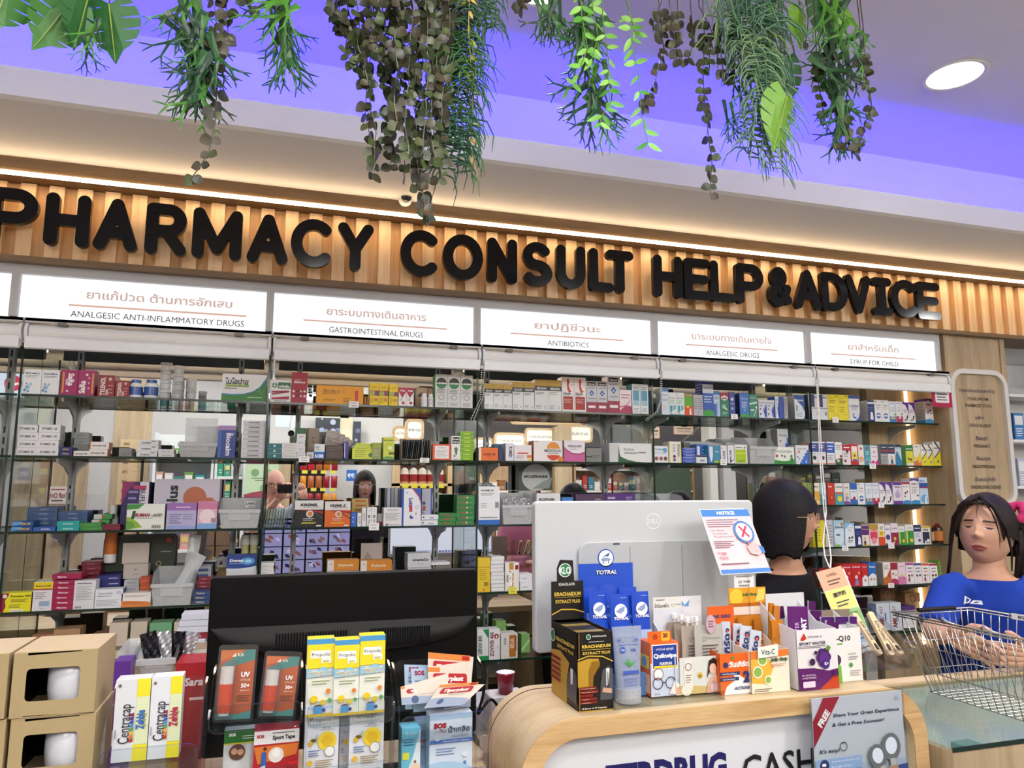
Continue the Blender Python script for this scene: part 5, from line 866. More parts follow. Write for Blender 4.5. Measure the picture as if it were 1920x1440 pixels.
B(375,490,695,'a8cce0',[('p',[(0,.2),(.5,.0),(.9,.2),(1,.55),(.8,.9),(.3,.8),(0,.5)],'cfe4ee'),('t','AERIUM',.5,.74,.07,'2c3c5a',dict(fit=.8,bold=.04)),('rr',.2,.42,.6,.48,.03,'3a5a94'),('c',.3,.05,.25,'8cc04c',16,.4),('c',.8,.86,.12,'d8742c')],'sky-blue carton with curved white shape');B(496,610,722,'90bce0',[('p',[(.0,.1),(.3,0),(1,0),(1,.85),(.6,.95),(.1,.75)],'e4ecf4'),('t','ALLORA',.55,.8,.06,'4a84c0',dict(fit=.7)),('t','Syrup',.5,.7,.05,'333',dict(fit=.35)),('c',.45,.36,.1,'4a3c3c'),('c',.72,.38,.1,'4a3c3c'),('l',.3,.16,.8,.28,2,'667')],'light blue carton with two children')
B(614,690,740,'1c2a6c',[('r',.05,.82,.95,.94,'e8ecf4'),('c',.6,.38,.16,'eef2f8'),('p',[(.35,.08),(.85,.08),(.78,.36),(.45,.36)],'eef2f8'),('l',.1,.5,.9,.7,2,'5a6cb0')],'navy carton with white cartoon shape');B(693,775,756,'e4dcd4',[('r',0,.55,1,1,'5a2470'),('t','Disento',.5,.84,.07,'f0d8a0',dict(fit=.8)),('c',.35,.36,.15,'d8a078'),('r',.22,.06,.5,.26,'3c2c3c'),('wave',.06,.06,0,'c8a83c')],'purple and white carton with a child')
B(778,874,736,'ecdcd8',[('r',0,.75,1,1,'b8902c'),('rr',.08,.3,.92,.74,.2,'d83c60'),('t','Sibarin',.5,.68,.05,'fff',dict(fit=.7,bold=.03)),('c',.5,.24,.3,'e890a0')],'white carton with pink melon shape');B(878,948,732,'ecebe6',[('r',.1,.42,.9,.68,'e8c82c'),('r',0,0,1,.4,'d8481c'),('l',.2,.72,.8,.9,2,'555'),('l',.25,.5,.75,.62,2,'b05a1c')],'white carton with yellow and orange blocks')
B(952,1016,745,'e4e2ea',[('c',.5,.4,.4,'4a3c80'),('t','ChiCol',.5,.8,.06,'333',dict(fit=.8,bold=.03)),('r',0,0,1,.1,'6a5a9a')],'white carton with violet disc');B(1018,1100,728,'e2d8e0',[('r',0,0,1,.58,'8e1c4c'),('t','e-Kids',.5,.78,.07,'b0305c',dict(fit=.7,bold=.02)),('c',.5,.3,.2,'e0b050'),('c',.4,.14,.1,'e8c870')],'white over crimson carton with bee-yellow shape')
tp=[('r',0,0,1,.7,'2c8c3c'),('r',.12,.08,.26,.68,'e8dc4c'),('t','TAPYL',.5,.84,.06,'333',dict(fit=.7)),('c',.7,.22,.2,'e8c42c')]
B(1102,1178,762,'e6e8e2',tp,'green carton with yellow stripe, shorter one');B(1181,1273,742,'e6e8e2',tp,'green carton with yellow stripe, taller one')
B(1277,1360,745,'dcdee8',[('r',0,.66,1,1,'1c2c5c'),('t','Nasotin',.5,.84,.07,'fff',dict(fit=.75,bold=.03)),('l',.12,.38,.8,.6,3,'8a8c9a'),('c',.7,.22,.17,'5a3c50')],'pale carton with navy top');B(1364,1464,758,'e4e2dc',[('r',.1,.06,.9,.68,'1c2444'),('t','MULLIX',.5,.8,.08,'222',dict(fit=.6,bold=.05)),('c',.7,.2,.17,'dfe4ec'),('c',.4,.14,.12,'c8d0dc'),('r',0,.9,1,1,'d8bc3c')],'white carton with night-blue picture')
bottle(1472,1520,748,'2c1810','8a1c24','brown syrup bottle with cream label','d8c8a0',neck=.45,kcap=.12,dy=.02);bottle(1514,1592,728,'2c1810','7a1420','brown syrup bottle with orange label at the shelf end','c87a3c',neck=.42,kcap=.12)
tag_(470,545,978,1035);tag_(990,1062,945,1010)
on('J',5,'L5')
rd=[('t','Indoxin',.5,.88,.07,'f4e8e8',dict(fit=.8,bold=.03)),('c',.45,.42,.16,'e8d0c8'),('p',[(.25,.05),(.7,.05),(.62,.3),(.34,.3)],'8c84b4'),('c',.72,.6,.12,'e89050')]
B(150,235,1235,'b01c2c',rd[1:],'red carton partly behind the woman in black')if 0 else None
B(470,688,1188,'c0202c',rd,'red carton with small figures',n=2);B(691,760,1182,'c4242c',[('p',[(0,0),(1,0),(1,.4),(.5,.5),(0,.35)],'ece8ea'),('t','Temprin',.5,.86,.06,'fff',dict(fit=.8)),('c',.5,.26,.2,'c89080')],'red carton with white lower curve');B(763,854,1168,'2c68b8',[('p',[(0,0),(1,0),(1,.45),(.5,.55),(0,.4)],'e4e8ee'),('t','Tempra',.5,.82,.07,'fff',dict(fit=.8,bold=.03)),('c',.3,.28,.13,'c88070'),('c',.7,.28,.13,'d89a60')],'blue carton with white lower curve')
B(930,1015,1168,'ece6e0',[('p',[(1,0),(.3,.25),(1,.75)],'b8481c'),('wave',.3,.3,.08,'c86a2c'),('l',.1,.7,.8,.9,3,'777')],'white carton with rust-orange leaf',side='b0a898');B(1018,1096,1170,'ebe0e2',[('r',0,.68,1,1,'9e1c3c'),('c',.3,.5,.12,'8e1a34'),('c',.7,.44,.12,'c89a80'),('wave',.25,.2,.05,'b0305c')],'crimson-topped white carton with small figures');B(1099,1184,1172,'e8d4e0',[('t','SARABEL',.5,.84,.05,'6a4c6a',dict(fit=.8)),('c',.5,.4,.18,'e0c040'),('wave',.35,.3,.05,'d07cac'),('c',.75,.3,.12,'c04a80')],'pink carton with yellow round')
for k,(a,c,t)in enumerate([(1188,1275,'b03c8c'),(1278,1366,'4a3c94'),(1370,1450,'d8502c'),(1454,1545,'a01c2c')]):B(a,c,1172+3*k,'ebe8ea',[('r',0,.9,1,1,t),('t','Rutin' if k%2==0 else 'ซาร่า',.5,.76,.07,'333',dict(fit=.55,bold=.03)),('r',.2,.58,.8,.62,t),('c',.35,.4,.12,'3a2424'),('p',[(.2,.12),(.5,.12),(.44,.32),(.26,.32)],('a03c4c','e8e0e4','a02c2c','c0b0b0')[k]),('c',.72,.4,.12,('a02c3c','2c2c30','d8a83c','8c1c2c')[k]),('l',.2,.04,.7,.08,1,'999')],'white carton with %s top strip'%('magenta','violet','orange','dark red')[k])
B(1552,1642,1145,'7cb44c',[('l',.2,.3,.8,.8,3,'c8e4a8')],'light green carton at the shelf end',dy=.06)
tag_(990,1060,1402,1450)
b_='c0202c'
B(215,465,1240,'b01c2c',rd,'red carton with small figures, left trio',n=3,dy=.03)
on('N',5,'L6')
am=[('t','AMK',.35,.3,.2,'8c2c3c',dict(rot=90,fit=.4,bold=.05)),('t','457',.35,.75,.14,'8c2c3c',dict(rot=90)),('l',.6,.1,.7,.9,1,'3a6a9c')]
B(330,432,205,'ccd6e0',am,'pale carton, red letters running up, left one',yb=410,side='9cb0c4');B(434,518,200,'ccd6e0',am,'pale carton, red letters running up, right one',yb=410,side='9cb0c4')
B(362,470,95,'7a5030',[('o',.5,.4,.2,.05,'b88c60')],'brown carton with ring emblem',dy=.12,yb=170,d=.05);B(548,660,128,'9a7450',[('o',.5,.4,.2,.05,'4a3020')],'tan carton with ring emblem',dy=.1,yb=195,d=.05);B(525,625,225,'4a2c6c',[('r',0,0,1,.7,'dfe0e6')],'violet-topped white carton low on the right',dy=.03,yb=390)
# ================================================================= the part of the shop that the mirror shows
def plane_obj(px0,py0,px1,py1,y,col='eee',ops=None,name='poster',m=None,cat='poster',label='',dep=.02,**k):
 """a board on a wall facing the mirror (+Y), measured where the mirror shows it; its picture is turned so that it reads from that side"""
 a,c=vat(px0,py0,y),vat(px1,py1,y);w,h=abs(c.x-a.x),a.z-c.z
 b=MB();b.box(0,w,-dep,0,0,h,col);F=Face(b,(w,0,0),(-1,0,0),(0,0,1),w,h);F.draw(ops)
 return b.build(name,m or MATTE,loc=(min(a.x,c.x),y,c.z),cat=cat,label=label,**k)
YR=-2.65;NUM='first second third fourth fifth sixth seventh eighth ninth tenth eleventh twelfth thirteenth fourteenth'.split();ROW=['top','second','third','fourth','lowest']
b=MB();b.box(-6,1.35,YR-.1,YR,0,CEIL_Z);struct('wall_rear_partition',b,GREYP)
a,c=vat(30,860,YR+.04),vat(168,860,YR+.04)
for i in range(2):
 x0=a.x+(c.x-a.x)*i/2;b=MB();b.box(0,(c.x-a.x)/2-.01,0,.04,0,2.1);d=b.build('door_%d'%(i+1),PILM,loc=(x0,YR+.002,0),kind='structure')
 b=MB();b.tube([(.1 if i else .5,.045,1.0),(.1 if i else .5,.09,1.0)],.012,8);b.ball((.1 if i else .5,.1,1.0),.03,10);b.build('door_handle',CHROME,d,smooth=True)
plane_obj(88,912,128,945,YR+.05,'d8ccc4',[('t','Staff Only',.5,.5,.3,'8a3c4c',dict(fit=.85,bold=.03)),('l',.2,.75,.8,.9,1,'8a3c4c'),('l',.25,.1,.75,.28,1,'333')],'door_sign',label='small pale Staff Only sign on the wooden door, seen in the mirror',cat='sign',dep=.004)
b=MB();b.box(0,1,-.01,0,0,CEIL_Z);a,c=vat(214,800,YR+.012),vat(284,800,YR+.012);b=MB();b.box(0,c.x-a.x,-.012,0,0,2.9);struct('trim_6',b,PILM,loc=(a.x,YR+.012,0))
a0,c0=vat(228,800,YR+.02),vat(276,800,YR+.02)
b=MB();b.box(0,c0 .x-a0 .x,0,.003,.9,2.05,'d0b48a');F=Face(b,(c0 .x-a0 .x,.003,0),(-1,0,0),(0,0,1),c0 .x-a0 .x,1)
F.rect(.02,.9,.14,2.05,'1c1a18')
for k in range(91,205):F.rect(.14,k/100,.14+(.3 if k%10==0 else .2 if k%5==0 else .12),k/100+.002,'1c1a18')
for k in range(100,210,10):F.text(str(k),.72,k/100,.028,'1c1a18',bold=.02)
b.build('height_chart',PAPER,loc=(a0 .x,YR+.012,0),cat='chart',label='tall wooden height chart numbered in centimetres, seen in the mirror')
# white shelf unit with goods
def rack(px0,px1,y,zs,goods,name,label,dep=.3,m=BLW,seed=1,hgt=2.1,cw=.09,group=None,glabel='',side=True):
 x0,x1=vat(px0,850,y).x,vat(px1,850,y).x;w=x1-x0
 e=empty(name,(x0,y,0),cat='shelf unit',label=label)
 b=MB();b.box(0,.025,-dep,0,0,hgt);b.box(w-.025,w,-dep,0,0,hgt);b.box(0,w,-dep,-dep+.02,0,hgt);b.build('frame',m,e)
 r=random.Random(seed);bb=MB()
 for z in zs:
  b=MB();b.box(.025,w-.025,-dep+.02,0,z-.02,z);b.build('shelf_board',m,e)
  x=.03
  while x<w-.03-cw*.6:
   ww=cw*r.uniform(.7,1.15);hh=r.uniform(.1,.2);c_=r.choice(goods)
   if x+ww>w-.03:break
   bb.box(x,x+ww*.95,-.14,-.03,z+.0005,z+hh,c_);F=Face(bb,(x+ww*.95,-.03,z),(-1,0,0),(0,0,1),ww*.95,hh);F.draw([('r',.12,.5,.88,.85,r.choice(['f0f0ee','e8d87c','ffffff',c_])),('l',.2,.15,.8,.4,2,'dddddd')])
   x+=ww+.012
  t=MB();t.box(0,w-.06,0,.003,z-.03,z-.006,'e6e6e6');t.build('price_rail',PAPER,e,(.03,.001,0))
 bb.build('shelf_packs',CARD,loc=(x0,y,0),kind='stuff',cat='packs',label='rows of coloured packs on the '+glabel)
 return e
rack(288,402,-2.2,[.9,1.2,1.5,1.82],['3a9a94','2c8c8c','e0e0e0','d8a090','f0ece8','c8782c','6aa04c'],'shelf_unit','white shelf unit of teal packs right of the height chart, seen in the mirror',seed=3,glabel='teal and white shelf unit in the mirror')
rack(404,462,-2.2,[.9,1.15,1.4,1.65],['b83c3c','2c8c6c','e8e4dc','5a3c34','d8d0c8'],'shelf_unit','narrow white shelf unit of small red and green packs, seen in the mirror',seed=5,cw=.07,glabel='narrow shelf unit in the mirror')
plane_obj(460,870,520,935,-2.1,'c4dcb8',[('c',.3,.75,.12,'8ab07c'),('c',.7,.75,.12,'7aa46c'),('l',.2,.5,.8,.62,2,'5a7a50'),('c',.4,.3,.14,'8ab07c'),('wave',.2,.12,.06,'9a4454')],label='pale green poster behind the bald man, seen in the mirror')
plane_obj(521,862,540,1000,-2.12,'c8ac80',None,'post',PILM,cat='post',label='light wooden post beside the green poster, seen in the mirror',dep=.06)
# peg rack of snack bags
x0,x1=vat(541,880,-2.3).x,vat(610,880,-2.3).x
e=empty('peg_rack',(x0,-2.3,0),cat='rack',label='dark peg rack of orange and red bags, seen in the mirror');b=MB();b.box(0,x1-x0,-.03,0,0,2.15,'24201e');b.build('board',MATTE,e)
r_=random.Random(4)
for i in range(6):
 for j in range(5):
  z=1.86-.19*j;x=x0+.04+i*.083;c_=r_.choice(['b8641c','c8801c','8a1c24','b0242c','a05a2c','5a2c6c'])
  o=pouch('snack_bag',(x,-2.24,z-.14),.066,.13,c_,'%s snack bag, %s row of the dark peg rack, seen in the mirror'%(NUM[i],ROW[j]),bulge=.012,m=PLAST,group='snack bags on the dark peg rack');
 b=MB();b.tube([(x0+.073+i*.083-x0,0,1.0),(x0+.073+i*.083-x0,0,1.0)],.001)if 0 else None
for j in range(4):
 for i in range(5):b=MB();b.box(0,.06,0,.002,0,.035,'d8cc4c');b.build('price_tag',PAPER,loc=(x0+.04+i*.1,-2.215,1.875-.19*j),cat='price tag',group='yellow tags of the dark peg rack',label='%s yellow price tag, %s row of the dark peg rack, seen in the mirror'%(NUM[i],ROW[j]))
plane_obj(517,778,556,801,-2.0,'cfe2f0',None,'ceiling_sign',BKL,cat='sign',label='pale blue lit panel near the ceiling, seen in the mirror')
plane_obj(592,783,636,842,-2.55,'20242c',[('c',r_.random(),r_.random(),r_.uniform(.04,.12),r_.choice(['8a94ac','5a6480','b0b8cc','3c4458']))for _ in range(26)],label='dark poster of blue-grey bubbles high on the wall, seen in the mirror')
plane_obj(636,782,660,842,-2.56,'e8e0c4',None,'wall_board',cat='panel',label='cream panel beside the dark bubble poster, seen in the mirror')
plane_obj(663,790,676,834,-2.55,'2c343c',[('c',.4,.6,.3,'5a6480'),('c',.6,.2,.2,'8a94ac')],label='narrow dark poster right of the cream panel, seen in the mirror')
plane_obj(650,881,669,902,-2.3,'2c60b0',[('t','.99',.5,.5,.4,'e8f0fa',dict(fit=.8,bold=.04))],'sale_sign',label='blue .99 sale sign over the dark-haired woman in the mirror',cat='sign')
# cctv bullet camera and the white wifi camera
p=vat(546,810,-1.2);e=empty('security_camera',p,cat='camera',label='small white bullet camera on a wall arm, seen in the mirror');b=MB();b.tube([(0,0,.12),(0,0,.03),(0,.03,0)],.02,10,'e8e8e8');b.tube([(0,.0,0),(0,.12,-.02)],[.032,.036],12,'eeeeee');b.build('body',PLAST,e,smooth=True);b=MB();b.tube([(0,.118,-.02),(0,.126,-.021)],.03,12,'101010');b.build('lens',PLAST,e)
b=MB();b.tube([(0,0,.12),(0,0,CEIL_Z-p.z)],.01,8);b.build('arm',BLW,e)
# tasting racks with yellow tags and green foliage above
x0,x1=vat(742,880,-2.0).x,vat(848,880,-2.0).x
e=empty('bottle_rack',(x0,-2.0,0),cat='shelf unit',label='wooden shelf of clear-capped bottles with yellow tags, seen in the mirror')
b=MB();b.box(0,.05,-.3,0,0,2.0);b.box(x1-x0-.05,x1-x0,-.3,0,0,2.0);b.box(0,x1-x0,-.3,-.28,0,2.0)
for z in(1.0,1.3,1.58,1.9,1.98):b.box(0,x1-x0,-.3,0,z-.03,z)
b.build('frame',OAK,e)
for z in(1.0,1.3,1.58):
 for i in range(5):
  bb=MB();bb.lathe([(.001,0,'c8a070'),(.045,.0,'c8a070'),(.05,.02,'8a2c2c'),(.05,.1,'d8d0c0'),(.042,.15,'e4e4e4'),(.02,.17,'b0803c'),(.001,.18)],12);bb.build('jar',PLAST,loc=(x0+.11+i*.1,-2.07,z+.0005),cat='jar',group='jars on the wooden rack',label='%s amber jar, %s board of the wooden rack, seen in the mirror'%(NUM[i],{1.0:'lowest',1.3:'middle',1.58:'upper'}[z]))
  b=MB();b.box(0,.07,0,.002,0,.045,'dccf3c');b.build('price_tag',PAPER,loc=(x0+.075+i*.1,-1.998,z-.05),cat='price tag',group='yellow tags of the wooden rack',label='%s yellow price tag, %s board of the wooden rack, seen in the mirror'%(NUM[i],{1.0:'lowest',1.3:'middle',1.58:'upper'}[z]))
def lit_arch(px0,py0,px1,py1,y,txt,label,col='efe9dc'):
 a,c=vat(px0,py0,y),vat(px1,py1,y);w,h=c.x-a.x,a.z-c.z;e=empty('arched_sign',(a.x,y,c.z),cat='sign',label=label)
 b=MB();ring(b,rr(-.03,-.03,w+.03,h+.03,.06),rr(0,0,w,h,.04),-.05,0);b.build('frame',OAKX,e)
 b=MB();b.box(0,w,-.04,-.01,0,h,col);F=Face(b,(w,-.01,0),(-1,0,0),(0,0,1),w,h);F.text(txt,.5,.5,.3,'6a6660',fit=.85,bold=.02);b.build('lit_panel',BKL,e)
lit_arch(765,790,790,822,-2.0,'BABY MOM','lit arched sign above the wooden bottle rack, seen in the mirror');lit_arch(741,803,761,822,-2.06,'BODY CARE','smaller lit arched sign above the wooden bottle rack, seen in the mirror')
for k,(q0,q1,y0,y1)in enumerate([(931,982,815,838),(988,1040,806,832),(1048,1108,800,826),(892,922,824,842)]):
 lit_arch(q0,y0,q1,y1,-3.2+(k==0)*.07,'HEALTH WELLNESS BEAUTY','lit arched HEALTH WELLNESS BEAUTY sign, %s one, seen in the mirror'%('second','third','largest right','leftmost')[k])
lit_arch(960,778,1090,795,-3.35,'PREMIUMS & KIDS | VITAMINS | HEALTH & WELLNESS','long wooden arch with dark lettering above the lit signs, seen in the mirror','d8c09a')
rack(900,1038,-3.3,[.9,1.2,1.5],['d8b48c','8a5a34','c84838','e8e0d4','3c6c8c'],'shelf_unit','wooden shelf unit under the lit arches, left part, seen in the mirror',m=OAK,seed=8,hgt=2.0,cw=.1,glabel='left arch shelf unit in the mirror')
rack(1076,1300,-3.3,[.9,1.2,1.5,1.8],['e0d0b8','b8443c','2c2c3c','c89ab0','3c7c94','e8e4e0'],'shelf_unit','wooden shelf unit of bottles and pink packs behind the girl, seen in the mirror',m=OAK,seed=11,hgt=2.1,cw=.1,glabel='right arch shelf unit in the mirror')
plane_obj(1040,800,1074,1000,-3.1,'c8ac80',None,'wood_column',PILM,cat='column',label='light wooden column between the two arch shelf units, seen in the mirror',dep=.15)
plane_obj(1264,797,1300,815,-2.9,'e8cdb8',[('t','YEAR & KIDS',.5,.35,.25,'5a4030',dict(fit=.7)),('r',.1,.6,.9,.7,'5a4030')],'ceiling_sign',cat='sign',label='small cream hanging sign in a dark frame, seen in the mirror')
plane_obj(1210,800,1237,822,-2.9,'e8cdb8',[('t','FOOD & KIDS',.5,.35,.25,'5a4030',dict(fit=.7)),('r',.1,.6,.9,.7,'5a4030')],'ceiling_sign',cat='sign',label='second small cream hanging sign in a dark frame, seen in the mirror')
plane_obj(1328,780,1350,1000,-2.6,'e8e6e2',None,'white_column',cat='column',label='slim white column, seen in the mirror',dep=.2)
plane_obj(1352,780,1384,1000,-2.7,'dcdcdc',None,'white_column',cat='column',label='grey-white column beside the slim one, seen in the mirror',dep=.2)
plane_obj(1,692,44,745,-1.5,'cfe0ea',[('c',.45,.5,.36,'c03444'),('t','tigerplast',.45,.5,.14,'ffffff',dict(fit=.6,bold=.04))],'round_logo_sign',BKL,cat='sign',label='pale sign with red round logo at the far left, seen in the mirror')
b=MB();b.box(0,.6,-.3,0,0,1.9,'3c4c3c');b.build('dark_cabinet',MATTE,loc=(4.6,-2.6,0),cat='cabinet',label='dark green cabinet far right, seen in the mirror')
rack(1420,1600,-3.0,[.9,1.3,1.6,1.9],['5a6a5c','4a5a5c','7c6c5c','a83c34'],'shelf_unit','dim shelf unit behind the dark-haired woman, seen in the mirror',m=GREYP,seed=15,cw=.14,glabel='dim shelf unit in the mirror')
# ================================================================= counters, monitors and the goods in front
REG['Q']=(1000,1060,5.144);REG['R']=(1300,1060,5.144);REG['V']=(380,1160,4.8);REG['X']=(700,1160,5.144);REG['Y']=(180,1180,5.5375)
LAM=wood('blond_laminate','bda57c','d6c099','X',4,.4);PLY=wood('ply_edge','b8925f','d9b886','X',14,.5)
WHITEM=mat('white_laminate','d8dbe2',.35,var=.01);DARK=mat('dark_laminate','3a3836',.5)
ZC,YC=1.071,1.43
# cash counter: a rounded wooden band round a white panel
A0,A1=.455,1.435
b=MB();O=rr(A0,.35,A1,ZC,.115,20);I=rr(A0+.038,.388,A1-.038,ZC-.038,.085,20)
e=empty('cash_counter',(0,0,0),cat='counter',label='cash counter with a thick rounded wooden band round a white front')
ring(b,O,I,YC,YC+.26);b.build('wooden_band',LAM,e)
b=MB();ring(b,rr(A0-.001,.349,A1+.001,ZC+.001,.116,20),rr(A0+.037,.387,A1-.037,ZC-.037,.086,20),YC-.004,YC);b.build('edge_band',PLY,e)
b=MB();ring(b,rr(A0-.001,.349,A1+.001,ZC+.0012,.116,20),rr(A0+.01,.36,A1-.01,ZC-.01,.11,20),YC+.225,YC+.227,'5a4020');b.build('seam',MATTE,e)
b=MB();b.prism(I,YC+.02,YC+.22,'d8dbe2');F=Face(b,(A0,YC+.02,0),(1,0,0),(0,0,1),1,1,lift=.001)
xt=at(1135,1430,y=YC+.02).x-A0;x2=at(1362,1430,y=YC+.02).x-A0;zt_=at(1300,1416,y=YC+.02).z
F.text('TERDRUG',(xt+x2)/2,zt_-.026,.052,'14145a',fit=x2-xt,bold=.05)
F.poly([((at(1265,1436,y=YC).x-A0),zt_-.03),((at(1280,1436,y=YC).x-A0),zt_-.03),((at(1280,1436,y=YC).x-A0),zt_-.045),((at(1265,1436,y=YC).x-A0),zt_-.045)],'1f9a6a')
x3=at(1390,1425,y=YC+.02).x-A0;F.text('CASHIER',x3+.145,at(1500,1400,y=YC+.02).z-.03,.058,'14141a',fit=.29,bold=.012)
b.build('front_panel',[CARD],e)
b=MB();b.box(A0+.05,A1-.05,YC+.03,YC+.24,0,.36,'4a4642');b.build('plinth',MATTE,e)
# pharmacists' desk with the two monitors
b=MB();b.box(-1.6,1.42,1.70,2.12,.84,.87,'c8b490');e=empty('desk',(0,0,0),cat='desk',label='low wooden desk behind the counters carrying the monitors and bins');b.build('desk_top',LAM,e)
for x in(-1.55,-.2,1.36):b=MB();b.box(x,x+.03,1.72,2.1,0,.84);b.build('side_panel',LAM,e)
b=MB();b.box(-1.6,.44,1.22,1.66,.905,.93);e=empty('pharmacy_counter',(0,0,0),cat='counter',label='wooden pharmacy counter under the acrylic display stands');b.build('counter_top',LAM,e);b=MB();b.box(-1.58,.42,1.25,1.67,0,.905);b.build('base',PILM,e)
# black monitor seen from behind
m0,m1=at(395,1082,y=1.58),at(895,1062,y=1.58);w_=m1 .x-m0 .x;ztop=m0 .z;hM=.335;zb0=ztop-hM
e=empty('computer_monitor',(m0 .x,1.58,zb0),cat='monitor',label='black computer monitor seen from behind, a bulging band with two vent grilles')
b=MB();b.prism(rr(0,0,w_,hM,.008,3),0,.022,'111114');b.build('housing',BLACK,e,bevel=.003)
b=MB();N=26;P0=[]
zhi,zmid=hM-.098,hM-.155
def bulge(t):return(.0005+.0155*min(1,math.sin(math.pi*min(max(t,.0),1))**.5))
top=[(w_*t,zhi-.006*math.sin(math.pi*t)*0)for t in[i/N for i in range(N+1)]]
vs=[];rows=6
for j in range(rows+1):
 for i in range(N+1):
  t=i/N;lo=zhi-.058*min(1,(math.sin(math.pi*t))**.38);z=zhi+(lo-zhi)*j/rows;q=j/rows
  vs.append((w_*(.008+.984*t),-.014*math.sin(math.pi*min(1,q*.62+.0))*min(1,math.sin(math.pi*t)*3),z))
b.add(vs,[[j*(N+1)+i,(j+1)*(N+1)+i,(j+1)*(N+1)+i+1,j*(N+1)+i+1]for j in range(rows)for i in range(N)],'1a1a1e')
vs2=[vs[rows*(N+1)+i]for i in range(N+1)]+[(v[0],.001,v[2]-.002)for v in vs[rows*(N+1):]]
b.add(vs2,[[i,N+1+i,N+2+i,i+1]for i in range(N)],'1a1a1e');b.build('bulging_band',mat('satin_black','050506',.5,spec=.25),e,smooth=True)
for gx0,gx1 in((.235,.495),(.575,.81)):
 for k in range(25):
  x=w_*(gx0+(gx1-gx0)*k/25);b=MB();b.prism([(x,zhi-.048),(x+.0024,zhi-.049),(x+.0030,zhi-.014),(x+.0008,zhi-.013)],-.0155,-.008,'020203');b.build('vent_slot',BLACK,e)
for sx in(622,714):
 p=at(sx,1182 if sx>700 else 1190,y=1.58);b=MB();b.ball((p.x-m0 .x,-.001,p.z-zb0),.0035,10,sc=(1,.6,1));b.build('screw',CHROME,e,smooth=True)
SCRN=mat('lit_screen',None,.2,emit='col',es=.7)
b=MB();b.box(.01,w_-.01,.022,.0235,.02,hM-.01,'0a0a10');F=Face(b,(w_-.01,.0235,.02),(-1,0,0),(0,0,1),w_-.02,hM-.03)
rs=random.Random(2)
for i in range(4):
 for j in range(4):
  u,v=i/4+.01,j/4+.01;F.rect(u,v,u+.23,v+.23,'8f8fc0')
  for k in range(5):x,y=u+rs.uniform(.01,.16),v+rs.uniform(.01,.14);F.poly([(x,y),(x+.05,y+.02),(x+.06,y+.08),(x+.02,y+.07)],rs.choice(['7a5a5c','3c3450','5a4a6c','b8b0d8','8a4c50','2c2840']))
b.build('screen',SCRN,e)
b=MB();b.box(w_/2-.03,w_/2+.03,-.02,.0,.943-zb0,.12,'111114');b.box(w_/2-.12,w_/2+.12,-.07,.12,.875-zb0+.055*0-.005+.056,.875-zb0+.061,'111114')if 0 else b.box(w_/2-.12,w_/2+.12,-.06,.09,.9302-zb0,.942-zb0,'111114');b.build('stand',BLACK,e)
# grey-white all-in-one seen from behind
d0,d1=at(1003,940,y=1.76),at(1411,938,y=1.76);w_=d1 .x-d0 .x;zt_=d0 .z;hD=zt_-at(1003,1226,y=1.76).z;zb0=zt_-hD
SILV=mat('silver_plastic','c9cdd0',.4,var=.015,bscale=3)
e=empty('computer_monitor',(d0 .x,1.76,zb0),cat='monitor',label='silver-grey all-in-one computer seen from behind, round logo on its back')
b=MB();b.prism(rr(0,0,w_,hD,.012,4),0,.028,'fff');b.build('housing',SILV,e,bevel=.004)
b=MB();x0=at(1086,1100,y=1.75).x-d0 .x;z1=hD-(zt_-at(1100,1017,y=1.75).z);P=[(x0,.0),(w_-.09,.0)]+[(w_-.09-.03+.03*math.cos(math.radians(t)),z1-.03+.03*math.sin(math.radians(t)))for t in range(0,91,15)]+[(x0+.03-.03*math.sin(math.radians(t)),z1-.03+.03*math.cos(math.radians(t)))for t in range(0,91,15)]
b.prism(P,-.009,0,'fff');b.build('rear_cover',mat('silver_cover','b9bdc0',.45,var=.01),e,bevel=.002)
for sx in(1183,1281):x=at(sx,1100,y=1.75).x-d0 .x;b=MB();b.box(x-.0006,x+.0006,-.0095,-.009,.0,z1-.012,'6c7072');b.build('seam',MATTE,e)
x=at(1156,1019,y=1.75).x-d0 .x;b=MB();b.box(x-.009,x+.009,-.0094,-.008,z1-.008,z1-.003,'50545a');b.build('slot',MATTE,e)
p=at(1225,977,y=1.76);b=MB();F=Face(b,(p.x-d0 .x-.022,-.0002,p.z-zb0-.022),(1,0,0),(0,0,1),.044,.044);F.ring(.5,.5,.46,.035,'ffffff',32);F.text('DELL',.5,.5,.26,'f4f6f8',fit=.66,bold=.01);b.build('logo',PLAST,e)
b=MB();b.box(.01,w_-.01,.028,.0295,.02,hD-.01,'dfe4fa');F=Face(b,(w_-.01,.0295,.02),(-1,0,0),(0,0,1),w_-.02,hD-.03);F.rect(0,0,1,.05,'b8c0e8');F.rect(0,.94,1,1,'c4cce8')
for k in range(9):F.rect(.3+k*.03,.015,.315+k*.03,.035,'3a4060')
b.build('screen',SCRN,e)
b=MB();b.box(w_/2-.07,w_/2+.07,.0,.03,.872-zb0,0);b.box(w_/2-.14,w_/2+.14,-.05,.14,.8705-zb0,.88-zb0);b.build('stand',SILV,e)
b=MB();b.box(0,.36,0,.13,0,.012,'141416')
for i in range(14):
 for j in range(5):b.box(.008+i*.0248,.029+i*.0248,.01+j*.023,.029+j*.023,.012,.018,'1c1c20')
b.build('keyboard',BLACK,loc=(.50,1.93,.871),cat='keyboard',label='black keyboard lying behind the grey computer on the desk')
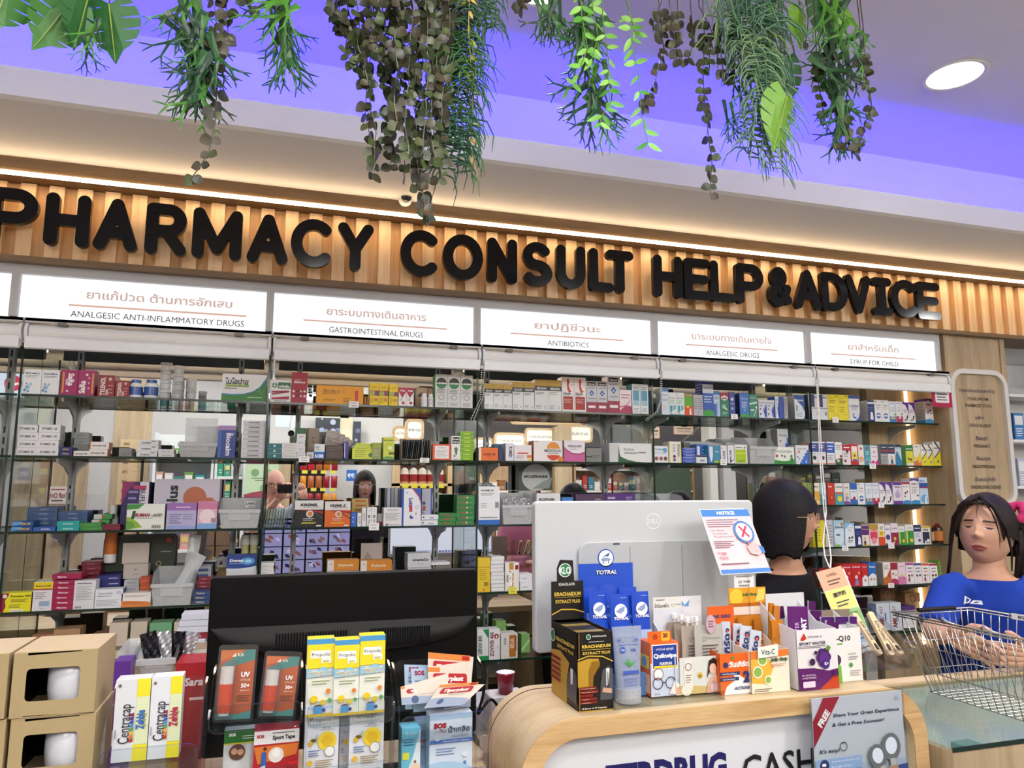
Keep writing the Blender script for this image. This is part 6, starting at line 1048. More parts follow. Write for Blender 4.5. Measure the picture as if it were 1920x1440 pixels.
# ---- goods on the cash counter
def G(reg,xl,xr,yt,y,z,d,col,ops,desc,side=None,so=None,top=None,rz=0,name='carton',yb=None,cat='box',group=None,hopen=0):
 ox,oy,s=REG[reg];f=lambda a:ox+a/s;g=lambda a:oy+a/s
 zt=at(f((xl+xr)/2),g(yt),y=y).z;ym=(g(yt)+900)/2+200 if False else g(yt)+10
 if yb is not None:z=at(f((xl+xr)/2),g(yb),y=y).z
 X0,X1=at(f(xl),ym,y=y).x,at(f(xr),ym,y=y).x
 me=carton_mesh(X1-X0,d,zt-z-.001,col,ops,side,so,top,name)
 return put(name,me,None,(X0,y,z+.0006),(0,0,math.radians(rz)),cat=cat,label=desc,group=group)
GOLD='b8922c'
kf=[('p',[(0,0),(1,0),(1,.55),(.7,.62),(.35,.66),(0,.6)],'16110c'),('p',[(0,.3),(.3,.3),(.34,.5),(.5,.58),(.6,.6),(.6,.65),(.3,.66),(0,.62)],GOLD),('p',[(.3,.25),(.42,.25),(.44,.42),(.62,.56),(.62,.48),(.63,.62),(.4,.62),(.3,.5)],'8a6414'),
('p',[(0,.64),(.3,.685),(.7,.67),(1,.6),(1,.615),(.7,.685),(.3,.7),(0,.655)],'d8b440'),('p',[(.62,.12),(.98,.12),(1,.5),(.86,.55),(.7,.5),(.64,.34)],'4c4e54'),('p',[(.8,.3),(.86,.3),(.9,.52),(.8,.52)],'e8e8ea'),('p',[(.83,.26),(.86,.26),(.855,.48),(.84,.48)],'101014'),('p',[(.68,.22),(.95,.2),(.95,.26),(.7,.28)],'c8a088'),
('t','KHAOLAOR',.62,.945,.022,'dfe8e2',dict(fit=.4,bold=.02)),('c',.3,.94,.06,'2c7a4c'),('o',.3,.94,.07,.012,'e8e8e8'),('l',.3,.865,.75,.885,1,'c8c8c0'),('t','KRACHAIDUM',.52,.82,.04,'d8b848',dict(fit=.82,bold=.05)),('r',.1,.775,.92,.78,'d8b848'),('t','EXTRACT PLUS',.52,.735,.035,'d8b848',dict(fit=.78,bold=.03)),
('r',.02,.27,.5,.305,'7a1c14'),('r',.02,.225,.55,.26,'7a1c14'),('r',.02,.18,.4,.215,'7a1c14'),('r',.02,.135,.5,.17,'7a1c14'),('r',.02,.095,.5,.125,'7a1c14'),('t','Complete Extract',.26,.287,.014,'f0d8c8',dict(fit=.4)),('t','Zinc Amino Acid',.26,.242,.014,'f0d8c8',dict(fit=.38)),('t','Taurine',.18,.152,.014,'f0d8c8',dict(fit=.2)),('t','L-Arginine',.2,.11,.014,'f0d8c8',dict(fit=.26)),('t','12 Boxes of 10 Capsules',.42,.04,.02,'e8e0d0',dict(fit=.7,bold=.02)),('r',0,0,1,.012,GOLD),('r',.0,.0,.012,1,GOLD)]
a,c=at(1083.6,1300,y=1.468),at(1149.7,1300,y=1.468);wk=c.x-a.x;hk=at(1083,1187,y=1.468).z-ZC;dk_=.155
e=empty('capsule_display_box',(a.x,1.468,ZC+.0005),cat='display box',label='black and gold capsule display box at the left end of the cash counter')
b=MB();b.box(0,wk,0,dk_,0,.002,'14100c');b.box(0,wk,0,.0015,0,hk,'14100c');b.box(0,.0015,0,dk_,0,hk,'14100c');b.box(wk-.0015,wk,0,dk_,0,hk,'14100c');b.box(0,wk,dk_-.0015,dk_,0,hk,'14100c')
Face(b,(0,0,0),(1,0,0),(0,0,1),wk,hk).draw(kf);Face(b,(0,dk_,0),(0,-1,0),(0,0,1),dk_,hk).draw([('p',[(0,0),(.6,0),(.6,.3),(.7,.55),(.35,.65),(0,.6)],GOLD)]+[('r',.0,.5-.07*k,.38,.545-.07*k,'7a1c14')for k in range(5)]+[('p',[(.62,.1),(.98,.08),(1,.45),(.85,.52),(.65,.4)],'4c4e54'),('p',[(.78,.3),(.85,.3),(.87,.5),(.78,.5)],'e8e8ea'),('t','KRACHAIDUM',.58,.8,.05,'d8b848',dict(fit=.7,bold=.04)),('t','EXTRACT PLUS',.6,.71,.045,'d8b848',dict(fit=.6,bold=.03)),('c',.12,.82,.08,'2c7a4c'),('o',.12,.82,.09,.015,'e8e8e8')])
b.build('tray',CARD,e)
b=MB();hh=.085;b.box(0,wk,0,.0015,hk-.03,hk+hh,'12100e');b.prism([(wk*.18,hk+hh),(wk*.72,hk+hh),(wk*.68,hk+hh+.046),(wk*.28,hk+hh+.048),(wk*.18,hk+hh+.03)],0,.0015,'12100e');F=Face(b,(0,0,hk),(1,0,0),(0,0,1),wk,hh+.05)
F.draw([('c',.43,.81,.2,'f0f0f0'),('c',.43,.81,.175,'2c7a4c'),('t','KLO',.43,.81,.12,'fff',dict(fit=.33,bold=.03)),('t','KHAOLAOR',.48,.58,.045,'e8e8e4',dict(fit=.5,bold=.02)),('t','KRACHAIDUM',.5,.42,.06,'d8b848',dict(fit=.82,bold=.05)),('r',.1,.365,.9,.37,'d8b848'),('t','EXTRACT PLUS',.5,.3,.055,'d8b848',dict(fit=.76,bold=.03)),('p',[(0,.08),(.3,.16),(.7,.15),(1,.1),(1,.12),(.7,.17),(.3,.18),(0,.1)],'d8b440')]);b.build('header_card',CARD,e,(0,dk_-.0015,0))
for k in range(6):put('carton',carton_mesh(wk-.006,.022,hk-.008,('2a241c','14100c')[k%2],[],None,None,('2a2620','8a7438','1a1612')[k%3]),None,(a.x+.003,1.474+k*.0245,ZC+.003),cat='box',group='capsule cartons in the black display box',label='slim black and gold carton, %s row of the capsule display box'%('front','second','third','fourth','fifth','rear')[k])
# blue energy sachets
x0,x1=at(1082,1100,y=1.66).x,at(1184,1100,y=1.66).x;zh0,zh1=at(1130,1108,y=1.66).z,at(1130,1056,y=1.66).z
e=empty('sachet_display',(x0,1.53,ZC+.0005),cat='display box',label='tray with tall blue header card holding blue powder sachets')
wv=x1-x0+.02;b=MB();b.box(0,wv,0,.0015,0,.05,'5a84c8');b.box(0,wv,.12,.1215,0,.11,'9cb0d8');b.prism([(0,0),(.12,0),(.12,.13),(.02,.05),(0,.05)],0,.0015,'a8b8d8',plane='yz');b.prism([(0,0),(.12,0),(.12,.13),(.02,.05),(0,.05)],wv-.0015,wv,'a8b8d8',plane='yz');b.box(0,wv,0,.12,0,.0015,'ccd');b.build('tray',CARD,e)
b=MB();zz0=.07;b.box(0,x1-x0,0,.0015,zz0,zh1-ZC,'1f4fc4');cx=at(1133,1046,y=1.66).x-x0;cz=at(1133,1046,y=1.66).z-ZC
b.prism([(cx+.021*math.cos(t*math.pi/12),cz+.021*math.sin(t*math.pi/12))for t in range(24)],0,.0015,'1f4fc4');F=Face(b,(0,0,0),(1,0,0),(0,0,1),.1,.1);u,v=cx/.1,cz/.1
horse=lambda u,v,q:[('c',u,v,.185*q,'eef2f8'),('p',[(u-.12*q,v-.02*q),(u-.05*q,v+.05*q),(u+.06*q,v+.03*q),(u+.1*q,v+.13*q),(u+.02*q,v+.09*q),(u-.02*q,v+.06*q)],'4a68b0'),('p',[(u-.13*q,v-.02*q),(u-.1*q,v-.07*q),(u+.08*q,v-.06*q),(u+.13*q,v-.02*q),(u+.08*q,v-.01*q),(u,v+.01*q)],'8ca0cc'),('r',u-.08*q,v-.14*q,u-.06*q,v-.05*q,'5a74b8'),('r',u+.05*q,v-.13*q,u+.07*q,v-.05*q,'5a74b8')]
F.draw(horse(u,v,1)+[('t','TOTRAL',cx/.1,at(1133,1072,y=1.66).z*10-ZC*10,.1,'101830',dict(fit=.56,bold=.07,shear=.15)),('t','TOTRAL',cx/.1,at(1133,1072,y=1.66).z*10-ZC*10,.09,'f4f4f8',dict(fit=.54,bold=.03,shear=.15))]);b.build('header_card',CARD,e,(0,.1205,0))
def sachet(reg,xl,xr,yt,y,z,col,ops,desc,rot=(0,0,0),yb=None,bul=.004,m=PLAST,group=None,name='sachet',cat='sachet'):
 ox,oy,s=REG[reg];f=lambda a_:ox+a_/s;g=lambda a_:oy+a_/s;zt=at(f((xl+xr)/2),g(yt),y=y).z
 if yb is not None:z=at(f((xl+xr)/2),g(yb),y=y).z
 X0,X1=at(f(xl),g(yt),y=y).x,at(f(xr),g(yt),y=y).x
 return pouch(name,(X0,y,z),X1-X0,zt-z,col,desc,rot=rot,m=m,ops=ops,cat=cat,bulge=bul,group=group)
to=[('c',.52,.82,.34,'e8ecf4'),('p',[(.25,.815),(.5,.85),(.75,.87),(.7,.82),(.5,.79)],'8ca0cc'),('t','TOTRAL',.53,.745,.03,'f4f4f8',dict(fit=.8,bold=.04,shear=.15)),('r',0,.0,1,.6,'a8c0e8'),('l',.5,.95,.85,.965,1,'b0c4f0')]
R_=(math.radians(-5),0,0)
for i,(a_,c_,t_,y_,zf)in enumerate([(470,640,215,1.62,.03),(640,850,195,1.63,.03),(850,1020,215,1.625,.03),(900,1010,300,1.595,.02),(560,733,258,1.575,.004),(765,945,280,1.565,.004),(975,1140,258,1.58,.004)]):
 sachet('Q',a_,c_,t_,y_,ZC+zf,'1c4ac0',to if i>=4 else[('b',.3,.3,.6,.7,6,'dfe4f0')]if i==0 else[('l',.2,.6,.8,.8,2,'5a80d8')],'%s blue powder sachet in the tray'%('back left','back middle','back right','half-hidden right','front left','front middle','front right')[i],rot=R_,group='blue powder sachets')
# clear tray with the gel tube, wipes and lotions
x0,x1=at(1150,1328,y=1.46).x,at(1357,1312,y=1.46).x
b=MB();b.box(0,x1-x0,0,.15,0,.003);b.box(0,x1-x0,0,.003,0,.018);b.box(0,.003,0,.15,0,.03);b.box(x1-x0-.003,x1-x0,0,.15,0,.03);b.build('acrylic_tray',ACRYL,loc=(x0,1.455,ZC+.0005),cat='tray',label='clear acrylic tray holding the gel tube, wipes and lotion pouches')
zt_=ZC+.004
e_=at(1165,1200,y=1.485);hG=at(1190,1175,y=1.485).z-zt_;xa,xb=at(1151,1200,y=1.485).x,at(1207,1200,y=1.485).x
e=empty('gel_tube',((xa+xb)/2,1.495,zt_),cat='tube',label='translucent hand gel tube with green plant print standing on its cap');b=MB();wT=(xb-xa)/2;N=20;vs=[]
for j in range(9):
 t=j/8;rx=wT*(.80+.2*t);ry=.016*(1-t)+.0012;z=.028+(hG-.028)*t
 for k in range(N):vs.append((rx*math.cos(2*math.pi*k/N),ry*math.sin(2*math.pi*k/N),z))
b.add(vs,[[j*N+k,j*N+(k+1)%N,(j+1)*N+(k+1)%N,(j+1)*N+k]for j in range(8)for k in range(N)],'c8d0e4');b.build('tube_body',clear('gel_plastic','dfe6f0',.2,.08,milk=.55,milkcol='b8c4dc'),e,smooth=True)
b=MB();F=Face(b,(-wT*.8,-.0175,.028),(1,0,0),(0,.14,1),wT*1.6,hG-.03);F.draw([('t','HYBACIN',.5,.8,.05,'3a54a8',dict(fit=.85,bold=.04)),('r',.08,.76,.92,.765,'3a54a8'),('r',.08,.84,.92,.845,'3a54a8'),('l',.1,.7,.9,.74,1,'5a70b8'),('c',.25,.64,.12,'3a54a8'),('t','Gel',.25,.64,.035,'fff'),('t','75%',.68,.63,.045,'3a54a8',dict(bold=.03)),('r',.2,.24,.85,.3,'3a54b0'),('l',.2,.05,.85,.2,3,'6a80c0')]+[('p',[(.5,.36),(.5+.3*math.cos(t),.44+.12*math.sin(t)),(.53,.4)],'3c9a3c')for t in(.1,.6,1.1,1.6,2.1,2.6,3.0)]);b.build('print',CARD,e)
b=MB();b.lathe([(.001,0),(wT*.78,0),(wT*.8,.003),(wT*.8,.028),(.001,.028)],20,cols='a8b4c4');b.build('cap',MILKY,e)
b=MB();x0,x1=at(1220,1260,y=1.505).x,at(1274,1260,y=1.505).x;w=x1-x0;h=at(1240,1205,y=1.505).z-zt_;b.box(0,w,0,.055,0,h,'d8621c',cols=dict(l='dc6a28'));b.prism([(w*.02,h),(w*.85,h),(w*.8,h+.022),(0,h+.022)],.01,.0115,'e0661c')
Face(b,(0,0,0),(1,0,0),(0,0,1),w,h).draw([('r',.0,0,1,.62,'c8d4ea'),('r',.05,.5,.95,.97,'f4f4f6'),('r',.08,.53,.92,.95,'1c3c94'),('t','ควิกไวพ์ ฟูกิฟูกิ',.5,.88,.04,'fff',dict(fit=.6)),('t','Quikwipe',.5,.76,.08,'fff',dict(fit=.8,bold=.04)),('t','FUKIFUKI',.52,.61,.05,'fff',dict(fit=.42,bold=.03)),('r',.1,.53,.92,.57,'e8d02c'),('c',.25,.42,.16,'f4f4f4'),('o',.25,.42,.17,.02,'8a1c24'),('o',.22,.25,.18,.025,'1c1c20',16),('o',.66,.25,.18,.025,'1c1c20',16),('r',.38,.25,.5,.27,'1c1c20'),('p',[(.6,.05),(.85,.02),(.98,.2),(.8,.28)],'f0e4dc'),('p',[(.8,.0),(1,0),(1,.12),(.85,.16)],'d8a88c'),('t','20 ชิ้น',.18,.06,.035,'222')])
Face(b,(0,.055,0),(0,-1,0),(0,0,1),.055,h).draw([('r',.1,.5,.9,.75,'e8d04c'),('c',.5,.62,.2,'6a90c0'),('r',.05,.05,.95,.4,'e8c0a0'),('o',.5,.25,.15,.03,'444')]);Face(b,(0,.01,h),(1,0,0),(0,0,1),w*.85,.022).draw([('rr',.55,.05,.9,.95,.05,'e8b83c'),('t','20',.72,.6,.4,'7a1410',dict(bold=.05)),('c',.3,.5,.1,'a8441c')])
b.build('wipes_box',CARD,loc=(x0,1.505,zt_),cat='box',label='orange and white lens wipes box with spectacles on its front')
# coconut lotion display
x0,x1=at(1266,1250,y=1.5).x,at(1351,1250,y=1.5).x
e=empty('lotion_display',(x0,1.50,zt_+.0005),cat='display box',label='card display of grey-white lotion pouches with white screw caps');w=x1-x0
b=MB();hF=at(1310,1232,y=1.5).z-zt_;b.box(w*.1,w,0,.0015,0,hF,'d8dcd8');F=Face(b,(w*.1,0,0),(1,0,0),(0,0,1),w*.9,hF);F.draw([('wave',.25,.1,.03,'d0b878'),('c',.15,.12,.12,'f0e8d8'),('r',.1,.12,.3,.95,'e4e2dc'),('o',.2,.75,.08,.015,'6a5a4a'),('l',.13,.3,.27,.55,4,'8a8478'),('c',.48,.5,.06,'d8b83c'),('t','B3',.48,.48,.06,'5a3c14',dict(bold=.04)),('p',[(.62,0),(.98,0),(.98,.35),(.92,.45),(.76,.45),(.66,.25)],'dcb098'),('p',[(.64,.4),(.7,.88),(.82,.96),(.94,.85),(.98,.3),(.9,.25),(.88,.6),(.74,.66)],'221814'),('c',.79,.66,.085,'e4bca4',16,1.3),('rr',.72,.06,.96,.24,.03,'e8c8cc')]);b.build('front_card',CARD,e)
b=MB();hB=at(1275,1118,y=1.6).z-zt_;b.box(0,w*.66,0,.0015,0,hB,'d4dae4');F=Face(b,(0,0,0),(1,0,0),(0,0,1),w*.66,hB);F.draw([('r',0,.86,1,1,'dfe0dc'),('t','น้ำมันมะพร้าว',.3,.9,.04,'33342c',dict(fit=.5,bold=.02)),('o',.68,.9,.05,.012,'7a9a3c'),('t','TROPICANA',.86,.91,.02,'5a5a4c',dict(fit=.22)),('l',.1,.96,.4,.98,1,'555')]);b.build('header_card',CARD,e,(0,.095,0))
b=MB();b.box(0,w,.0,.1,0,.0015,'d8dcd8');b.prism([(0,0),(.1,0),(.1,.14),(0,hF)],0,.0015,'ccd2d8',plane='yz');b.build('tray_sides',CARD,e)
for i,(a_,c_,t_,y_,yb_)in enumerate([(1290,1480,545,1.585,.006),(1350,1560,560,1.57,.006),(1425,1645,580,1.552,.006)]):pass
lp=[('o',.3,.78,.07,.015,'6a8a3c'),('t','TROPICANA',.62,.79,.03,'5a5a4c',dict(fit=.46)),('l',.2,.5,.8,.7,4,'5a5a52'),('r',.2,.28,.8,.33,'4a3c34'),('wave',.18,.22,.02,'e8e6e2')]
def lotion(reg,xl,xr,yt,y,col,desc,capx):
 o=sachet(reg,xl,xr,yt,y,zt_+.004,col,lp,desc,bul=.007,group='lotion pouches',name='lotion_pouch',cat='pouch');ww,hh=o.dimensions.x,o.dimensions.z
 for cxx in capx:b=MB();b.tube([(cxx,0,0),(cxx,0,.008)],.0028,8,'f0f0ee');b.tube([(cxx,0,.008),(cxx,0,.019)],.006,6,'f4f4f2');q=b.build('screw_cap',PLAST,o,(0,0,0));q.location.z=at(REG[reg][0]+(xl+xr)/2/REG[reg][2],REG[reg][1]+yt/REG[reg][2],y=y).z-o.location.z
lotion('Q',1290,1480,545,1.585,'9a8c80','grey-brown lotion pouch at the back',(.02,));lotion('Q',1355,1560,560,1.57,'a89c90','grey-brown lotion pouch in the middle',(.02,));lotion('Q',1425,1645,580,1.55,'b8aca0','grey-brown lotion pouch with clear plant ring',(.016,.03));lotion('R',5,270,570,1.53,'b8b6b0','large silver-white lotion pouch with pink round seal',(.006,))
b=MB();b.prism([(.02*math.cos(t*math.pi/10)*.62,.02*math.sin(t*math.pi/10))for t in range(20)],0,.001,'c8a8b4');Face(b,(-.012,0,-.014),(1,0,0),(0,0,1),.024,.028).draw([('l',.2,.2,.8,.8,3,'7a3c5c')]);p=at(1333,1170,y=1.518);b.build('round_sticker',CARD,loc=p,cat='sticker',label='pink round seal on the large silver-white pouch')
# white leaflet with blue ribbon behind
p0,p1=at(1218,1108,y=1.68),at(1328,1140,y=1.68);b=MB();b.box(0,.13,0,.0015,ZC-p1 .z+.0,.034,'e8ecf2');b.box(0,.13,0,.04,ZC-p1 .z,ZC-p1 .z+.0015,'e8ecf2');F=Face(b,(0,0,0),(1,0,0),(0,0,1),.13,.034);F.draw([('p',[(.25,1),(.45,1),(.62,.3),(.5,.5)],'4a98d8'),('p',[(.45,1),(.55,.9),(.65,.3),(.58,.5)],'2c78c0'),('p',[(.62,.3),(.75,.75),(.72,.3)],'58a8e0')]);b.build('leaflet_card',CARD,loc=(p0 .x,1.66,p1 .z+.0005),cat='card',label='white standing card with a blue ribbon behind the lotion display')
# orange birthday sticks display
def display(reg,xl,xr,y,yt_front,yt_head,xh0,xh1,d,desc,front,head,col,hcol,name='stick_display',sides=None):
 ox,oy,s=REG[reg];X0,X1=at(ox+xl/s,oy+yt_front/s,y=y).x,at(ox+xr/s,oy+yt_front/s,y=y).x;hf=at(ox+(xl+xr)/2/s,oy+yt_front/s,y=y).z-ZC;w=X1-X0
 e=empty(name,(X0,y,ZC+.0006),cat='display box',label=desc);b=MB();b.box(0,w,0,.0015,0,hf,col);b.box(0,w,0,d,0,.0015,sides or col);Face(b,(0,0,0),(1,0,0),(0,0,1),w,hf).draw(front);b.build('front_card',CARD,e)
 yh=y+d;hh=at(ox+(xh0+xh1)/2/s,oy+yt_head/s,y=yh).z-ZC if yt_head else hf;h0,h1=(at(ox+q/s,oy+(yt_head or yt_front)/s,y=yh).x-X0 for q in(xh0,xh1))
 b=MB();b.box(h0,h1,d-.0015,d,0,hh,hcol);F=Face(b,(h0,d-.0015,0),(1,0,0),(0,0,1),h1-h0,hh);F.draw(head);b.build('header_card',CARD,e)
 for q in(0,w-.0015):b=MB();b.prism([(0,0),(d,0),(d,min(hh,hf*1.35)),(d*.5,hf*1.05),(0,hf)],q,q+.0015,sides or col,plane='yz');b.build('side_card',CARD,e)
 return e,X0,w,hf
display('R',250,552,1.485,850,395,130,385,.075,'orange display box with 2 ACTIONS on its front holding white sticks',[('r',0,0,1,1,'e0641c'),('p',[(.1,0),(.95,0),(.9,.3),(.62,.44),(.62,.52),(.4,.5),(.5,.36),(.2,.2)],'eceef2'),('t','วันเกิร์ด',.6,.73,.12,'f4f4f6',dict(fit=.64,bold=.05)),('c',.18,.72,.08,'24346c'),('r',0,.47,.62,.55,'24346c'),('r',0,.34,.58,.42,'24346c'),('t','กรดไหลย้อน',.28,.51,.04,'fff',dict(fit=.44)),('t','และลดกรด',.26,.38,.04,'fff',dict(fit=.38)),('t','2',.82,.42,.26,'24346c',dict(bold=.06)),('t','ACTIONS',.66,.15,.07,'24346c',dict(fit=.5,bold=.04,shear=.2)),('c',.4,.9,.04,'3c8a4c')],[('t','ONE GERD',.5,.87,.04,'24346c',dict(fit=.75,bold=.05)),('l',.45,.76,.8,.8,1,'fff'),('r',.6,.62,.85,.72,'f0f0f0')],'d85c1c','e0601c',sides='d85c1c')
st=[('t','วันเกิร์ด',.45,.5,.1,'24346c',dict(rot=90,fit=.6,bold=.04)),('c',.55,.86,.2,'24346c'),('c',.55,.845,.12,'d8602c')]
for i,(a_,c_,t_,y_)in enumerate([(268,350,545,1.54),(355,440,560,1.535),(400,510,575,1.52),(480,590,612,1.515)]):sachet('R',a_,c_,t_,y_,ZC+.01,'c8cedc',st,'%s white and navy stick sachet in the orange display'%('leftmost','second','third','rightmost')[i],rot=(math.radians(-4),math.radians(3+3*i),0),bul=.003,group='white stick sachets')
# vitamin C jelly strips
display('R',548,915,1.475,820,215,335,690,.12,'orange fruit-print display box with a Vita-C plate holding orange strips',[('r',0,0,1,1,'ece4d0'),('p',[(0,.25),(.4,.2),(.6,.6),(.3,1),(0,1)],'e8b440'),('p',[(.0,.8),(1,.85),(1,1),(0,1)],'e0782c'),('c',.3,.78,.13,'e8ecd8'),('c',.3,.78,.1,'8ab04c'),('c',.16,.5,.13,'e8ecd8'),('c',.16,.5,.1,'8ab04c'),('c',.42,.3,.1,'e8ecd8'),('c',.42,.3,.07,'8ab04c'),('t','Jolly Strip',.72,.78,.08,'1c4a20',dict(fit=.46,bold=.05,shear=.25)),('l',.5,.6,.9,.68,2,'c88a6a'),('l',.05,.03,.5,.12,2,'5a4a3a')],[('p',[(0,.82),(1,.82),(1,1),(0,1)],'e0a02c'),('c',.2,.9,.18,'f0c83c'),('p',[(.7,.84),(.95,.86),(.98,.98),(.8,.98)],'f0d468'),('t','Jolly Strip',.55,.925,.03,'2c6a30',dict(fit=.42,bold=.04,shear=.2)),('r',0,.79,1,.83,'b86414'),('r',.05,.7,.95,.79,'ecd8cc')],'e8e0cc','d88a20',sides='ecdcc8')
p=at(1440,1222,y=1.47);b=MB();b.prism([(-.027,-.013),(.026,-.010),(.027,.015),(-.026,.011)],0,.002,'e8ece6',sidecol='d8602c');F=Face(b,(-.025,0,-.011),(1,0,0),(0,0,1),.05,.022);F.text('Vita-C',.5,.5,.55,'1c3a2c',fit=.7,bold=.01);b.build('name_plate',CARD,loc=p,cat='card',label='white Vita-C plate on the front of the orange display')
vc=[('r',0,.7,1,1,'c87818'),('r',0,.1,1,.2,'e8ece6'),('t','Vita-C',.5,.15,.05,'1c3a2c',dict(fit=.8)),('c',.5,.32,.25,'8ab04c')]
for i,(a_,c_,t_,y_,c0)in enumerate([(460,640,490,1.57,'b8701c'),(600,680,520,1.56,'a8641c'),(690,735,365,1.55,'c07c2c'),(715,778,385,1.54,'b87434'),(760,870,530,1.52,'c88020')]):sachet('R',a_,c_,t_,y_,ZC+.012,c0,vc if i in(2,4)else[('l',.2,.5,.8,.7,2,'dca84c')],'%s orange strip sachet in the fruit-print display'%('back left','back middle','tall','second tall','front right')[i],rot=(math.radians(-4),math.radians((-2,0,6,9,0)[i]),0),bul=.004,group='orange strip sachets')
# purple sport water
display('R',990,1375,1.462,620,270,690,1060,.13,'white and purple sport drink display box with a grape bunch picture',[('r',0,0,1,1,'e6e4e6'),('p',[(0,0),(1,0),(1,.33),(.75,.3),(.4,.36),(0,.37)],'5a1c64'),('p',[(.5,0),(1,0),(1,.33),(.8,.16)],'b8401c'),('t','STRONK K',.45,.88,.035,'33333a',dict(fit=.36)),('p',[(.08,.84),(.18,.95),(.24,.86),(.15,.82)],'c03424'),('t','SPORT WATER',.38,.775,.05,'33203c',dict(fit=.66,bold=.02)),('l',.02,.69,.7,.74,2,'55505c')]+[('c',.56+.1*math.cos(t*1.05)+.07,.53+.09*math.sin(t*1.05),.09,'4c2468')for t in range(6)]+[('c',.63,.53,.12,'5c2c80'),('c',.66,.42,.1,'44247c'),('t','K+',.68,.43,.05,'fff',dict(bold=.03)),('c',.33,.47,.07,'3c1c4c'),('c',.42,.62,.04,'3c1c4c'),('p',[(.66,.66),(.72,.74),(.8,.7),(.76,.64)],'5a8a34'),('c',.9,.26,.06,'4c1c64'),('t','NO ARTIFICIAL',.22,.26,.03,'e8d8ec',dict(fit=.34)),('t','SWEETENERS',.22,.215,.03,'e8d8ec',dict(fit=.34)),('rr',.06,.06,.36,.16,.02,'e0d4e4')],[('r',0,0,1,1,'dcdce0')],'e6e4e6','dcdce0',sides='e0dfe2')
for i,(a_,c_,t_,y_,c0,r0)in enumerate([(815,905,400,1.56,'d4d4dc',-3),(905,1100,395,1.53,'5c1c68',3),(1060,1125,340,1.56,'d0c4d0',8),(1200,1320,520,1.50,'d8d8de',14),(1090,1200,430,1.545,'d0d0d8',6)]):sachet('R',a_,c_,t_,y_,ZC+.03,c0,[('t','SPORT',.7,.62,.1,'fff',dict(rot=90,fit=.4,bold=.04)),('t','WATER',.35,.6,.08,'e0c8e8',dict(rot=90,fit=.3))]if i==1 else[('r',0,.8,1,1,'4c1c58'),('c',.5,.62,.2,'c03424'),('l',.2,.2,.8,.5,3,'888')],'%s sport drink sachet'%('white left','big purple','thin striped','white slanting','pale rear')[i],rot=(math.radians(-4),math.radians(r0),0),bul=.004,group='sport drink sachets')
display('R',1350,1606,1.50,610,430,1150,1500,.09,'white and green display box of supplement sticks beside the sport drink box',[('r',0,0,1,1,'e8e8e6'),('t','t-Q10',.3,.82,.1,'26262a',dict(fit=.62,bold=.03)),('r',.02,.7,.3,.725,'5aa83c'),('p',[(.0,0),(.22,0),(.2,.3),(.0,.42)],'6ab43c'),('c',.05,.42,.16,'4a3058'),('t','CoQ10',.62,.52,.035,'444',dict(fit=.3)),('l',.48,.4,.85,.48,2,'888'),('c',.56,.31,.07,'4a9a4c'),('l',.5,.1,.9,.22,3,'999')],[('r',0,0,1,1,'8a7c6c')],'e4e4e2','8a7c6c',sides='e4e4e2')
for i in range(5):sachet('R',1230+62*i,1300+62*i,500-2*i,1.535+.006*(i%2),ZC+.02,'d4d6da',[('r',0,.86,1,1,'4c2468'),('l',.2,.4,.8,.75,4,'9a9aa0')],'%s white stick with violet end in the green-footed display'%('first','second','third','fourth','fifth')[i],bul=.003,rot=(math.radians(-3),math.radians(1+i),0),group='violet-ended sticks')
def price_card(px0,py0,px1,py1,y,desc,extra=1):
 a,c=at(px0,py0,y=y),at(px1,py1,y=y);e=empty('price_card',(a.x,y,c.z),cat='price card',label=desc);w,h=c.x-a.x,a.z-c.z
 b=MB();b.box(0,w,0,.001,0,h,'ecebea');F=Face(b,(0,0,0),(1,0,0),(0,0,1),w,h);F.draw([('l',.1,.82,.9,.94,1,'555'),('t','20 THB',.5,.55,.16,'222',dict(fit=.62,bold=.01)),('b',.22,.25,.78,.36,12,'222'),('l',.35,.12,.7,.2,1,'666')]);b.build('card',PAPER,e)
 b=MB();b.tube([(w*.5,.003,h*.3),(w*.5,.003,ZC-c.z+.001)],.0015,6);b.build('clip_rod',ACRYL,e)
price_card(1376,1078,1414,1106,1.60,'20 THB price card on a clip above the orange fruit-print display');price_card(1457,1113,1487,1141,1.605,'20 THB price card on a clip above the sport drink display')
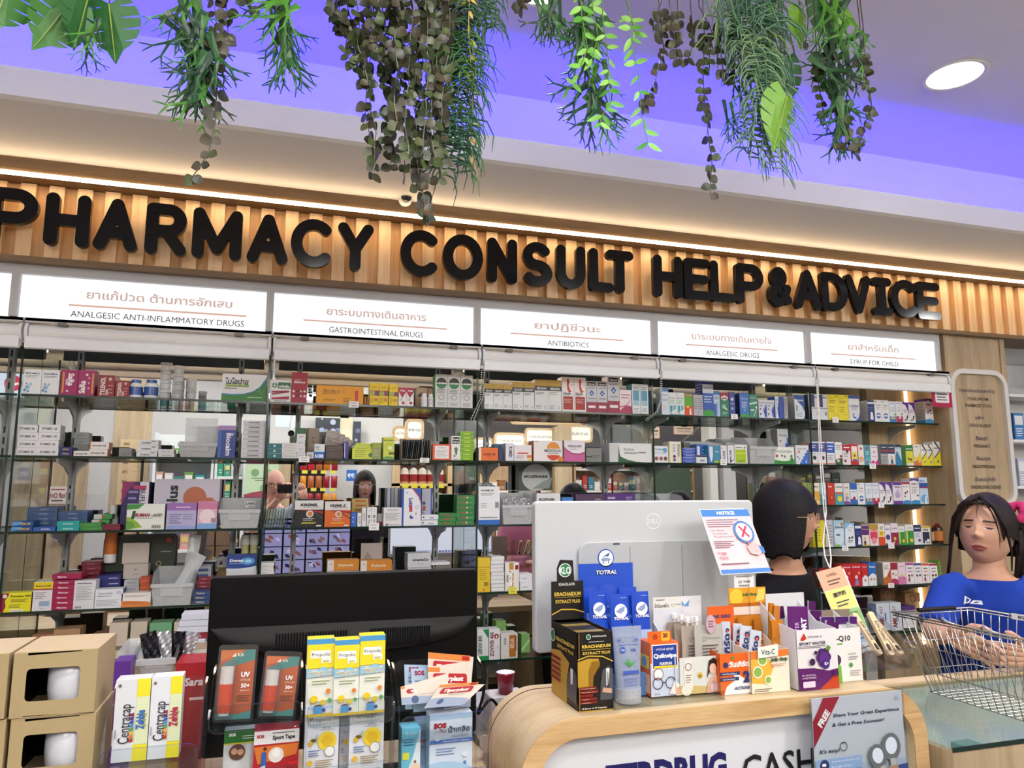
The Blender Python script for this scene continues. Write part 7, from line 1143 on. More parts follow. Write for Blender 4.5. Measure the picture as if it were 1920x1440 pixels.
# leaning notice, hanging colour card, poster
def quad_board(name,pts,th,col,ops,label,cat,m=CARD,extra=None):
 P=[Vector(p)for p in pts];o=P[0].copy();u=(P[1]-P[0]);v=(P[3]-P[0]);n=u.cross(v).normalized();b=MB()
 V=[tuple(p-o)for p in P]+[tuple(p-o-n*th)for p in P];b.add(V,[[0,1,2,3],[7,6,5,4],[0,4,5,1],[1,5,6,2],[2,6,7,3],[3,7,4,0]],col)
 class PF(Face):
  def pt(s,a_,b_):return tuple(u*(a_/s.w)+v*(b_/s.h)+n*(s.lift*s.k))
 F=PF(b,(0,0,0),u,v,u.length,v.length);F.n=n;F.draw(ops);return b.build(name,m,loc=o,cat=cat,label=label)
quad_board('notice_card',[at(1353,1078,y=1.585),at(1447,1073,y=1.60),at(1394,953,y=1.68),at(1311,955,y=1.665)],.003,'eaf0f4',[('r',.01,.01,.99,.99,'ecc8cc'),('r',.01,.88,.99,.99,'3c7cc8'),('r',.01,.01,.99,.07,'3c7cc8'),('t','NOTICE',.5,.935,.05,'f4f4fa',dict(fit=.36,bold=.05)),('l',.05,.7,.7,.84,4,'7a6474'),('t','No refunds',.22,.66,.025,'3a3444',dict(fit=.26)),('t','No exchanges',.24,.61,.025,'3a3444',dict(fit=.3)),('t','All sales are final',.28,.56,.025,'3a3444',dict(fit=.38)),('l',.05,.38,.46,.5,4,'7a5a6c'),('t','不退款',.14,.3,.04,'a03c54',dict(fit=.18)),('t','不退货',.14,.23,.04,'a03c54',dict(fit=.18)),('l',.05,.12,.6,.17,1,'7a5a6c'),('c',.72,.62,.2,'4a7cb8'),('c',.72,.62,.16,'cfd4ec'),('p',[(.63,.7),(.66,.72),(.81,.55),(.78,.53)],'c8384c'),('p',[(.78,.72),(.81,.7),(.66,.53),(.63,.55)],'c8384c'),('p',[(.7,.48),(.74,.48),(.77,.3),(.73,.3)],'b86a74'),('p',[(.66,.38),(.8,.46),(.92,.42),(.94,.3),(.84,.25),(.7,.28)],'e8b4b0'),('p',[(.9,.4),(.99,.38),(.99,.28),(.92,.29)],'3c7cc8')],'pink NOTICE card in a clear sleeve with blue bands, leaning by the grey computer','notice')
b=MB();p=at(1402,1078,y=1.59);b.tube([(0,0,0),(.004,.0,ZC-p.z+.001)],.002,6);b.tube([(-.012,0,0),(.02,0,0)],.0025,6);b.build('card_stand',ACRYL,loc=p,cat='stand',label='thin clear stand holding the pink NOTICE card')
bands=[('r',0,.76,1,1,'dca884'),('r',0,.5,1,.755,'e4d878'),('r',0,.25,1,.495,'9cd07c'),('r',0,.1,1,.245,'9cc0dc'),('r',0,0,1,.095,'c4c8cc'),('t','ยาสีฟัน',.5,.93,.035,'3a2c24',dict(fit=.4)),('l',.25,.8,.75,.88,2,'4a3424'),('t','腹泻药',.5,.69,.04,'222',dict(fit=.5,bold=.03)),('l',.25,.54,.75,.62,2,'333'),('t','Inquire, reform',.5,.45,.03,'1c4a1c',dict(fit=.7,bold=.02)),('l',.2,.29,.8,.38,2,'1c4a1c'),('l',.2,.13,.8,.22,2,'3a5a8a'),('l',.2,.03,.8,.07,1,'444')]
quad_board('hanging_card',[at(1596,1232,y=1.77),at(1643,1215,y=1.79),at(1582,1066,y=1.87),at(1530,1073,y=1.85)],.0015,'e8e8e8',bands,'laminated card of orange, yellow, green and blue bands hanging from the bead chain','card')
YP=1.40;a,c=at(1520,1312,y=YP),at(1690,1440,y=YP);w=at(1690,1300,y=YP).x-at(1522,1320,y=YP).x;ztp=at(1690,1294,y=YP).z;zbp=ztp-.27
e=empty('souvenir_poster',(at(1522,1320,y=YP).x,YP,zbp),cat='poster',label='white poster FREE Share Your Great Experience in a clear sleeve on the cash counter');h=ztp-zbp
b=MB();b.box(0,w,0,.002,0,h,'e6eef8');F=Face(b,(0,0,0),(1,0,0),(0,0,1),w,h)
F.draw([('r',.0,.0,1,.48,'d2e0f0'),('p',[(0,.63),(.28,1),(.13,1),(0,.83)][::1],'b01c34'),('p',[(0,.63),(.3,1),(.12,1),(0,.82)],'b01c34'),('t','FREE',.115,.845,.05,'f4f4f6',dict(rot=51,bold=.05)),('t','Share Your Great Experience',.585,.86,.026,'1c2a4c',dict(fit=.74,bold=.02,shear=.15)),('t','& Get a Free Souvenir!',.49,.79,.026,'1c2a4c',dict(fit=.58,bold=.02,shear=.15)),('t',"It's easy!",.16,.6,.03,'1c2a4c',dict(fit=.22,bold=.02,shear=.15)),('o',.31,.62,.04,.007,'333'),('r',.29,.645,.33,.655,'333'),('r',0,.45,.5,.54,'7c9cc4'),('c',.09,.495,.05,'1c2c5c'),('r',.065,.49,.105,.51,'e8ecf4'),('t','Leave a review on',.32,.52,.015,'dfe8f4',dict(fit=.3)),('t','Google Maps',.27,.48,.015,'dfe8f4',dict(fit=.22)),('r',0,.33,.5,.42,'7c9cc4'),('p',[(.86,.3),(1,.31),(1,.44),(.86,.43)],'24407c')]+[('p',[(.93+.028*math.cos(t)-.005,.955+.02*math.sin(t)),(.93-.028*math.cos(t)-.005,.955-.02*math.sin(t)),(.93-.028*math.cos(t)+.005,.955-.02*math.sin(t)+.003),(.93+.028*math.cos(t)+.005,.955+.02*math.sin(t)+.003)],'8ca8cc')for t in(0.3,1.35,2.4)])
for cx_,cz_,sc_,an in((.82,.58,1,4),(.66,.52,.92,22)):
 an=math.radians(an);R2=lambda x,y:(cx_+(x*math.cos(an)-y*math.sin(an))*sc_,cz_+(x*math.sin(an)+y*math.cos(an))*sc_*w/h)
 F.poly([R2(.0+.105*math.cos(t),.0+.12*math.sin(t))for t in[k*math.pi/8 for k in range(16)]],'5c6468');F.poly([R2(.065*math.cos(t),.01+.075*math.sin(t))for t in[k*math.pi/8 for k in range(16)]],'ccd8e8');F.poly([R2(-.03,-.16),R2(.03,-.16),R2(.03,-.1),R2(-.03,-.1)],'a0a4a4');F.poly([R2(-.05,-.5),R2(.05,-.5),R2(.05,-.16),R2(-.05,-.16)],'9a7a64')
 F.text('KOH CHANG',*R2(0,-.33),.022,'3a2c24',rot=90+math.degrees(an),bold=.02)
b.build('sheet',PAPER,e);b=MB();b.box(-.004,w+.004,-.002,-.001,-.004,h+.003);b.box(-.004,w+.004,.003,.004,-.004,h+.003);b.build('sleeve',ACRYL,e)
# clear bin with bottle openers at the counter's right end
a,c=at(1614,1250,y=1.56),at(1702,1260,y=1.56);e=empty('acrylic_bin',(a.x+.012,1.56,ZC+.0006),cat='bin',label='clear acrylic bin of wooden bottle openers at the right end of the cash counter');w=c.x-a.x
b=MB();P=[(0,0),(.12,0),(.14,.13),(.13,.135),(-.02,.05)];b.prism(P,0,.003,'fff',plane='yz');b.prism(P,w-.003,w,'fff',plane='yz');b.box(0,w,-.003,0,0,.05);b.box(0,w,.12,.123,0,.13);b.box(0,w,0,.12,0,.003);b.tube([(0,-.02,.05),(w,-.02,.05)],.003,6);b.tube([(0,-.02,.05),(0,.13,.135)],.002,6);b.tube([(w,-.02,.05),(w,.13,.135)],.002,6);b.build('body',ACRYL,e)

for i,(q0,q1)in enumerate([((1640,1168),(1672,1230)),((1612,1170),(1650,1228)),((1656,1185),(1690,1228))]):
 p0,p1=at(*q0,y=1.64),at(*q1,y=1.585);d=p1-p0;L_=d.length;e=empty('bottle_opener',p1,cat='bottle opener',group='wooden bottle openers',label='light wooden bottle opener handle lettered KOH CHANG, %s in the clear bin'%('longest','left one','right one')[i]);rotq=(-d).to_track_quat('Z','Y');e.rotation_mode='QUATERNION';e.rotation_quaternion=rotq
 b=MB();b.prism(rr(-.0085,0,.0085,L_+.03,.005,4),-.005,.005,'dcc49a');Face(b,(.0085,.0052,0),(-1,0,0),(0,0,1),.017,L_+.03).draw([('t','KOH CHANG',.6,.55,.1,'3a2c20',dict(rot=-90,fit=.45,bold=.02)),('p',[(.2,.1),(.8,.1),(.8,.22),(.5,.27),(.2,.22)],'2c241c')]);Face(b,(-.0085,-.0052,0),(1,0,0),(0,0,1),.017,L_+.03).draw([('t','KOH CHANG',.6,.6,.1,'3a2c20',dict(rot=90,fit=.45,bold=.02)),('p',[(.2,.1),(.8,.1),(.8,.22),(.5,.27),(.2,.22)],'2c241c')]);b.build('handle',CARD,e)
# ---- glass counter at the right
ZG=.945;YG=1.38;XG=A1+.02
e=empty('glass_counter',(XG,YG,0),cat='counter',label='glass-topped display counter right of the cash counter under the wire basket')
b=MB();b.box(0,2.4,0,.46,ZG-.008,ZG,'fff',0);b.box(0,2.4,-.002,0,ZG-.009,ZG+.001,'fff',1);b.build('glass_top',[GLASS,GEDGE],e)
zr=at(1860,1262,y=YG+.48).z
b=MB();b.box(0,2.4,0,.02,0,ZG-.009);b.box(0,2.4,.02,.5,0,.72);b.box(0,.02,.02,.46,.72,ZG-.009);b.build('body',PILM,e)
b=MB();b.box(.021,2.39,.021,.459,.7201,.7204,'fff');b.box(.021,2.39,.4592,.4598,.72,ZG-.01,'fff');b.build('brightening_lining',BLW,e)  # white lining added to brighten the inside of the counter
b=MB();b.box(0,2.4,.465,.52,.72,zr,'fff');b.build('rear_rail',OAKX,e)
rg=random.Random(9)
for i in range(14):
 for j in range(3):
  w=rg.uniform(.07,.11);hh=rg.uniform(.03,.09);col_=rg.choice(['dfe2e6','b8d8d0','c8a03c','7aa884','d8dde4','c8d8e8','c06a8a','e0c84c'])
  put('carton',carton_mesh(w,.09,hh,col_,[('l',.15,.2,.85,.8,3,'777')],None,None,col_),None,(XG+.05+i*.125,YG+.05+j*.13,.7208),(0,0,math.radians(rg.uniform(-6,6))),cat='box',group='cartons inside the glass counter',label='%s carton inside the glass counter, %s row, %s from the left'%({'dfe2e6':'white','b8d8d0':'pale mint','c8a03c':'amber','7aa884':'green','d8dde4':'pale grey','c8d8e8':'pale blue','c06a8a':'pink','e0c84c':'yellow'}[col_],('front','middle','back')[j],NUM[i]))
# wire basket
WIRE=mat('steel_wire','c8c6c2',.22,metal=.9);e=empty('wire_basket',(0,0,0),cat='basket',label='chrome wire shopping basket standing on the glass counter')
zr_,zb_=1.165,ZG+.006;RT=[(1.705,1.30),(2.0,1.30),(2.0,1.79),(1.705,1.79)];BT=[(1.775,1.34),(1.94,1.34),(1.94,1.745),(1.775,1.745)]
def lerp2(a_,c_,t):return(a_[0]+(c_[0]-a_[0])*t,a_[1]+(c_[1]-a_[1])*t)
def level(t):return[(*lerp2(BT[i],RT[i],t),zb_+(zr_-zb_)*t)for i in range(4)]
b=MB()
for t,r in((1,.0026),(.965,.002)):
 Q_=level(t);b.tube(Q_+[Q_[0]],r,6,cap=False)
b.build('rim',WIRE,e,smooth=True);b=MB()
for t in(.62,.28,0.0):Q_=level(t);b.tube(Q_+[Q_[0]],.0014,5,cap=False)
b.build('hoop_wires',WIRE,e,smooth=True)
for i,n in((0,12),(1,18),(2,12),(3,18)):
 for k in range(n):
  t=(k+.5)/n;p0=lerp2(RT[i],RT[(i+1)%4],t);p1=lerp2(BT[i],BT[(i+1)%4],t);b=MB();b.tube([(*p0,zr_),(*p1,zb_),],.0011,5);b.build('side_wire',WIRE,e,smooth=True)
for k in range(18):t=(k+.5)/18;y=1.34+.405*t;b=MB();b.tube([(1.775,y,zb_),(1.94,y,zb_)],.0011,5);b.build('floor_wire',WIRE,e)
for k in range(6):x=1.80+.023*k;b=MB();b.tube([(x,1.34,zb_-.002),(x,1.745,zb_-.002)],.0011,5);b.build('floor_wire',WIRE,e)
b=MB();b.tube([(1.80,1.79,zr_+.002),(1.94,1.79,zr_+.002)],.006,8);b.build('handle_grip',BLACK,e)
for hy in(1.5,1.62):b=MB();b.tube([(1.705,hy,zr_+.004),(1.70,hy-.01,zr_+.012),(1.705,hy-.02,zr_+.004),(1.72,hy-.05,zr_-.004)],.003,6);b.build('handle_hinge',WIRE,e,smooth=True)
b=MB();b.box(0,.05,0,.001,0,.016,'e8e8e8');Face(b,(0,0,0),(1,0,0),(0,0,1),.05,.016).draw([('t','BIG',.5,.5,.5,'334',dict(bold=.04))]);p=at(1912,1152,y=1.64);b.build('basket_tag',CARD,e,(1.955,1.62,zr_-.004),(0,0,math.radians(-80)))
# ---- left: mug boxes
KR=mat('kraft_card',None,.8,bump=.15,bscale=180,var=.04)
yk=1.30;xk0,xk1=at(22,1280,y=yk).x,at(180,1280,y=yk).x;wk=xk1-xk0;zk1=at(100,1220,y=yk).z;hk=(zk1-at(100,1343,y=yk).z)
NB=int((zk1-.9305)/hk)
for ci,x0 in enumerate((xk0,xk0-wk-.006)):
 for k in range(NB+1):
  z=zk1-hk*(k+1)+.0008;h=hk-.001
  if z<.931:break
  e=empty('mug_box',(x0+(.003 if k%2 else 0),yk+(.002 if k%2 else 0),z),cat='box',group='kraft mug boxes',label='kraft box with window onto a white mug, %s of the %s'%(('topmost','second','third','fourth')[k],('whole stack','stack cut off')[ci]))
  D=.13;b=MB();t=.0012;kc='a8946c';b.box(0,wk,0,D,0,t,kc);b.box(0,wk,0,D,h-t,h,'c2ae84');b.box(0,t,t,D,t,h-t,kc);b.box(wk-t,wk,t,D,t,h-t,kc);b.box(0,wk,D-t,D,0,h,kc)
  I=[(p[0],p[1])for p in rr(wk*.16,h*.24,wk*.8,h*.74,.006,3)];n_=len(I);O=[]
  for(ix,iz)in I:
   dx,dz=ix-wk*.48,iz-h*.49;sx_=max(abs(dx)/(wk*.48 if dx<0 else wk*.52),abs(dz)/(h*.49 if dz<0 else h*.51));O.append((wk*.48+dx/sx_,h*.49+dz/sx_))
  ring(b,O,I,0,t,kc)
  for cx_,cz_ in((0,0),(wk,0),(wk,h),(0,h)):pass
  b.box(0,wk*.16,.0002,t,0,h*.24,kc);b.box(wk*.8,wk,.0002,t,0,h*.24,kc);b.box(0,wk*.16,.0002,t,h*.74,h,kc);b.box(wk*.8,wk,.0002,t,h*.74,h,kc)
  b.build('carton_shell',KR,e);b=MB();b.box(t,wk-t,D-.003,D-t,t,h-t);b.box(t,t+.001,t+.001,D-.003,t,h-t);b.box(wk-t-.001,wk-t,t+.001,D-.003,t,h-t);b.box(t,wk-t,t+.001,D-.003,h-t-.001,h-t);b.build('shade_liner',BLACK,e)  # black sheets added inside to stand in for the box's inner shade
  m=MB();r=.0365;cx_=wk*.655;m.lathe([(.001,.002),(r*.8,.002),(r*.92,.008),(r,.03),(r,h-.005),(r*.93,h-.005),(r*.93,.01),(.001,.008)],24,(cx_,.045,0),'cfd0d8');m.tube([(cx_-r*.5,.075,h*.7),(cx_-r*.7,.1,h*.68),(cx_-r*.75,.108,h*.5),(cx_-r*.7,.1,h*.3),(cx_-r*.5,.075,h*.28)],.004,8,'e8e8ec')
  m.build('mug',mat('white_ceramic',None,.15),None,(e.location.x,yk,z+.0005),smooth=True,cat='mug',group='white mugs in kraft boxes',label='white mug inside the kraft box, %s of the %s'%(('topmost','second','third','fourth')[k],('whole stack','stack cut off')[ci]))
# ---- acrylic display stands
def stand(px0,px1,lips,y,label,ztop_px):
 X0,X1=at(px0,1350,y=y).x,at(px1,1350,y=y).x;w=X1-X0;zt=at(px0,ztop_px,y=y).z-.931
 e=empty('display_stand',(X0,y,.931),cat='display stand',group='acrylic display stands',label=label);b=MB()
 b.prism(rr(0,0,w,zt,.02,4),.075,.078,'fff')
 for x in(0,w-.003):b.prism([(-.03,0),(.075,0),(.075,zt-.02)]+[(.065,zt),(.03,zt-.01),(-.02,zt-.05),(-.03,zt-.08)],x,x+.003,'fff',plane='yz')
 b.build('sheet',ACRYL,e)
 for lp in lips:
  zl=at((px0+px1)/2,lp,y=y-.03).z-.931;hh=.04;b=MB();b.box(.003,w-.003,-.03,.072,zl-hh,zl-hh+.0025)
  P=rr(.002,zl-hh,w-.002,zl,.014,5);b.prism(P,-.033,-.0305,'fff');b.tube([(p[0],-.033,p[1])for p in P+P[:1]],.0013,5,cap=False);b.build('pocket',ACRYL,e)
  SH.append((X0,w,.931+zl-hh+.003))
 return e
SH=[]
stand(196,380,(1398,),1.30,'clear acrylic stand holding the two tall white and yellow cartons',1300);stand(392,566,(1318,1440),1.30,'clear acrylic stand of sun sticks above plaster tapes',1262);stand(572,736,(1310,1432),1.30,'clear acrylic stand of yellow and white spray cartons',1262);stand(742,914,(1338,1445),1.30,'clear acrylic stand of plaster envelopes above saline cartons',1258)
cc=lambda c3:[('r',.58,0,1,.2,'e8dc2c'),('r',.62,.78,1,1,'e8dc2c'),('r',.62,.2,1,.78,'d8e0b8'),('t','Centracap',.3,.46,.16,'2c2c30',dict(rot=90,fit=.48,bold=.005)),('c',.12,.93,.05,'666'),('t','Zebbie',.76,.5,.1,c3,dict(rot=90,fit=.24,bold=.05))]+[('p',[(.46,.24+.045*k),(.58,.24+.045*k),(.58,.285+.045*k),(.46,.262+.045*k)],c)for k,c in enumerate(['b03424','d8742c','e0a82c','4a9a4c','3c8ac0','2c4c9c','4c2c6c','8a1c3c'])]+[('l',.06,.2,.1,.5,1,'999'),('l',.85,.4,.95,.6,3,'9a9a6c')]
G('P',218,283,1273,1.325,SH[0][2],.03,'dcdfe6',cc('3c6cb0'),'tall white and yellow children vitamin carton, left of the pair');G('P',285,343,1268,1.325,SH[0][2],.03,'dcdfe6',cc('b0304c'),'tall white and yellow children vitamin carton, right of the pair')
def blister(xl,xr,yt,y,z,rz,desc):
 X0,X1=at(380+xl/4.8,1160+yt/4.8,y=y).x,at(380+xr/4.8,1160+yt/4.8,y=y).x;zt=at(380+xl/4.8,1160+yt/4.8,y=y).z;w,h=X1-X0,zt-z;e=empty('sun_stick_pack',(X0,y,z),(math.radians(-8),math.radians(rz),0),cat='pack',group='sun stick blister packs',label=desc)
 b=MB();b.prism(rr(.004,.004,w-.004,h-.008,.003,3),0,.001,'c85c1c');F=Face(b,(.004,0,.004),(1,0,0),(0,0,1),w-.008,h-.012);F.draw([('p',[(0,.7),(1,.85),(1,1),(.75,1),(.1,.8)],'3c8c88'),('p',[(0,0),(1,0),(1,.12),(.6,.07),(0,.1)],'4c9c98'),('p',[(0,.84),(.5,.92),(.7,1),(0,1)],'d8702c'),('t','KA',.58,.93,.05,'f4ece0',dict(bold=.02)),('p',[(.32,.9),(.44,.9),(.44,.96)],'f4ece0'),('t','UV',.76,.64,.07,'fff',dict(bold=.05)),('t','STICK',.78,.56,.03,'f4dcc8',dict(fit=.3)),('t','50+',.78,.48,.06,'fff',dict(bold=.02)),('t','PA++++',.78,.41,.03,'f4dcc8',dict(fit=.26)),('l',.56,.25,.95,.35,3,'5a3a28')]);b.build('backing_card',CARD,e)
 b=MB();b.tube([(w*.27,-.011,h*.14),(w*.27,-.011,h*.5)],.0105,14,'d8481c');b.tube([(w*.27,-.011,h*.5),(w*.27,-.011,h*.72)],.0102,14,'e4e0dc');b.tube([(w*.27,-.011,h*.1),(w*.27,-.011,h*.14)],.008,12,'f0f0f0');b.build('stick',PLAST,e,smooth=False)
 b=MB();b.prism(rr(0,0,w,h,.005,3),-.002,-.001,'fff');b.prism(rr(w*.05,h*.06,w*.52,h*.8,.006,3),-.023,-.0225,'fff');ring(b,rr(w*.05,h*.06,w*.52,h*.8,.006,3),rr(w*.055,h*.065,w*.515,h*.795,.005,3),-.022,-.002);b.build('clear_shell',FILM,e)
blister(120,480,250,1.315,SH[1][2],2,'orange and teal sun stick blister, left and taller one');blister(510,855,300,1.32,SH[1][2],5,'orange and teal sun stick blister, right and lower one')
G('V',195,600,990,1.351,SH[2][2],.021,'d8dde0',[('r',0,.72,1,1,'2c7a34'),('r',0,.69,1,.72,'d8d03c'),('t','SOS',.18,.9,.06,'fff',dict(bold=.06)),('l',.4,.78,.75,.88,2,'dfe8df'),('c',.3,.52,.18,'6a4a3c'),('c',.24,.54,.07,'d8a888'),('c',.38,.52,.07,'d8a888'),('p',[(.12,.12),(.2,.16),(.38,.13),(.48,.18),(.44,.1),(.3,.08)],'b8b0a0'),('p',[(.6,.1),(1,.3),(1,.5),(.7,.4)],'dcb098'),('r',0,0,1,.05,'2c7a34')],'green and white nose strip carton under the sun sticks')
G('V',465,868,1000,1.31,SH[2][2],.04,'b0202c',[('r',0,.74,1,1,'e8e4e4'),('t','SOS',.14,.9,.06,'b01c34',dict(bold=.06)),('t','Sport Tape',.66,.86,.08,'2c2c30',dict(fit=.5,bold=.04)),('l',.4,.93,.9,.97,1,'555'),('p',[(.1,.36),(.95,.5),(1,.72),(.0,.7)],'d8742c'),('c',.5,.52,.17,'e4dcd8'),('c',.5,.56,.09,'f4f0ee'),('p',[(.16,.3),(.3,.32),(.28,.6),(.18,.6)],'3c5aa0'),('c',.25,.66,.04,'3c2c24'),('p',[(.12,.3),(.3,.2),(.26,.34)],'e8e8ec'),('rr',.78,.3,1,.38,.02,'c8242c')],'red and white sport tape carton under the sun sticks',side='a81c28')
pz=[('r',0,.93,1,1,'4a94c8'),('r',0,.62,1,.93,'ecd82c'),('rr',.12,.75,.86,.85,.03,'f0f0ea'),('t','Propoliz',.5,.8,.045,'33343c',dict(fit=.66)),('rr',.52,.68,.88,.75,.02,'f0f0ea'),('t','spray',.7,.715,.03,'555'),('p',[(0,.62),(0,.7),(.15,.66),(.3,.72),(.5,.64),(.7,.72),(.85,.64),(1,.7),(1,.62)],'ecd82c'),('p',[(0,.5),(1,.52),(1,.62),(.85,.58),(.6,.64),(.3,.58),(0,.62)],'8cc0dc'),('t','プロポリス',.5,.55,.055,'f8f4e0',dict(fit=.88,bold=.06)),('t','プロポリス',.5,.55,.05,'b8882c',dict(fit=.86,bold=.0)),('l',.2,.4,.85,.47,2,'9aa070'),('c',.3,.22,.14,'e8c828'),('c',.62,.18,.1,'e8c828'),('c',.45,.12,.16,'6a4020',16,.5),('rr',.3,.03,.6,.13,.03,'5a9ad0'),('c',.8,.32,.09,'d8843c'),('c',.86,.2,.08,'5aa04c'),('c',.66,.08,.07,'3c4c8c'),('r',0,0,1,.035,'d8b83c')]
for i,(a_,c_,t_)in enumerate([(945,1190,180),(1192,1415,188),(1420,1645,148)]):G('V',a_,c_,t_,1.315+.006*(i==0),SH[3][2],.028,'e4e6dc',pz,'yellow honey-print mouth spray carton, %s of three'%('left','middle','right, taller-standing')[i],top='ecd82c',group='yellow mouth spray cartons')
pw=lambda t:[('r',0,.96,1,1,'bcd0ec'),('rr',.1,.74,.84,.9,.03,'c8b890'),('rr',.115,.747,.825,.893,.028,'e8eaf0'),('t',t,.46,.82,.06,'33343c',dict(fit=.62)),('rr',.42,.68,.86,.745,.02,'e4e6ec'),('t','spray',.64,.71,.04,'7a7c84'),('c',.86,.92,.07,'dcb848'),('c',.66,.52,.27,'ecd038',24),('c',.66,.52,.18,'e0b82c',6),('c',.26,.54,.09,'6a5a1c',12,.6),('c',.18,.5,.07,'d8b02c',12),('p',[(.26,.56),(.4,.64),(.36,.56)],'b8b8b0'),('c',.74,.38,.14,'f0f0f0'),('o',.74,.38,.15,.015,'888'),('l',.12,.32,.45,.42,3,'4a6aa0'),('c',.17,.24,.09,'e8b83c',6),('l',.32,.16,.85,.28,4,'9a7c34'),('p',[(.08,.03),(.2,.03),(.14,.1)],'333'),('l',.3,.04,.9,.1,2,'888'),('r',0,0,1,.02,'c8a848')]
G('V',1240,1330,870,1.352,SH[4][2],.02,'d8dce4',pw('Propoliz'),'white honeycomb spray carton tucked behind the front pair')
G('V',925,1232,782,1.32,SH[4][2],.03,'e4e6ee',pw('Propoliz'),'white honeycomb spray carton with Latin name',group='white honeycomb spray cartons');G('V',1328,1635,755,1.32,SH[4][2],.03,'e4e6ee',pw('โพรโพลิซ'),'white honeycomb spray carton with Thai name',group='white honeycomb spray cartons')
# plaster envelopes and saline cartons
def env(pts,y,desc,blue=False,y2=None,show=True):
 q=[at(*p,y=(y if i<2 else(y2 or y+.006)))for i,p in enumerate(pts)]
 ops=[('r',0,.82,1,1,'a8c4e0'),('t','SOS',.25,.9,.1,'a01c34',dict(bold=.06)),('l',.1,.5,.6,.75,3,'6a84a8')]if blue else[('r',0,.88,1,1,'d8843c'),('r',.8,.9,.97,.98,'b01c24'),('rr',.12,.6,.95,.85,.05,'b0242c'),('t','Tigerplast',.53,.725,.12,'f0e8e4',dict(fit=.66,bold=.05,shear=.2)),('t','PREMIUM',.6,.53,.04,'7a6a60',dict(fit=.4)),('wave',.4,.3,.06,'9aa8c0'),('c',.3,.25,.08,'4a5a80')]
 quad_board('plaster_envelope',q,.0015,'b8cce0' if blue else 'dcd0c4',ops,desc,'envelope')
env([(760,1330),(830,1330),(826,1250),(758,1246)],1.36,'pale blue plaster envelope at the back left',True)
env([(775,1335),(838,1332),(834,1253),(770,1254)],1.35,'second pale blue plaster envelope',True)
env([(800,1320),(880,1325),(888,1232),(803,1223)],1.345,'orange plaster envelope standing furthest back')
env([(805,1325),(882,1325),(886,1239),(802,1251)],1.335,'orange plaster envelope tilted in the middle')
env([(753,1322),(838,1315),(841,1262),(751,1288)],1.318,'orange plaster envelope front left, rising to the right')
env([(795,1328),(868,1322),(909,1283),(826,1284)],1.305,'orange plaster envelope front right, leaning over')
so_=[('r',0,.92,1,1,'a8c4e0'),('t','SOS',.24,.84,.07,'a81c2c',dict(fit=.3,bold=.07)),('t','Plus',.3,.765,.05,'a81c2c',dict(shear=.3)),('t','น้ำเกลือ',.68,.77,.08,'24243c',dict(fit=.5,bold=.02)),('t','แบบหลอด',.7,.68,.05,'4a5470',dict(fit=.38)),('r',0,.58,1,.635,'4a70b8'),('t','Normal Saline Solution',.62,.607,.025,'e8f0fa',dict(fit=.6)),('l',.15,.4,.6,.52,3,'6a84b0'),('c',.82,.4,.06,'dfe8f0'),('r',.79,.1,.85,.3,'4a80c0'),('wave',.3,.2,.06,'a8c8e4'),('c',.2,.12,.08,'4a78c0'),('c',.17,.68,.08,'dfe8f0')]
G('X',545,955,915,1.315,SH[6][2],.035,'d4dfee',so_,'large pale blue and white saline carton');G('X',410,520,970,1.352,SH[6][2],.02,'a8c4e0',[('r',0,.2,1,.8,'90a8c4'),('t','SOS',.6,.62,.06,'a81c2c',dict(fit=.6,bold=.06)),('t','Plus',.6,.53,.04,'a81c2c')],'narrow blue saline carton tucked behind')
G('X',275,455,1055,1.31,SH[6][2],.035,'6cbcd8',[('p',[(1,1),(1,.0),(0,0),(.2,.2),(.6,.5)],'dfeaf0'),('t','Kushi',.5,.92,.05,'dff0f4',dict(fit=.6)),('l',.1,.7,.7,.84,3,'2c6a8c'),('rr',.05,.48,.4,.6,.04,'d8dc4c'),('c',.75,.32,.26,'ecd0b4'),('c',.72,.44,.07,'8a5a3c'),('c',.8,.3,.025,'333')],'aqua baby nose drop carton with a baby face',so=[])
# ---- behind: cup, bins and boxes on the desk
def on_desk(px0,px1,yt,y,d,col,ops,desc,name='carton',side=None,zz=.871,cat='box'):
 zt=at((px0+px1)/2,yt,y=y).z;X0,X1=at(px0,yt,y=y).x,at(px1,yt,y=y).x;put(name,carton_mesh(X1-X0,d,zt-zz-.001,col,ops,side,None,None,name),None,(X0,y,zz+.0005),cat=cat,label=desc)
p=at(948,1293,y=1.80);r=at(965,1270,y=1.8).x-at(948,1270,y=1.8).x
b=MB();b.lathe([(.001,0,'7a1428'),(r*.72,0,'7a1428'),(r*.98,.045,'7a1428'),(r,.05,'e8ecf0'),(r*.94,.05,'dfe4ea'),(r*.7,.006,'dfe4ea'),(.001,.006)],20);zc=at(948,1300,y=1.8).z;b.build('cup',mat('white_ceramic',None,.15),loc=(p.x,1.8,zc),smooth=True,cat='cup',label='small dark red cup with white rim behind the acrylic stands')
put('carton',carton_mesh(.09,.08,zc-.8715,'c8c8cc',[('l',.1,.2,.9,.8,5,'999')]),None,(p.x-.045,1.765,.871),cat='box',label='grey carton under the dark red cup')
bin_(215*1,247*1,1198,1290,'x')if 0 else None
ST.update(reg='P',bay=1,lv='L5')
e,X,w,z,h=bin_(255,333,1194,1290,'grey bin tagged LWN with silver and black strips on the desk',tag='LWN',depth=.14,y=1.86,zb=at(300,1262,y=1.86).z,where_='behind the display stands')
for k in range(4):pouch('foil_strip',(X+.012+.02*k,1.89+.01*k,z+.02),.035,.06,('2c2c30','c8cacc')[k%2],'%s foil strip in the grey tagged desk bin'%('black left','silver','black right','silver right')[k],bulge=.004,folds=.003,rot=(math.radians(-10),math.radians(10*k-15),0))
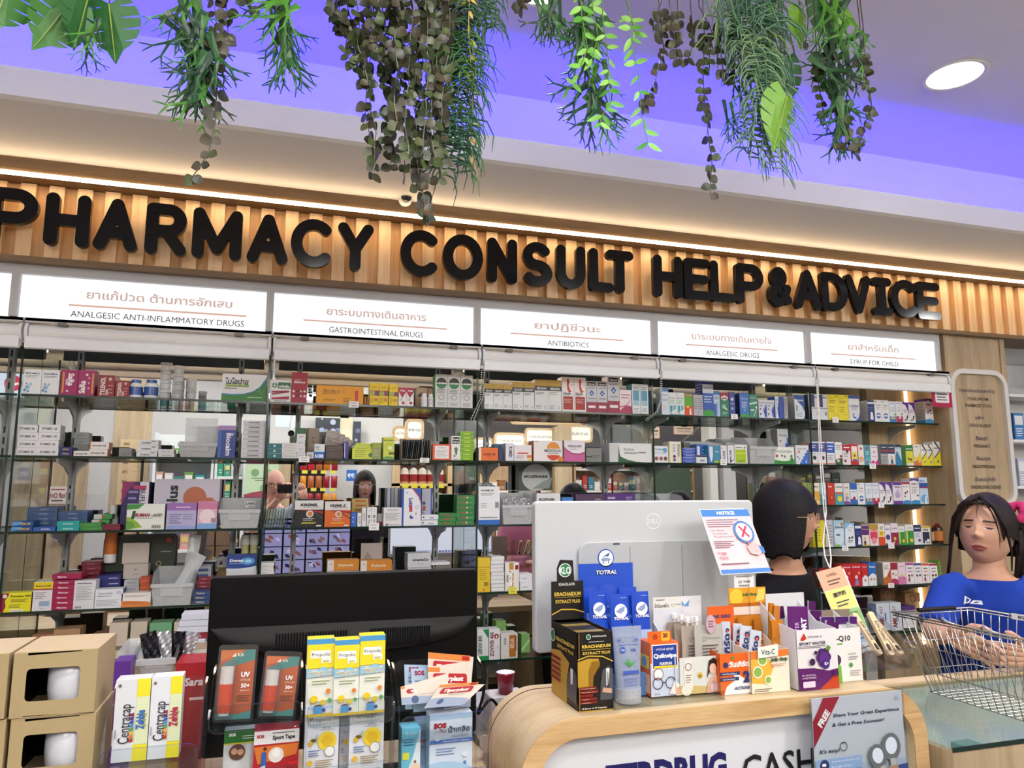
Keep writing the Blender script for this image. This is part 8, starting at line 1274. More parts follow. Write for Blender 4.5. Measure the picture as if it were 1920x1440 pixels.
bin_(215,252,1198,1290,'grey bin tagged LWN half hidden by the mug boxes',tag='LWN',depth=.14,y=1.87,zb=z,where_='on the desk')
put('carton',carton_mesh(.2,.14,z-.8715,'c8b084',[],None,None,None),None,(X-.09,1.85,.871),cat='box',label='kraft carton carrying the grey tagged bins')
on_desk(213,245,1240,1.75,.06,'5a2c8c',[('t','Main',.6,.5,.1,'e8dcf4',dict(bold=.03)),('l',.2,.2,.9,.4,3,'b8a0dc')],'purple carton between the mug boxes and the white-yellow cartons')
on_desk(330,388,1243,1.80,.1,'a81c24',[('t','Sara',.6,.86,.06,'f0e8e8',dict(bold=.03,shear=.2)),('l',.5,.7,.95,.76,1,'f0d8d8')],'red carton behind the right white-yellow carton',zz=.871)
on_desk(325,388,1218,1.93,.08,'9a8460',[('r',0,.94,1,1,'dcdcd4')],'open brown carton behind the red one');on_desk(332,384,1200,2.02,.06,'d4dae4',[('c',.3,.95,.1,'6a94c8'),('c',.7,.95,.06,'a8c0dc')],'white carton with blue splashes at the back of the desk')
S_=at(330,1180,y=2.06);
for k in range(4):put('carton',carton_mesh(.075,.06,.014,('c0c4d0','7a1c28')[k==0],[('t','Rizoment',.5,.5,.4,'e8d8d8',dict(fit=.6))]if k==0 else[]),None,(at(328,1195,y=2.03).x+.004*k,2.03,at(350,1200,y=2.03).z+.001+k*.0155),cat='box',group='slim pile on the blue-splash carton',label='%s slim carton on the blue-splash carton'%('dark red bottom','pale second','pale third','pale topmost')[k])
# crinkled bag and cable by the cash counter
b=MB();N=10;rz=random.Random(3);vs=[]
for j in range(N+1):
 for i in range(N+1):u,v=i/N,j/N;vs.append((.09*u+rz.uniform(-.006,.006),.02*math.sin(u*7)*v+rz.uniform(-.008,.008),.16*v+rz.uniform(-.004,.004)-.03*abs(u-.5)))
b.add(vs,[[j*(N+1)+i,j*(N+1)+i+1,(j+1)*(N+1)+i+1,(j+1)*(N+1)+i]for j in range(N)for i in range(N)]);p=at(900,1360,y=1.74);b.build('plastic_bag',FILM,loc=(p.x,1.74,.885),cat='bag',label='crumpled clear plastic bag between the stands and the cash counter')
q=[at(894,1236,y=1.66),at(912,1262,y=1.68),at(905,1310,y=1.7),at(893,1345,y=1.71),at(920,1306,y=1.72),at(938,1330,y=1.72),at(940,1400,y=1.73)]
b=MB();pts=[]
for i in range(len(q)-1):
 for t in range(6):pts.append(q[i].lerp(q[i+1],t/6))
for _ in range(4):pts=[pts[0]]+[(pts[i-1]+pts[i]*2+pts[i+1])/4 for i in range(1,len(pts)-1)]+[pts[-1]]
b.tube([v-q[0]for v in pts]+[Vector((pts[-1].x,pts[-1].y,.873))-q[0]],.0035,8);b.build('power_cable',BLACK,loc=q[0],smooth=True,cat='cable',label='black cable looping between the black monitor and the cash counter')
on_desk(905,960,1335,1.9,.2,'dfe2e8',[('l',.1,.2,.9,.8,8,'8a90a0')],'stack of white papers behind the clear bag',name='paper_stack')
# lower shelves behind the monitors
on('P',1,'L5')
for i,(a_,c_,yt,c0,tx)in enumerate([(60,100,1190,'9a6a4c',''),(100,150,1180,'a8845c',''),(170,200,1190,'8a5a3c',''),(205,240,1168,'c8bca8',''),(245,276,1166,'c4b8a4',''),(280,322,1168,'6aa078',''),(326,366,1166,'c8bca8','r')]):
 B(a_,c_,yt,c0,[('l',.1,.3,.9,.7,2,'7a6c5c')]+([('c',.6,.6,.15,'b03c34')]if tx else[]),'%s carton on the dim shelf below'%('brown','tan','dark tan','cream','second cream','green','cream red-dotted')[i],d=.08)
# ================================================================= hanging greenery
LEAFM=mat('leaf',None,.42,bump=.2,bscale=120,var=.12)
rp=random.Random(21)
def leaf_mesh(w,l,col,edge=None,cup=.15,n=5):
 b=MB();V=[];M_=[]
 for i in range(n+1):
  t=i/n;hw=w/2*math.sin(math.pi*min(1,t**.8*.97+.03))**.75 if 0<i<n else .0004;z=-l*t;y=cup*l*math.sin(math.pi*t)*.5
  V+=[(-hw,y*.2,z),(0,y,z),(hw,y*.2,z)]
 for i in range(n):
  for k in(0,1):a=i*3+k;M_.append([a,a+1,a+4,a+3])
 b.add(V,M_,col);return b.mesh('leaf',LEAFM,True)
RND=[leaf_mesh(.02,.022,c,n=6)for c in('3c4c26','2e3a20','4a5a2e','262f18')];RNDB=[leaf_mesh(.021,.023,c,n=6)for c in('383423','443e2c','2e2e20','4a522e')]
OVL=[leaf_mesh(.012,.032,c,cup=.1)for c in('7cc04c','5ea83c','96d060')]
def staghorn(col,seed,L=.1,hook=1):
 r=random.Random(seed);b=MB()
 def br(p,a,w,l,d):
  q=(p[0]+l*math.sin(a),p[1]+r.uniform(-.3,.3)*l,p[2]-l*math.cos(a));c,s=math.cos(a),math.sin(a);w2=w*.62 if d else .0008
  b.add([(p[0]-w*c,p[1],p[2]-w*s),(p[0]+w*c,p[1],p[2]+w*s),(q[0]+w2*c,q[1],q[2]+w2*s),(q[0]-w2*c,q[1],q[2]-w2*s),((p[0]+q[0])/2,(p[1]+q[1])/2-.002,(p[2]+q[2])/2)],[[0,1,4],[1,2,4],[2,3,4],[3,0,4]],col)
  if d:br(q,a+r.uniform(.25,.6),w2,l*r.uniform(.6,.85),d-1);br(q,a-r.uniform(.25,.6),w2,l*r.uniform(.6,.85),d-1)
 br((0,0,0),r.uniform(-.15,.15),.0075,L*.42,3);return b.mesh('frond',LEAFM)
def needles(col,seed,L=.09,n=16):
 r=random.Random(seed);b=MB();b.tube([(0,0,0),(.004,0,-L)],[.002,.001],4,col)
 for i in range(n):
  t=i/n;sgn=1 if i%2 else-1;l=L*r.uniform(.45,.7);a=r.uniform(-.6,.6);p=Vector((0,0,-L*t));sx,sy=sgn*math.cos(a),math.sin(a)
  b.tube([p,p+Vector((sx*l*.45,sy*l*.45,.0)),p+Vector((sx*l*.75,sy*l*.7,-l*.35)),p+Vector((sx*l*.85,sy*l*.8,-l*.8))],[.0014,.0016,.0014,.0005],4,col)
 return b.mesh('frond',LEAFM,True)
def monstera(col,w=.1,l=.13):
 P=[(0,0)]
 for s in(1,-1):
  S_=[]
  for k in range(5):
   t0,t1=k/5,(k+.8)/5
   for t in(t0,(t0+t1)/2,t1):S_.append((s*w/2*math.sin(math.pi*min(1,t*.9+.1))**.55,.02-l*t))
   if k<4:S_.append((s*w*.17,.02-l*(k+.86)/5-.004))
  if s==1:P+=S_+[(0,-l*1.02)]
  else:P+=S_[::-1]
 b=MB();b.add([(x,.25*abs(x)*(1 if x>0 else 1),z)for x,z in P]+[],[list(range(len(P)))],col);b.tube([(0,-.001,0),(0,-.001,-l*.95)],[.0015,.0006],4,'9ab04c');return b.mesh('leaf',LEAFM)
SGm=[staghorn(c,i,.11)for i,c in enumerate(('1f4f2c','2a5c2e','3a7030','20402a','4c8a2c'))];NDL=[needles(c,i)for i,c in enumerate(('5c8a6c','7aa07c','4c7a5c','88a46c'))];NDG=[needles(c,i+9)for i,c in enumerate(('3c6a48','4c7a3c','2f5a44'))]
def wpt(p,y):return at(p[0],p[1],y=y)
def plant(label):return empty('hanging_plant',(0,0,0),cat='plant',group='artificial plants hanging from the planter',label=label)
YV0=1.35;ZP=at(1760,-70,y=YV0).z
def top(p,y):q=at(p[0],p[1],y=y);q.z=ZP-.003;return q
def strand(e,pts,y,leaves,sp=.017,sc=1,stem='4a4030',spread=.9):
 P=[top(pts[0],min(max(y,YV0-.1),YV0+.1))]+[wpt(p,y+rp.uniform(-.02,.02))for p in pts];Q=[]
 for i in range(len(P)-1):
  n=max(2,int((P[i+1]-P[i]).length/sp))
  for k in range(n):Q.append(P[i].lerp(P[i+1],k/n)+Vector((math.sin(k*.8+i)*.003,math.cos(k*.7)*.003,0)))
 Q.append(P[-1]);b=MB();o=Q[0];b.tube([q-o for q in Q],.0012,4,stem);s=b.build('strand',LEAFM,e,o)
 for k,q in enumerate(Q):
  if q.z>at(960,-40,y=y).z:continue
  for sgn in(1,-1):
   if rp.random()<spread:put('leaf',rp.choice(leaves),s,q-o,(rp.uniform(-.5,.5),sgn*rp.uniform(.5,1.35),rp.uniform(-.9,.9))).scale=(sc*rp.uniform(.75,1.15),)*3
def fronds(e,spots,y,ms,sc=1,name='frond',dz=.03):
 for(x,yy,an)in[q for q in spots]+[(q[0]+rp.uniform(-16,16),q[1]+rp.uniform(-14,10),q[2]+rp.uniform(-25,25))for q in spots]:
  o=put(name,rp.choice(ms),e,wpt((x,yy),y+rp.uniform(-dz,dz)),(rp.uniform(-.25,.25),math.radians(-an),rp.uniform(-.5,.5)));o.scale=(sc*rp.uniform(.85,1.15),)*3
def stemtop(e,x,y_,y,col='3a4a2c'):
 a=wpt((x,y_),y);b=MB();b.tube([(0,0,0),(0,.0,ZP-.003-a.z)],.0018,4,col);b.build('stem',LEAFM,e,a)
YV=1.35
e=plant('green split-leaf plant at the upper left');MO=[monstera('3c7a2c',.10,.105),monstera('2f6a34',.095,.105)]
for x,yy,an,k,rz in((130,8,28,0,.2),(205,8,-6,1,-.3),(165,-8,2,1,1.1),(20,-40,10,0,.5)):put('leaf',MO[k],e,wpt((x,yy),YV),(.15,math.radians(an),rz));stemtop(e,x,yy,YV)
fronds(e,[(165,60,10),(185,40,-10)],YV,SGm,.6)
e=plant('dark green antler fern with one long round-leaved vine, left of the centre clump');fronds(e,[(330,-30,20),(350,-20,-5),(370,0,15),(385,30,-10),(350,40,18),(400,50,6),(375,90,-14),(335,60,32),(300,30,45),(400,100,-22),(360,120,3),(390,140,-8)],YV,SGm);stemtop(e,360,-20,YV)
strand(e,[(400,20),(408,100),(407,170),(406,230),(395,285),(362,330)],YV,RNDB,.02);strand(e,[(420,0),(425,60),(412,80)],YV,RNDB,.016);strand(e,[(440,-20),(470,12)],YV,RND)
e=plant('small antler fern between the long vine and the big round-leaved clump');fronds(e,[(520,-30,10),(545,-20,-15),(535,10,5),(510,5,35),(560,10,-35),(540,50,0),(530,60,12)],YV,SGm,.95);stemtop(e,535,-20,YV)
CL=[plant('big clump of round grey-green leaved vines hanging in the centre, left half'),plant('big clump of round grey-green leaved vines in the centre, long right half')]
for x,bt in((628,60),(640,115),(655,140),(668,150),(680,280),(690,325),(705,150),(718,260),(730,310),(742,230),(752,330),(765,290),(778,350),(790,400),(800,425),(815,300),(828,335),(838,300),(850,240),(700,90),(740,120),(780,150),(820,170)):
 strand(CL[x>745],[(x+rp.uniform(-8,8),20)]+[(x+rp.uniform(-7,7)+(790-x)*.15*(k/4),20+(bt-20)*k/4)for k in range(1,5)],YV+rp.uniform(-.05,.05),RND+RNDB,.018,.98,'4a4434',.85)
e=plant('feathery green plant right of the big round-leaved clump');fronds(e,[(x,y_,a)for x,y_,a in((870,-20,-15),(900,-30,-20),(880,20,-25),(860,60,0),(895,70,-28),(870,110,-12),(890,150,-25),(860,190,-8),(885,215,-18),(850,150,10),(845,80,8),(920,0,-30),(865,240,-5))],YV+.02,NDG,1.15);stemtop(e,880,-20,YV)
strand(e,[(880,100),(885,200),(882,260),(895,330)],YV,[leaf_mesh(.009,.024,'c8a84c'),leaf_mesh(.009,.024,'9aa84c')],.03,1,'a89050',.7)
e=plant('thin antler fern sprig at the top middle');fronds(e,[(1005,-30,25),(1030,-20,0),(1045,-10,-20),(1020,10,30)],YV,SGm,.9);stemtop(e,1025,-20,YV);strand(e,[(980,-10),(975,15)],YV,RNDB)
e=plant('dark antler fern mixed with light green vines, right of the middle');fronds(e,[(1080,-20,15),(1110,0,-10),(1095,40,10),(1130,60,-30),(1100,90,20),(1120,120,-15),(1105,150,25),(1115,170,-5),(1140,150,-35),(1095,180,40),(1130,30,-20),(1075,20,30)],YV,SGm,1.05);stemtop(e,1105,0,YV)
for q in([(1090,30),(1100,90),(1085,140),(1065,165)],[(1130,40),(1140,110),(1145,190),(1125,230)],[(1180,30),(1185,90),(1198,140),(1205,200),(1215,268)],[(1170,-10),(1190,60)],[(1110,10),(1120,70),(1110,110)]):strand(e,q,YV-.04,OVL,.022,1.0,'6a8a44',.8)
e=plant('brownish round-leaved vines right of the light green ones')
for q in([(1235,20),(1245,90),(1230,150),(1208,200)],[(1255,10),(1262,60),(1275,110)],[(1240,0),(1225,40)],[(1270,20),(1262,80)]):strand(e,q,YV,RNDB,.017)
e=plant('long round-leaved vine hanging lowest on the right')
for q in([(1320,60),(1318,150),(1328,240),(1338,310),(1332,365)],[(1295,20),(1300,80),(1290,110)],[(1345,20),(1350,90),(1360,150)],[(1310,10),(1335,60),(1330,130)],[(1370,20),(1375,90),(1365,140)]):strand(e,q,YV,RND+RNDB,.02)
e=plant('pale blue-green feathery plant with a big split leaf');M2=[monstera('6ca028',.12,.145),monstera('2c6a2c',.11,.14),monstera('78b028',.08,.1)]
for x,yy,an,k,rz in((1475,180,18,0,.4),(1465,110,10,1,-.5),(1500,20,-5,2,.3),(1530,-10,-50,1,.2),(1455,0,12,0,.8),(1560,5,-65,2,0)):put('leaf',M2[k],e,wpt((x,yy),YV+(.05 if yy<150 else-.09)),(.1,math.radians(an),rz));stemtop(e,x,yy,YV+.05)
fronds(e,[(1400,-30,10),(1430,-20,-10),(1350,-20,10),(1375,0,5),(1410,20,-5),(1440,40,-18),(1405,70,5),(1430,100,-12),(1415,130,8),(1440,150,-15),(1420,180,2),(1445,200,-20),(1425,225,5),(1460,90,-25),(1385,50,12)],YV-.03,NDL,1.25);fronds(e,[(1375,120,25),(1385,160,15),(1370,190,20)],YV,SGm,.8);stemtop(e,1420,0,YV)
e=plant('large antler fern with trailing round-leaved vines at the right end');fronds(e,[(1540,-20,10),(1570,-10,-10),(1600,-20,-30),(1560,30,15),(1590,40,-25),(1550,80,25),(1580,90,-10),(1600,100,-40),(1565,130,12),(1590,150,-18),(1550,150,40),(1575,180,0),(1620,60,-50),(1600,190,-30),(1530,100,45),(1560,60,0)],YV,SGm,1.15);stemtop(e,1570,0,YV)
for q in([(1535,160),(1545,225),(1572,270)],[(1560,180),(1590,240),(1606,290)],[(1625,150),(1635,200),(1610,270)],[(1515,40),(1510,80)],[(1610,20),(1615,110),(1622,160)]):strand(e,q,YV,RND+RNDB,.021)
z0=ZP;x0,x1=at(-60,-60,y=YV).x-.3,at(1700,-60,y=YV).x
e=empty('hanging_planter',(x0,YV,z0),cat='planter',label='long wooden planter trough above the picture carrying the artificial plants')
b=MB();w=x1-x0;b.box(0,w,-.12,-.1,0,.12);b.box(0,w,.12,.14,0,.12);b.box(0,w,-.1,.12,0,.015);b.build('trough',OAKX,e)
for k in range(4):b=MB();b.tube([(.1+k*(w-.2)/3,.0,.015),(.1+k*(w-.2)/3,0,CEIL_Z-z0)],.006,8);b.build('rod',METAL,e)
# white security camera on the soffit behind the vines
p=at(762,368,y=2.68);e=empty('security_camera',p,cat='camera',label='white wireless security camera with black lens above the lettering, behind the vines')
b=MB();b.ball((0,.03,0),.028,14,'e4e4e4',sc=(1,1.2,1));b.tube([(0,.03,.02),(0,.03,ZS-p.z)],.018,12,'e0e0e0');b.build('body',PLAST,e,smooth=True)
b=MB();b.tube([(0,0,0),(0,-.008,-.001)],[.021,.019],18,'0c0c10');b.tube([(0,-.008,-.001),(0,-.010,-.001)],.008,12,'2c3040');b.build('lens',PLAST,e)
for s in(-1,1):b=MB();b.tube([(s*.026,.03,0),(s*.05,.03,.055)],.004,8,'c4c4c8');b.build('antenna',PLAST,e)
# ================================================================= people
SKINM=mat('skin',None,.5,bump=.05,bscale=150,sheen=.1);HAIRM=mat('hair',None,.55,bump=.7,bscale=90,var=.25,spec=.2);CLOTH=mat('cloth',None,.85,bump=.25,bscale=140,var=.06,spec=.2)
G_=lambda x,s:math.exp(-(x/s)**2)
def head(b,M,H,skin,lip,brow,nt=120,npp=140,down=False,jaw=.26):
 base=len(b.v);lc,bc,sk=hexc(lip),hexc(brow),hexc(skin);P=[]
 for i in range(nt+1):
  th=math.pi*i/nt
  for j in range(npp):
   u=2*math.pi*j/npp;ph=u-.5*math.sin(u);X,Y,Z=math.sin(th)*math.sin(ph),-math.sin(th)*math.cos(ph),math.cos(th)
   x=.345*X*(1-jaw*max(0,-Z)**1.6);z=.5*Z;y=.41*Y
   if Y>0 and Z<-.2:y*=1-.5*min(1,(-Z-.2)/.6)
   if Y<0:
    f=min(1,-Y*1.6);a=abs(x);y*=.95
    y-=f*(.062*G_(x,.045)*G_(z+.125,.04)+.035*G_(x,.035)*G_(z+.05,.08)+.014*G_(a-.05,.03)*G_(z+.14,.03)+.02*G_(x,.1)*G_(z+.265,.018)+.022*G_(x,.085)*G_(z+.312,.02)+.022*G_(x,.1)*G_(z+.42,.05)+.012*G_(a-.18,.08)*G_(z+.13,.09)+.01*G_(z-.08,.025)*G_(a-.12,.09))
    y+=f*(.03*G_(a-.13,.06)*G_(z-.005,.035)+.008*G_(x,.06)*G_(z+.288,.007))
    y-=f*.012*G_(a-.13,.04)*G_(z+.0,.02)
   P.append((x,y,z));b.v.append(tuple(M@(Vector((x,y,z))*H)))
 for i in range(nt):
  for j in range(npp):
   k=(j+1)%npp;x,y,z=P[i*npp+j];a=abs(x);c=sk
   if y<-.15:
    if(x/.1)**2+((z+.288)/(.042 if abs(x)<.06 else .03))**2<1:c=lc
    if .055<a<.205 and abs(z-(.085-.9*(a-.13)**2-.0))<.011:c=bc
    ez=z+(.012 if down else .0);ew=1-((a-.13)/.052)**2
    if ew>0:
     hh=.02*ew**.5*(.5 if down else 1)
     if abs(ez)<hh:c=(.55,.5,.47)if((a-.13)**2+ez**2)>(.03 if down else .0192)**2 else(.012,.008,.006)
     if hh<=ez<hh+.008:c=(.02,.012,.01)
    if a<.04 and .02<a and abs(z+.165)<.008 and y<-.42:c=tuple(q*.35 for q in sk)
   b.f.append([base+i*npp+j,base+(i+1)*npp+j,base+(i+1)*npp+k,base+i*npp+k]);b.c.append(c);b.m.append(0)
 for s in(-1,1):
  for r,dz in((.05,.01),(.04,-.05)):n=len(b.v);b.ball((0,0,0),r,10,skin,sc=(.45,.7,1.2));b.v[n:]=[tuple(M@((Vector(v)+Vector((s*.335,.03,dz)))*H))for v in b.v[n:]]
def hair(name,M,H,zmin,col,parent,k=1.12,thick=.05,n=72,rows=26,wob=.012):
 """a shell over the skull; zmin(angle from the face) gives how far down each lock reaches"""
 b=MB();r=random.Random(5)
 for lay in(0,1):
  kk=k-lay*thick;base=len(b.v)
  for j in range(n):
   ph=2*math.pi*j/n;pa=min(ph,2*math.pi-ph);zm=zmin(pa,ph)+(r.uniform(-wob,wob));L=[(math.sin(t)*1,.5*kk*math.cos(t))for t in[math.pi/2*i/(rows//2)for i in range(rows//2+1)]]
   for i in range(rows+1):
    if i<=rows//2:
     t=i/(rows//2)*math.pi/2;s_,z=math.sin(t),.5*kk*math.cos(t)
     if z<zm:t2=math.acos(max(-1,min(1,zm/(.5*kk))));s_,z=math.sin(t2),zm
    else:z=min(0,zm)*(i-rows//2)/(rows-rows//2)if zm<0 else zm;s_=1+.03*math.sin(-z*5)if zm<0 else math.sin(math.acos(max(-1,min(1,zm/(.5*kk)))))
    g=1+.012*math.sin(j*2.7+lay)+.006*math.sin(j*7.1);b.v.append(tuple(M@(Vector((.35*kk*s_*math.sin(ph)*g,-.41*kk*s_*math.cos(ph)*g+.01,z))*H)))
  for j in range(n):
   for i in range(rows):a,c=base+j*(rows+1)+i,base+((j+1)%n)*(rows+1)+i;f=[a,a+1,c+1,c];b.f.append(f if lay==0 else f[::-1]);b.c.append(hexc(col));b.m.append(0)
 N=n*(rows+1)
 for j in range(n):a,c=j*(rows+1)+rows,((j+1)%n)*(rows+1)+rows;b.f.append([a,a+N,c+N,c]);b.c.append(hexc(col));b.m.append(0)
 return b.build(name,HAIRM,parent,smooth=True)
def locks(M,H,L,col,parent,name='hair_lock'):
 for pts,r in L:
  b=MB();P=[M@(Vector(p)*H)for p in pts];b.tube(P,[r*H*(1-.75*i/(len(P)-1))for i in range(len(P))],6,col);b.build(name,HAIRM,parent,smooth=True)
def loft(b,secs,th,col,n=20):
 base=len(b.v);c,s=math.cos(th),math.sin(th)
 for(x,y,z,rx,ry)in secs:
  for k in range(n):w=2*math.pi*k/n;a,d=rx*math.cos(w),ry*math.sin(w);b.v.append((x+a*c-d*s,y+a*s+d*c,z))
 for i in range(len(secs)-1):
  for k in range(n):k2=(k+1)%n;b.f.append([base+i*n+k,base+i*n+k2,base+(i+1)*n+k2,base+(i+1)*n+k]);b.c.append(hexc(col));b.m.append(0)
 b.f.append([base+k for k in range(n)][::-1]);b.f.append([base+(len(secs)-1)*n+k for k in range(n)]);b.c+=[hexc(col)]*2;b.m+=[0,0]
def fuse(b,vox,smooth=3):
 me=b.mesh('fuse',CLOTH);o=bpy.data.objects.new('fuse',me);TS.collection.objects.link(o);m=o.modifiers.new('r','REMESH');m.mode='VOXEL';m.voxel_size=vox;s=o.modifiers.new('s','SMOOTH');s.iterations=smooth;s.factor=.6
 vl=TS.view_layers[0];vl.update();q=bpy.data.meshes.new_from_object(o.evaluated_get(vl.depsgraph),depsgraph=vl.depsgraph);V=[tuple(v.co)for v in q.vertices];F=[list(p.vertices)for p in q.polygons]
 bpy.data.objects.remove(o);bpy.data.meshes.remove(q);return V,F
def hand(b,w,d,nrm,side,skin,curl=.5,sz=1):
 """palm and five fingers from wrist w along d; nrm = back of the hand; side = where the thumb leaves"""
 d=d.normalized();nrm=(nrm-d*nrm.dot(d)).normalized();sd=(side-d*side.dot(d)-nrm*side.dot(nrm)).normalized()
 for t in(-.027,-.009,.009,.026):b.tube([w-d*.01+sd*t*.5*sz,w+d*.04*sz+sd*t*.9*sz,w+d*.085*sz+sd*t*sz],[.016*sz,.0135*sz,.0115*sz],8,skin)
 for k,(t,L)in enumerate(((.027,.07),(.009,.08),(-.009,.074),(-.026,.058))):
  p=w+d*.082*sz+sd*t*sz;q1=p+(d-nrm*curl*.3).normalized()*L*.45*sz+sd*t*.12;q2=q1+(d-nrm*curl*.9).normalized()*L*.3*sz;q3=q2+(d*.8-nrm*curl*1.4).normalized()*L*.25*sz
  b.tube([p,q1,q2,q3],[.0088*sz,.008*sz,.0074*sz,.0055*sz],8,skin);b.ball(q3,.0056*sz,8,skin)
 p=w+d*.025*sz+sd*.022*sz;q1=p+(d*.5+sd*.8).normalized()*.04*sz;q2=q1+(d*.9+sd*.35).normalized()*.03*sz;b.tube([p,q1,q2,q2+(d*.95+sd*.1).normalized()*.018*sz],[.0125*sz,.0105*sz,.009*sz,.006*sz],8,skin);b.ball(q2+(d*.95+sd*.1).normalized()*.018*sz,.006*sz,8,skin)
def person(label,feet,th,hc,hth,hpitch,H,arms,skin,lip,brow,shirt,trousers,hairfn=None,sleeve=.45,down=False,nt=120,hroll=0,w=1.0,nk=.78,jaw=.26):
 e=empty('person',(0,0,0),cat='person',label=label);f=Vector((math.sin(th),-math.cos(th),0));M=Matrix.Translation(hc)@Euler((0,0,hth)).to_matrix().to_4x4()@Euler((hpitch,hroll,0)).to_matrix().to_4x4()
 nb=hc-Vector((0,0,H*nk))+Vector((feet[0]-hc.x,feet[1]-hc.y,0))*.12;zs=nb.z;fx,fy=feet[0],feet[1];hip=zs*.62
 def sec(t,rx,ry,g=0):z=hip+(zs-hip)*t;q=max(0,t)**1.3;return(fx+(nb.x-fx)*q,fy+(nb.y-fy)*q,z,(rx+g)*w,(ry+g)*w)
 def torso(g):return[sec(-.12,.15,.1,g),sec(.0,.165,.11,g),sec(.3,.14,.095,g),sec(.55,.155,.105,g),sec(.78,.17,.105,g),sec(.9,.155,.085,g),sec(.98,.10,.07,g)]
 b=MB();loft(b,torso(0)+[sec(1.02,.062,.058)],th,skin);b.tube([nb-Vector((0,0,.03)),(nb+hc)/2,hc-Vector((0,0,H*.2))-f*.01],[.056,.05,.052],12,skin)
 for s in(-1,1):
  sx,sy=math.cos(th)*s*.085,math.sin(th)*s*.085;b.tube([(fx+sx,fy+sy,hip),(fx+sx,fy+sy,hip*.5),(fx+sx,fy+sy,.07)],[.085,.058,.042],12,skin);b.tube([(fx+sx,fy+sy,.045),(fx+sx+f.x*.16,fy+sy+f.y*.16,.03)],[.042,.03],10,skin)
 for(S_,E_,W_,*_)in arms:b.tube([S_,S_.lerp(E_,.5),E_,E_.lerp(W_,.35),W_],[.052,.045,.04,.038,.027],12,skin)
 V,F=fuse(b,.011);b=MB();b.add(V,F,skin);head(b,M,H,skin,lip,brow,nt,nt+20,down,jaw)
 for(S_,E_,W_,D_,N_,T_,*c)in arms:hand(b,W_,D_,N_,T_,skin,*(c or()))
 b.build('body',SKINM,e,smooth=True)
 b=MB();loft(b,torso(.014)[1:],th,shirt)
 for(S_,E_,W_,*_)in arms:
  t=sleeve;P=[S_-(S_-nb)*.35,S_,S_.lerp(E_,.5),S_.lerp(E_,min(1,t*2))]if t<=.5 else[S_-(S_-nb)*.35,S_,S_.lerp(E_,.5),E_,E_.lerp(W_,(t-.5)*2)];b.tube(P,[.055,.06,.057,.054,.045][:len(P)],14,shirt)
 V,F=fuse(b,.011,4);V=[(x+.004*noise.noise((x*14,y*14,z*9)),y+.004*noise.noise((x*14+5,y*14,z*9)),z)for x,y,z in V];b=MB();b.add(V,F,shirt)
 C_=nb+Vector((0,0,-.012));cr=[C_+Vector((math.cos(t)*.07*math.cos(th)-math.sin(t)*.062*math.sin(th),math.cos(t)*.07*math.sin(th)+math.sin(t)*.062*math.cos(th),.012*math.sin(t)))for t in[k*math.pi/10 for k in range(21)]];b.tube(cr,.009,8,shirt,cap=False);b.build('shirt',CLOTH,e,smooth=True)
 b=MB();loft(b,[sec(-.16,.12,.1,.012),sec(-.1,.165,.115,.012),sec(.04,.168,.112,.012)],th,trousers)
 for s in(-1,1):sx,sy=math.cos(th)*s*.085,math.sin(th)*s*.085;b.tube([(fx+sx,fy+sy,hip),(fx+sx,fy+sy,hip*.5),(fx+sx,fy+sy,.07)],[.095,.075,.065],12,trousers)
 V,F=fuse(b,.02);b=MB();b.add(V,F,trousers);b.build('trousers',CLOTH,e,smooth=True)
 for s in(-1,1):sx,sy=math.cos(th)*s*.085,math.sin(th)*s*.085;b=MB();b.tube([(fx+sx-f.x*.05,fy+sy-f.y*.05,.045),(fx+sx+f.x*.08,fy+sy+f.y*.08,.045),(fx+sx+f.x*.19,fy+sy+f.y*.19,.035)],[.04,.046,.032],12,'2c2c30');b.build('shoe',PLAST,e,smooth=True)
 return e,M
def specs(e,M,H,col='8a6a50',m=None,r=.0012):
 b=MB()
 for s in(-1,1):
  b.tube([M@(Vector((s*.135+.085*math.cos(t),-.44-.02*math.cos(t*1)*0+.03*abs(math.cos(t))*0,-.01+.07*math.sin(t)))*H)for t in[k*math.pi/9 for k in range(19)]],r,5,col,cap=False);b.tube([M@(Vector((s*.22,-.44,.01))*H),M@(Vector((s*.36,-.3,.02))*H),M@(Vector((s*.36,.03,.03))*H)],r,5,col)
 b.tube([M@(Vector((-.05,-.45,.01))*H),M@(Vector((.05,-.45,.01))*H)],r,5,col);b.build('spectacles',PLAST,e)
RD=math.radians
# woman in the blue shirt behind the glass counter
hc=at(1850,994,y=2.02);H=.243;S1,E1,W1=at(1780,1108,y=2.06),at(1750,1186,y=1.99),at(1784,1190,y=1.90);S2,E2,W2=at(1935,1112,y=1.93),at(1968,1205,y=1.9),at(1925,1232,y=1.84)
UP=Vector((0,0,1));fcam=(Vector((0,0,EYE))-hc).normalized()
e,M=person('young woman in a blue short-sleeved shirt looking down, hands open over the counter',(hc.x+.05,hc.y+.06),RD(-52),hc,RD(-66),RD(-10),H,
[(S1,E1,W1,at(1815,1205,y=1.86)-W1,fcam*-1+UP*.3,UP,.5),(S2,E2,W2,at(1868,1226,y=1.84)-W2,fcam,UP,.35)],'cf9f82','9a5048','2c1c18','1c3c9c','1c2440',down=True,hroll=RD(3),nk=.64,jaw=.1,w=1.08)
hair('hair',M,H,lambda a,p:.33-.0*a if a<.55 else .33-(a-.55)*1.5 if a<.95 else-.06-.1*(a-.95)if a<1.7 else-.3,'1a100e',e,k=1.10)
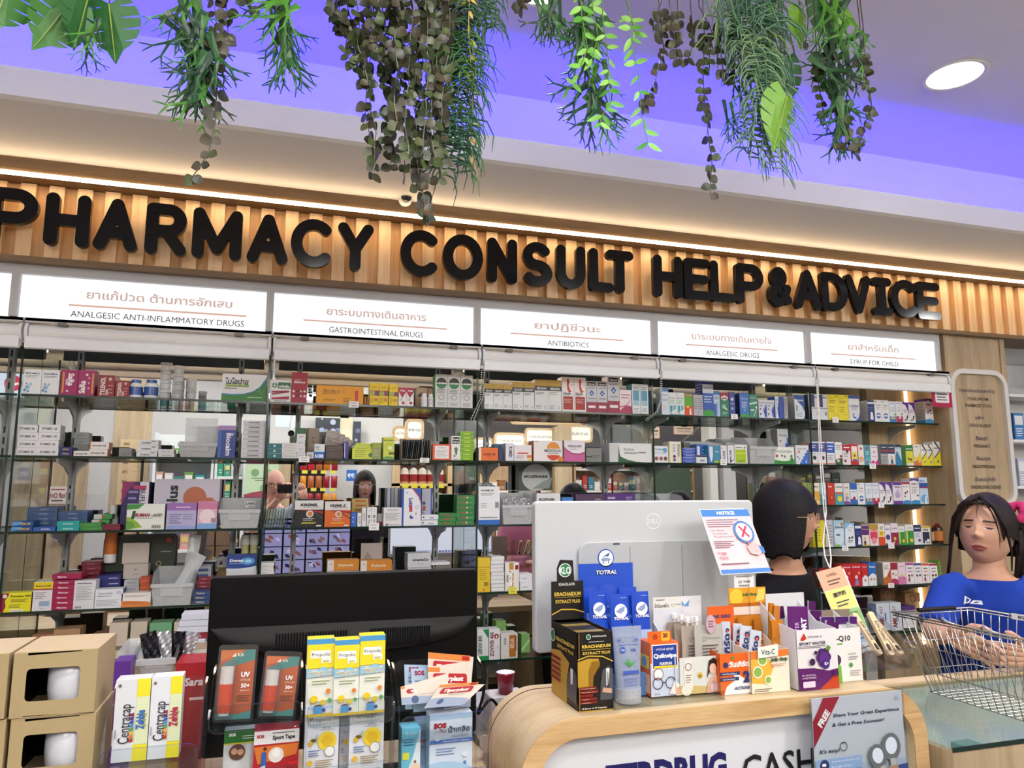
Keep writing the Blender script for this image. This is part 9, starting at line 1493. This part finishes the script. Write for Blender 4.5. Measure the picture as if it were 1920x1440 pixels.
locks(M,H,[([(.0,-.41,.42),(-.16,-.46,.30),(-.31,-.36,.1),(-.37,-.27,-.2),(-.38,-.25,-.5),(-.40,-.22,-.8)],.05),([(-.05,-.40,.42),(-.22,-.42,.26),(-.35,-.28,0),(-.40,-.18,-.35),(-.44,-.16,-.72)],.045),([(0,-.40,.42),(.14,-.46,.3),(.24,-.45,.1),(.28,-.42,-.1),(.29,-.42,-.28)],.012),([(.02,-.40,.42),(.2,-.42,.28),(.33,-.3,.0),(.37,-.2,-.3),(.37,-.18,-.55)],.035),([(0,-.43,.4),(.02,-.49,.25),(.01,-.49,.1)],.008),([(.03,-.43,.41),(.19,-.47,.2),(.25,-.44,.02),(.30,-.40,-.2)],.009),([(-.05,-.43,.41),(-.2,-.46,.22),(-.28,-.40,.0),(-.31,-.36,-.25)],.012)],'1a100e',e)
locks(M,H,[([(.3+.03*k,.22+.03*k,.2),(.46,.34,-.05),(.5-.03*k,.32+.04*k,-.5),(.44-.04*k,.3,-1.0)],.13)for k in range(4)]+[([(.30+.03*k,.12+.05*k,.05),(.36,.14+.05*k,-.3),(.33+.03*k,.1+.05*k,-.85)],.07)for k in range(3)],'140c0a',e,'ponytail')
b=MB();c0=Vector((.3,.22,.30));b.tube([M@((c0+Vector((.10*math.cos(t),.09*math.sin(t)*.6,.12*math.sin(t))))*H)for t in[k*math.pi/8 for k in range(17)]],[.016+.004*math.sin(k*2.4)for k in range(17)],8,'b02c5c',cap=False);b.build('scrunchie',CLOTH,e,smooth=True)
b=MB();p=at(1818,1128,y=1.86);q=fcam;r_x=RGT;F=Face(b,p-r_x*.02-UP*.012-Vector((0,0,0)),r_x+Vector((0,.0,0)),UP,.06,.03,lift=.001);F.draw([('p',[(0,.15),(.1,1),(.42,.62),(.3,.3)],'e8ecf4'),('p',[(.3,.2),(.5,.55),(.95,.5),(1,.1)],'dfe4f0'),('p',[(.12,.3),(.16,.8),(.34,.6)],'1c3c9c'),('p',[(.5,.25),(.6,.42),(.85,.38)],'1c3c9c')]);LOGO=b.build('shirt_emblem',CARD,e)
# woman in black with bobbed hair, seen from behind her shoulder
hc=at(1473,972,y=2.14);H=.232;th=RD(52);f=Vector((math.sin(th),-math.cos(th),0));sd=Vector((math.cos(th),math.sin(th),0));c=hc-Vector((0,0,.27))-f*.05
arms=[(c+sd*s*.155,c+sd*s*.2-UP*.27,c+sd*s*.18-UP*.5+f*.1,-UP+f*.4,sd*s,f,.5)for s in(-1,1)]
e,M=person('woman in a black T-shirt with a black chin-length bob, turned away in profile',(hc.x-f.x*.07,hc.y-f.y*.07),th,hc,RD(45),RD(-2),H,arms,'b98a6c','a05c50','1c1410','08080a','1c1c22',nk=.72)
hair('hair',M,H,lambda a,p:.10 if a<.75 else .10-(a-.75)*1.9 if a<1.05 else-.52+.0*a-.03*math.sin(p*9),'08080a',e,k=1.17,thick=.08)
specs(e,M,H,'b08a6c')
# people that only the mirror shows
def back_person(label,px_,py_,y,H,arms,skin,shirt,hz=None,hp=0,nt=64,**k):
 hc=vat(px_,py_,y);return person(label,(hc.x,hc.y-.05),RD(180),hc,RD(180),hp,H,arms(hc)if callable(arms)else arms,skin,'a06058','5a4438',shirt,'2c3040',nt=nt,**k)+(hc,)
V_=Vector
hc=V_((-.07,-.42,1.56));L_,R_h=V_((-.03,-.045,1.445)),V_((.15,-.03,1.50))
e,M=person('bald man in glasses and pale blue shirt holding up a phone, seen in the mirror',(-.07,-.5),RD(180),hc,RD(176),RD(4),.24,[(V_((-.26,-.42,1.33)),V_((-.24,-.2,1.16)),L_+V_((0,-.03,0)),V_((.5,0,.8)),V_((0,1,0)),V_((.7,0,.5)),.9),(V_((.12,-.42,1.33)),V_((.3,-.25,1.2)),V_((.17,-.1,1.43)),V_((-.3,0,1)),V_((.4,1,0)),V_((-1,0,.3)),.9)],'d8a48c','b07068','8a7868','9fb0c4','3c4454',nt=64)
specs(e,M,.24,'1c1c1c',r=.0022)
b=MB();b.prism(rr(-.045,-.036,.11,.036,.01,4),-.02,-.012,'1c1c1e');b.box(.0,.0,0,0,0,0)if 0 else b.prism(rr(-.04,-.031,.0,.031,.01,4),-.012,-.0095,'242428')
for cx_,cz_ in((-.028,.015),(-.028,-.015),(-.01,0)):b.prism([(cx_+.008*math.cos(t*math.pi/6),cz_+.008*math.sin(t*math.pi/6))for t in range(12)],-.0095,-.0085,'08080a')
b.build('phone',PLAST,loc=(0,-.012,EYE),cat='phone',label='black phone held sideways by the bald man, seen in the mirror')
arm_down=lambda hc:[(hc+V_((s*.17,-.05,-.27)),hc+V_((s*.2,-.03,-.52)),hc+V_((s*.15,.1,-.72)),V_((-s*.3,.8,-.2)),V_((0,0,1)),V_((-s,0,0)),.5)for s in(-1,1)]
e,M,hc=back_person('woman with black fringe, clear glasses and dark top facing the mirror, seen in the mirror',684,910,-.12,.232,arm_down,'d8a890','2c2c34')
hair('hair',M,.232,lambda a,p:.17 if a<.7 else .17-(a-.7)*3 if a<1.0 else-.72,'0e0a0a',e,k=1.13);specs(e,M,.232,'c8b4a4',r=.0018)
e,M,hc=back_person('woman in a pink knitted sweater at the counter, seen in the mirror',992,925,.82,.225,lambda hc:[(hc+V_((-.17,-.05,-.27)),hc+V_((-.24,.02,-.5)),hc+V_((-.1,.28,-.48)),V_((.6,.8,0)),V_((0,0,1)),V_((1,0,0)),.8),(hc+V_((.17,-.05,-.27)),hc+V_((.22,.05,-.5)),hc+V_((.15,.3,-.5)),V_((-.2,.9,0)),V_((0,0,1)),V_((-1,0,0)),.8)],'d8a890','b8707c',sleeve=1.0)
hair('hair',M,.225,lambda a,p:.22 if a<.7 else .22-(a-.7)*3 if a<1.0 else-.5,'3c2c24',e,k=1.1)
bpy.data.objects.remove(_to);bpy.data.scenes.remove(TS)
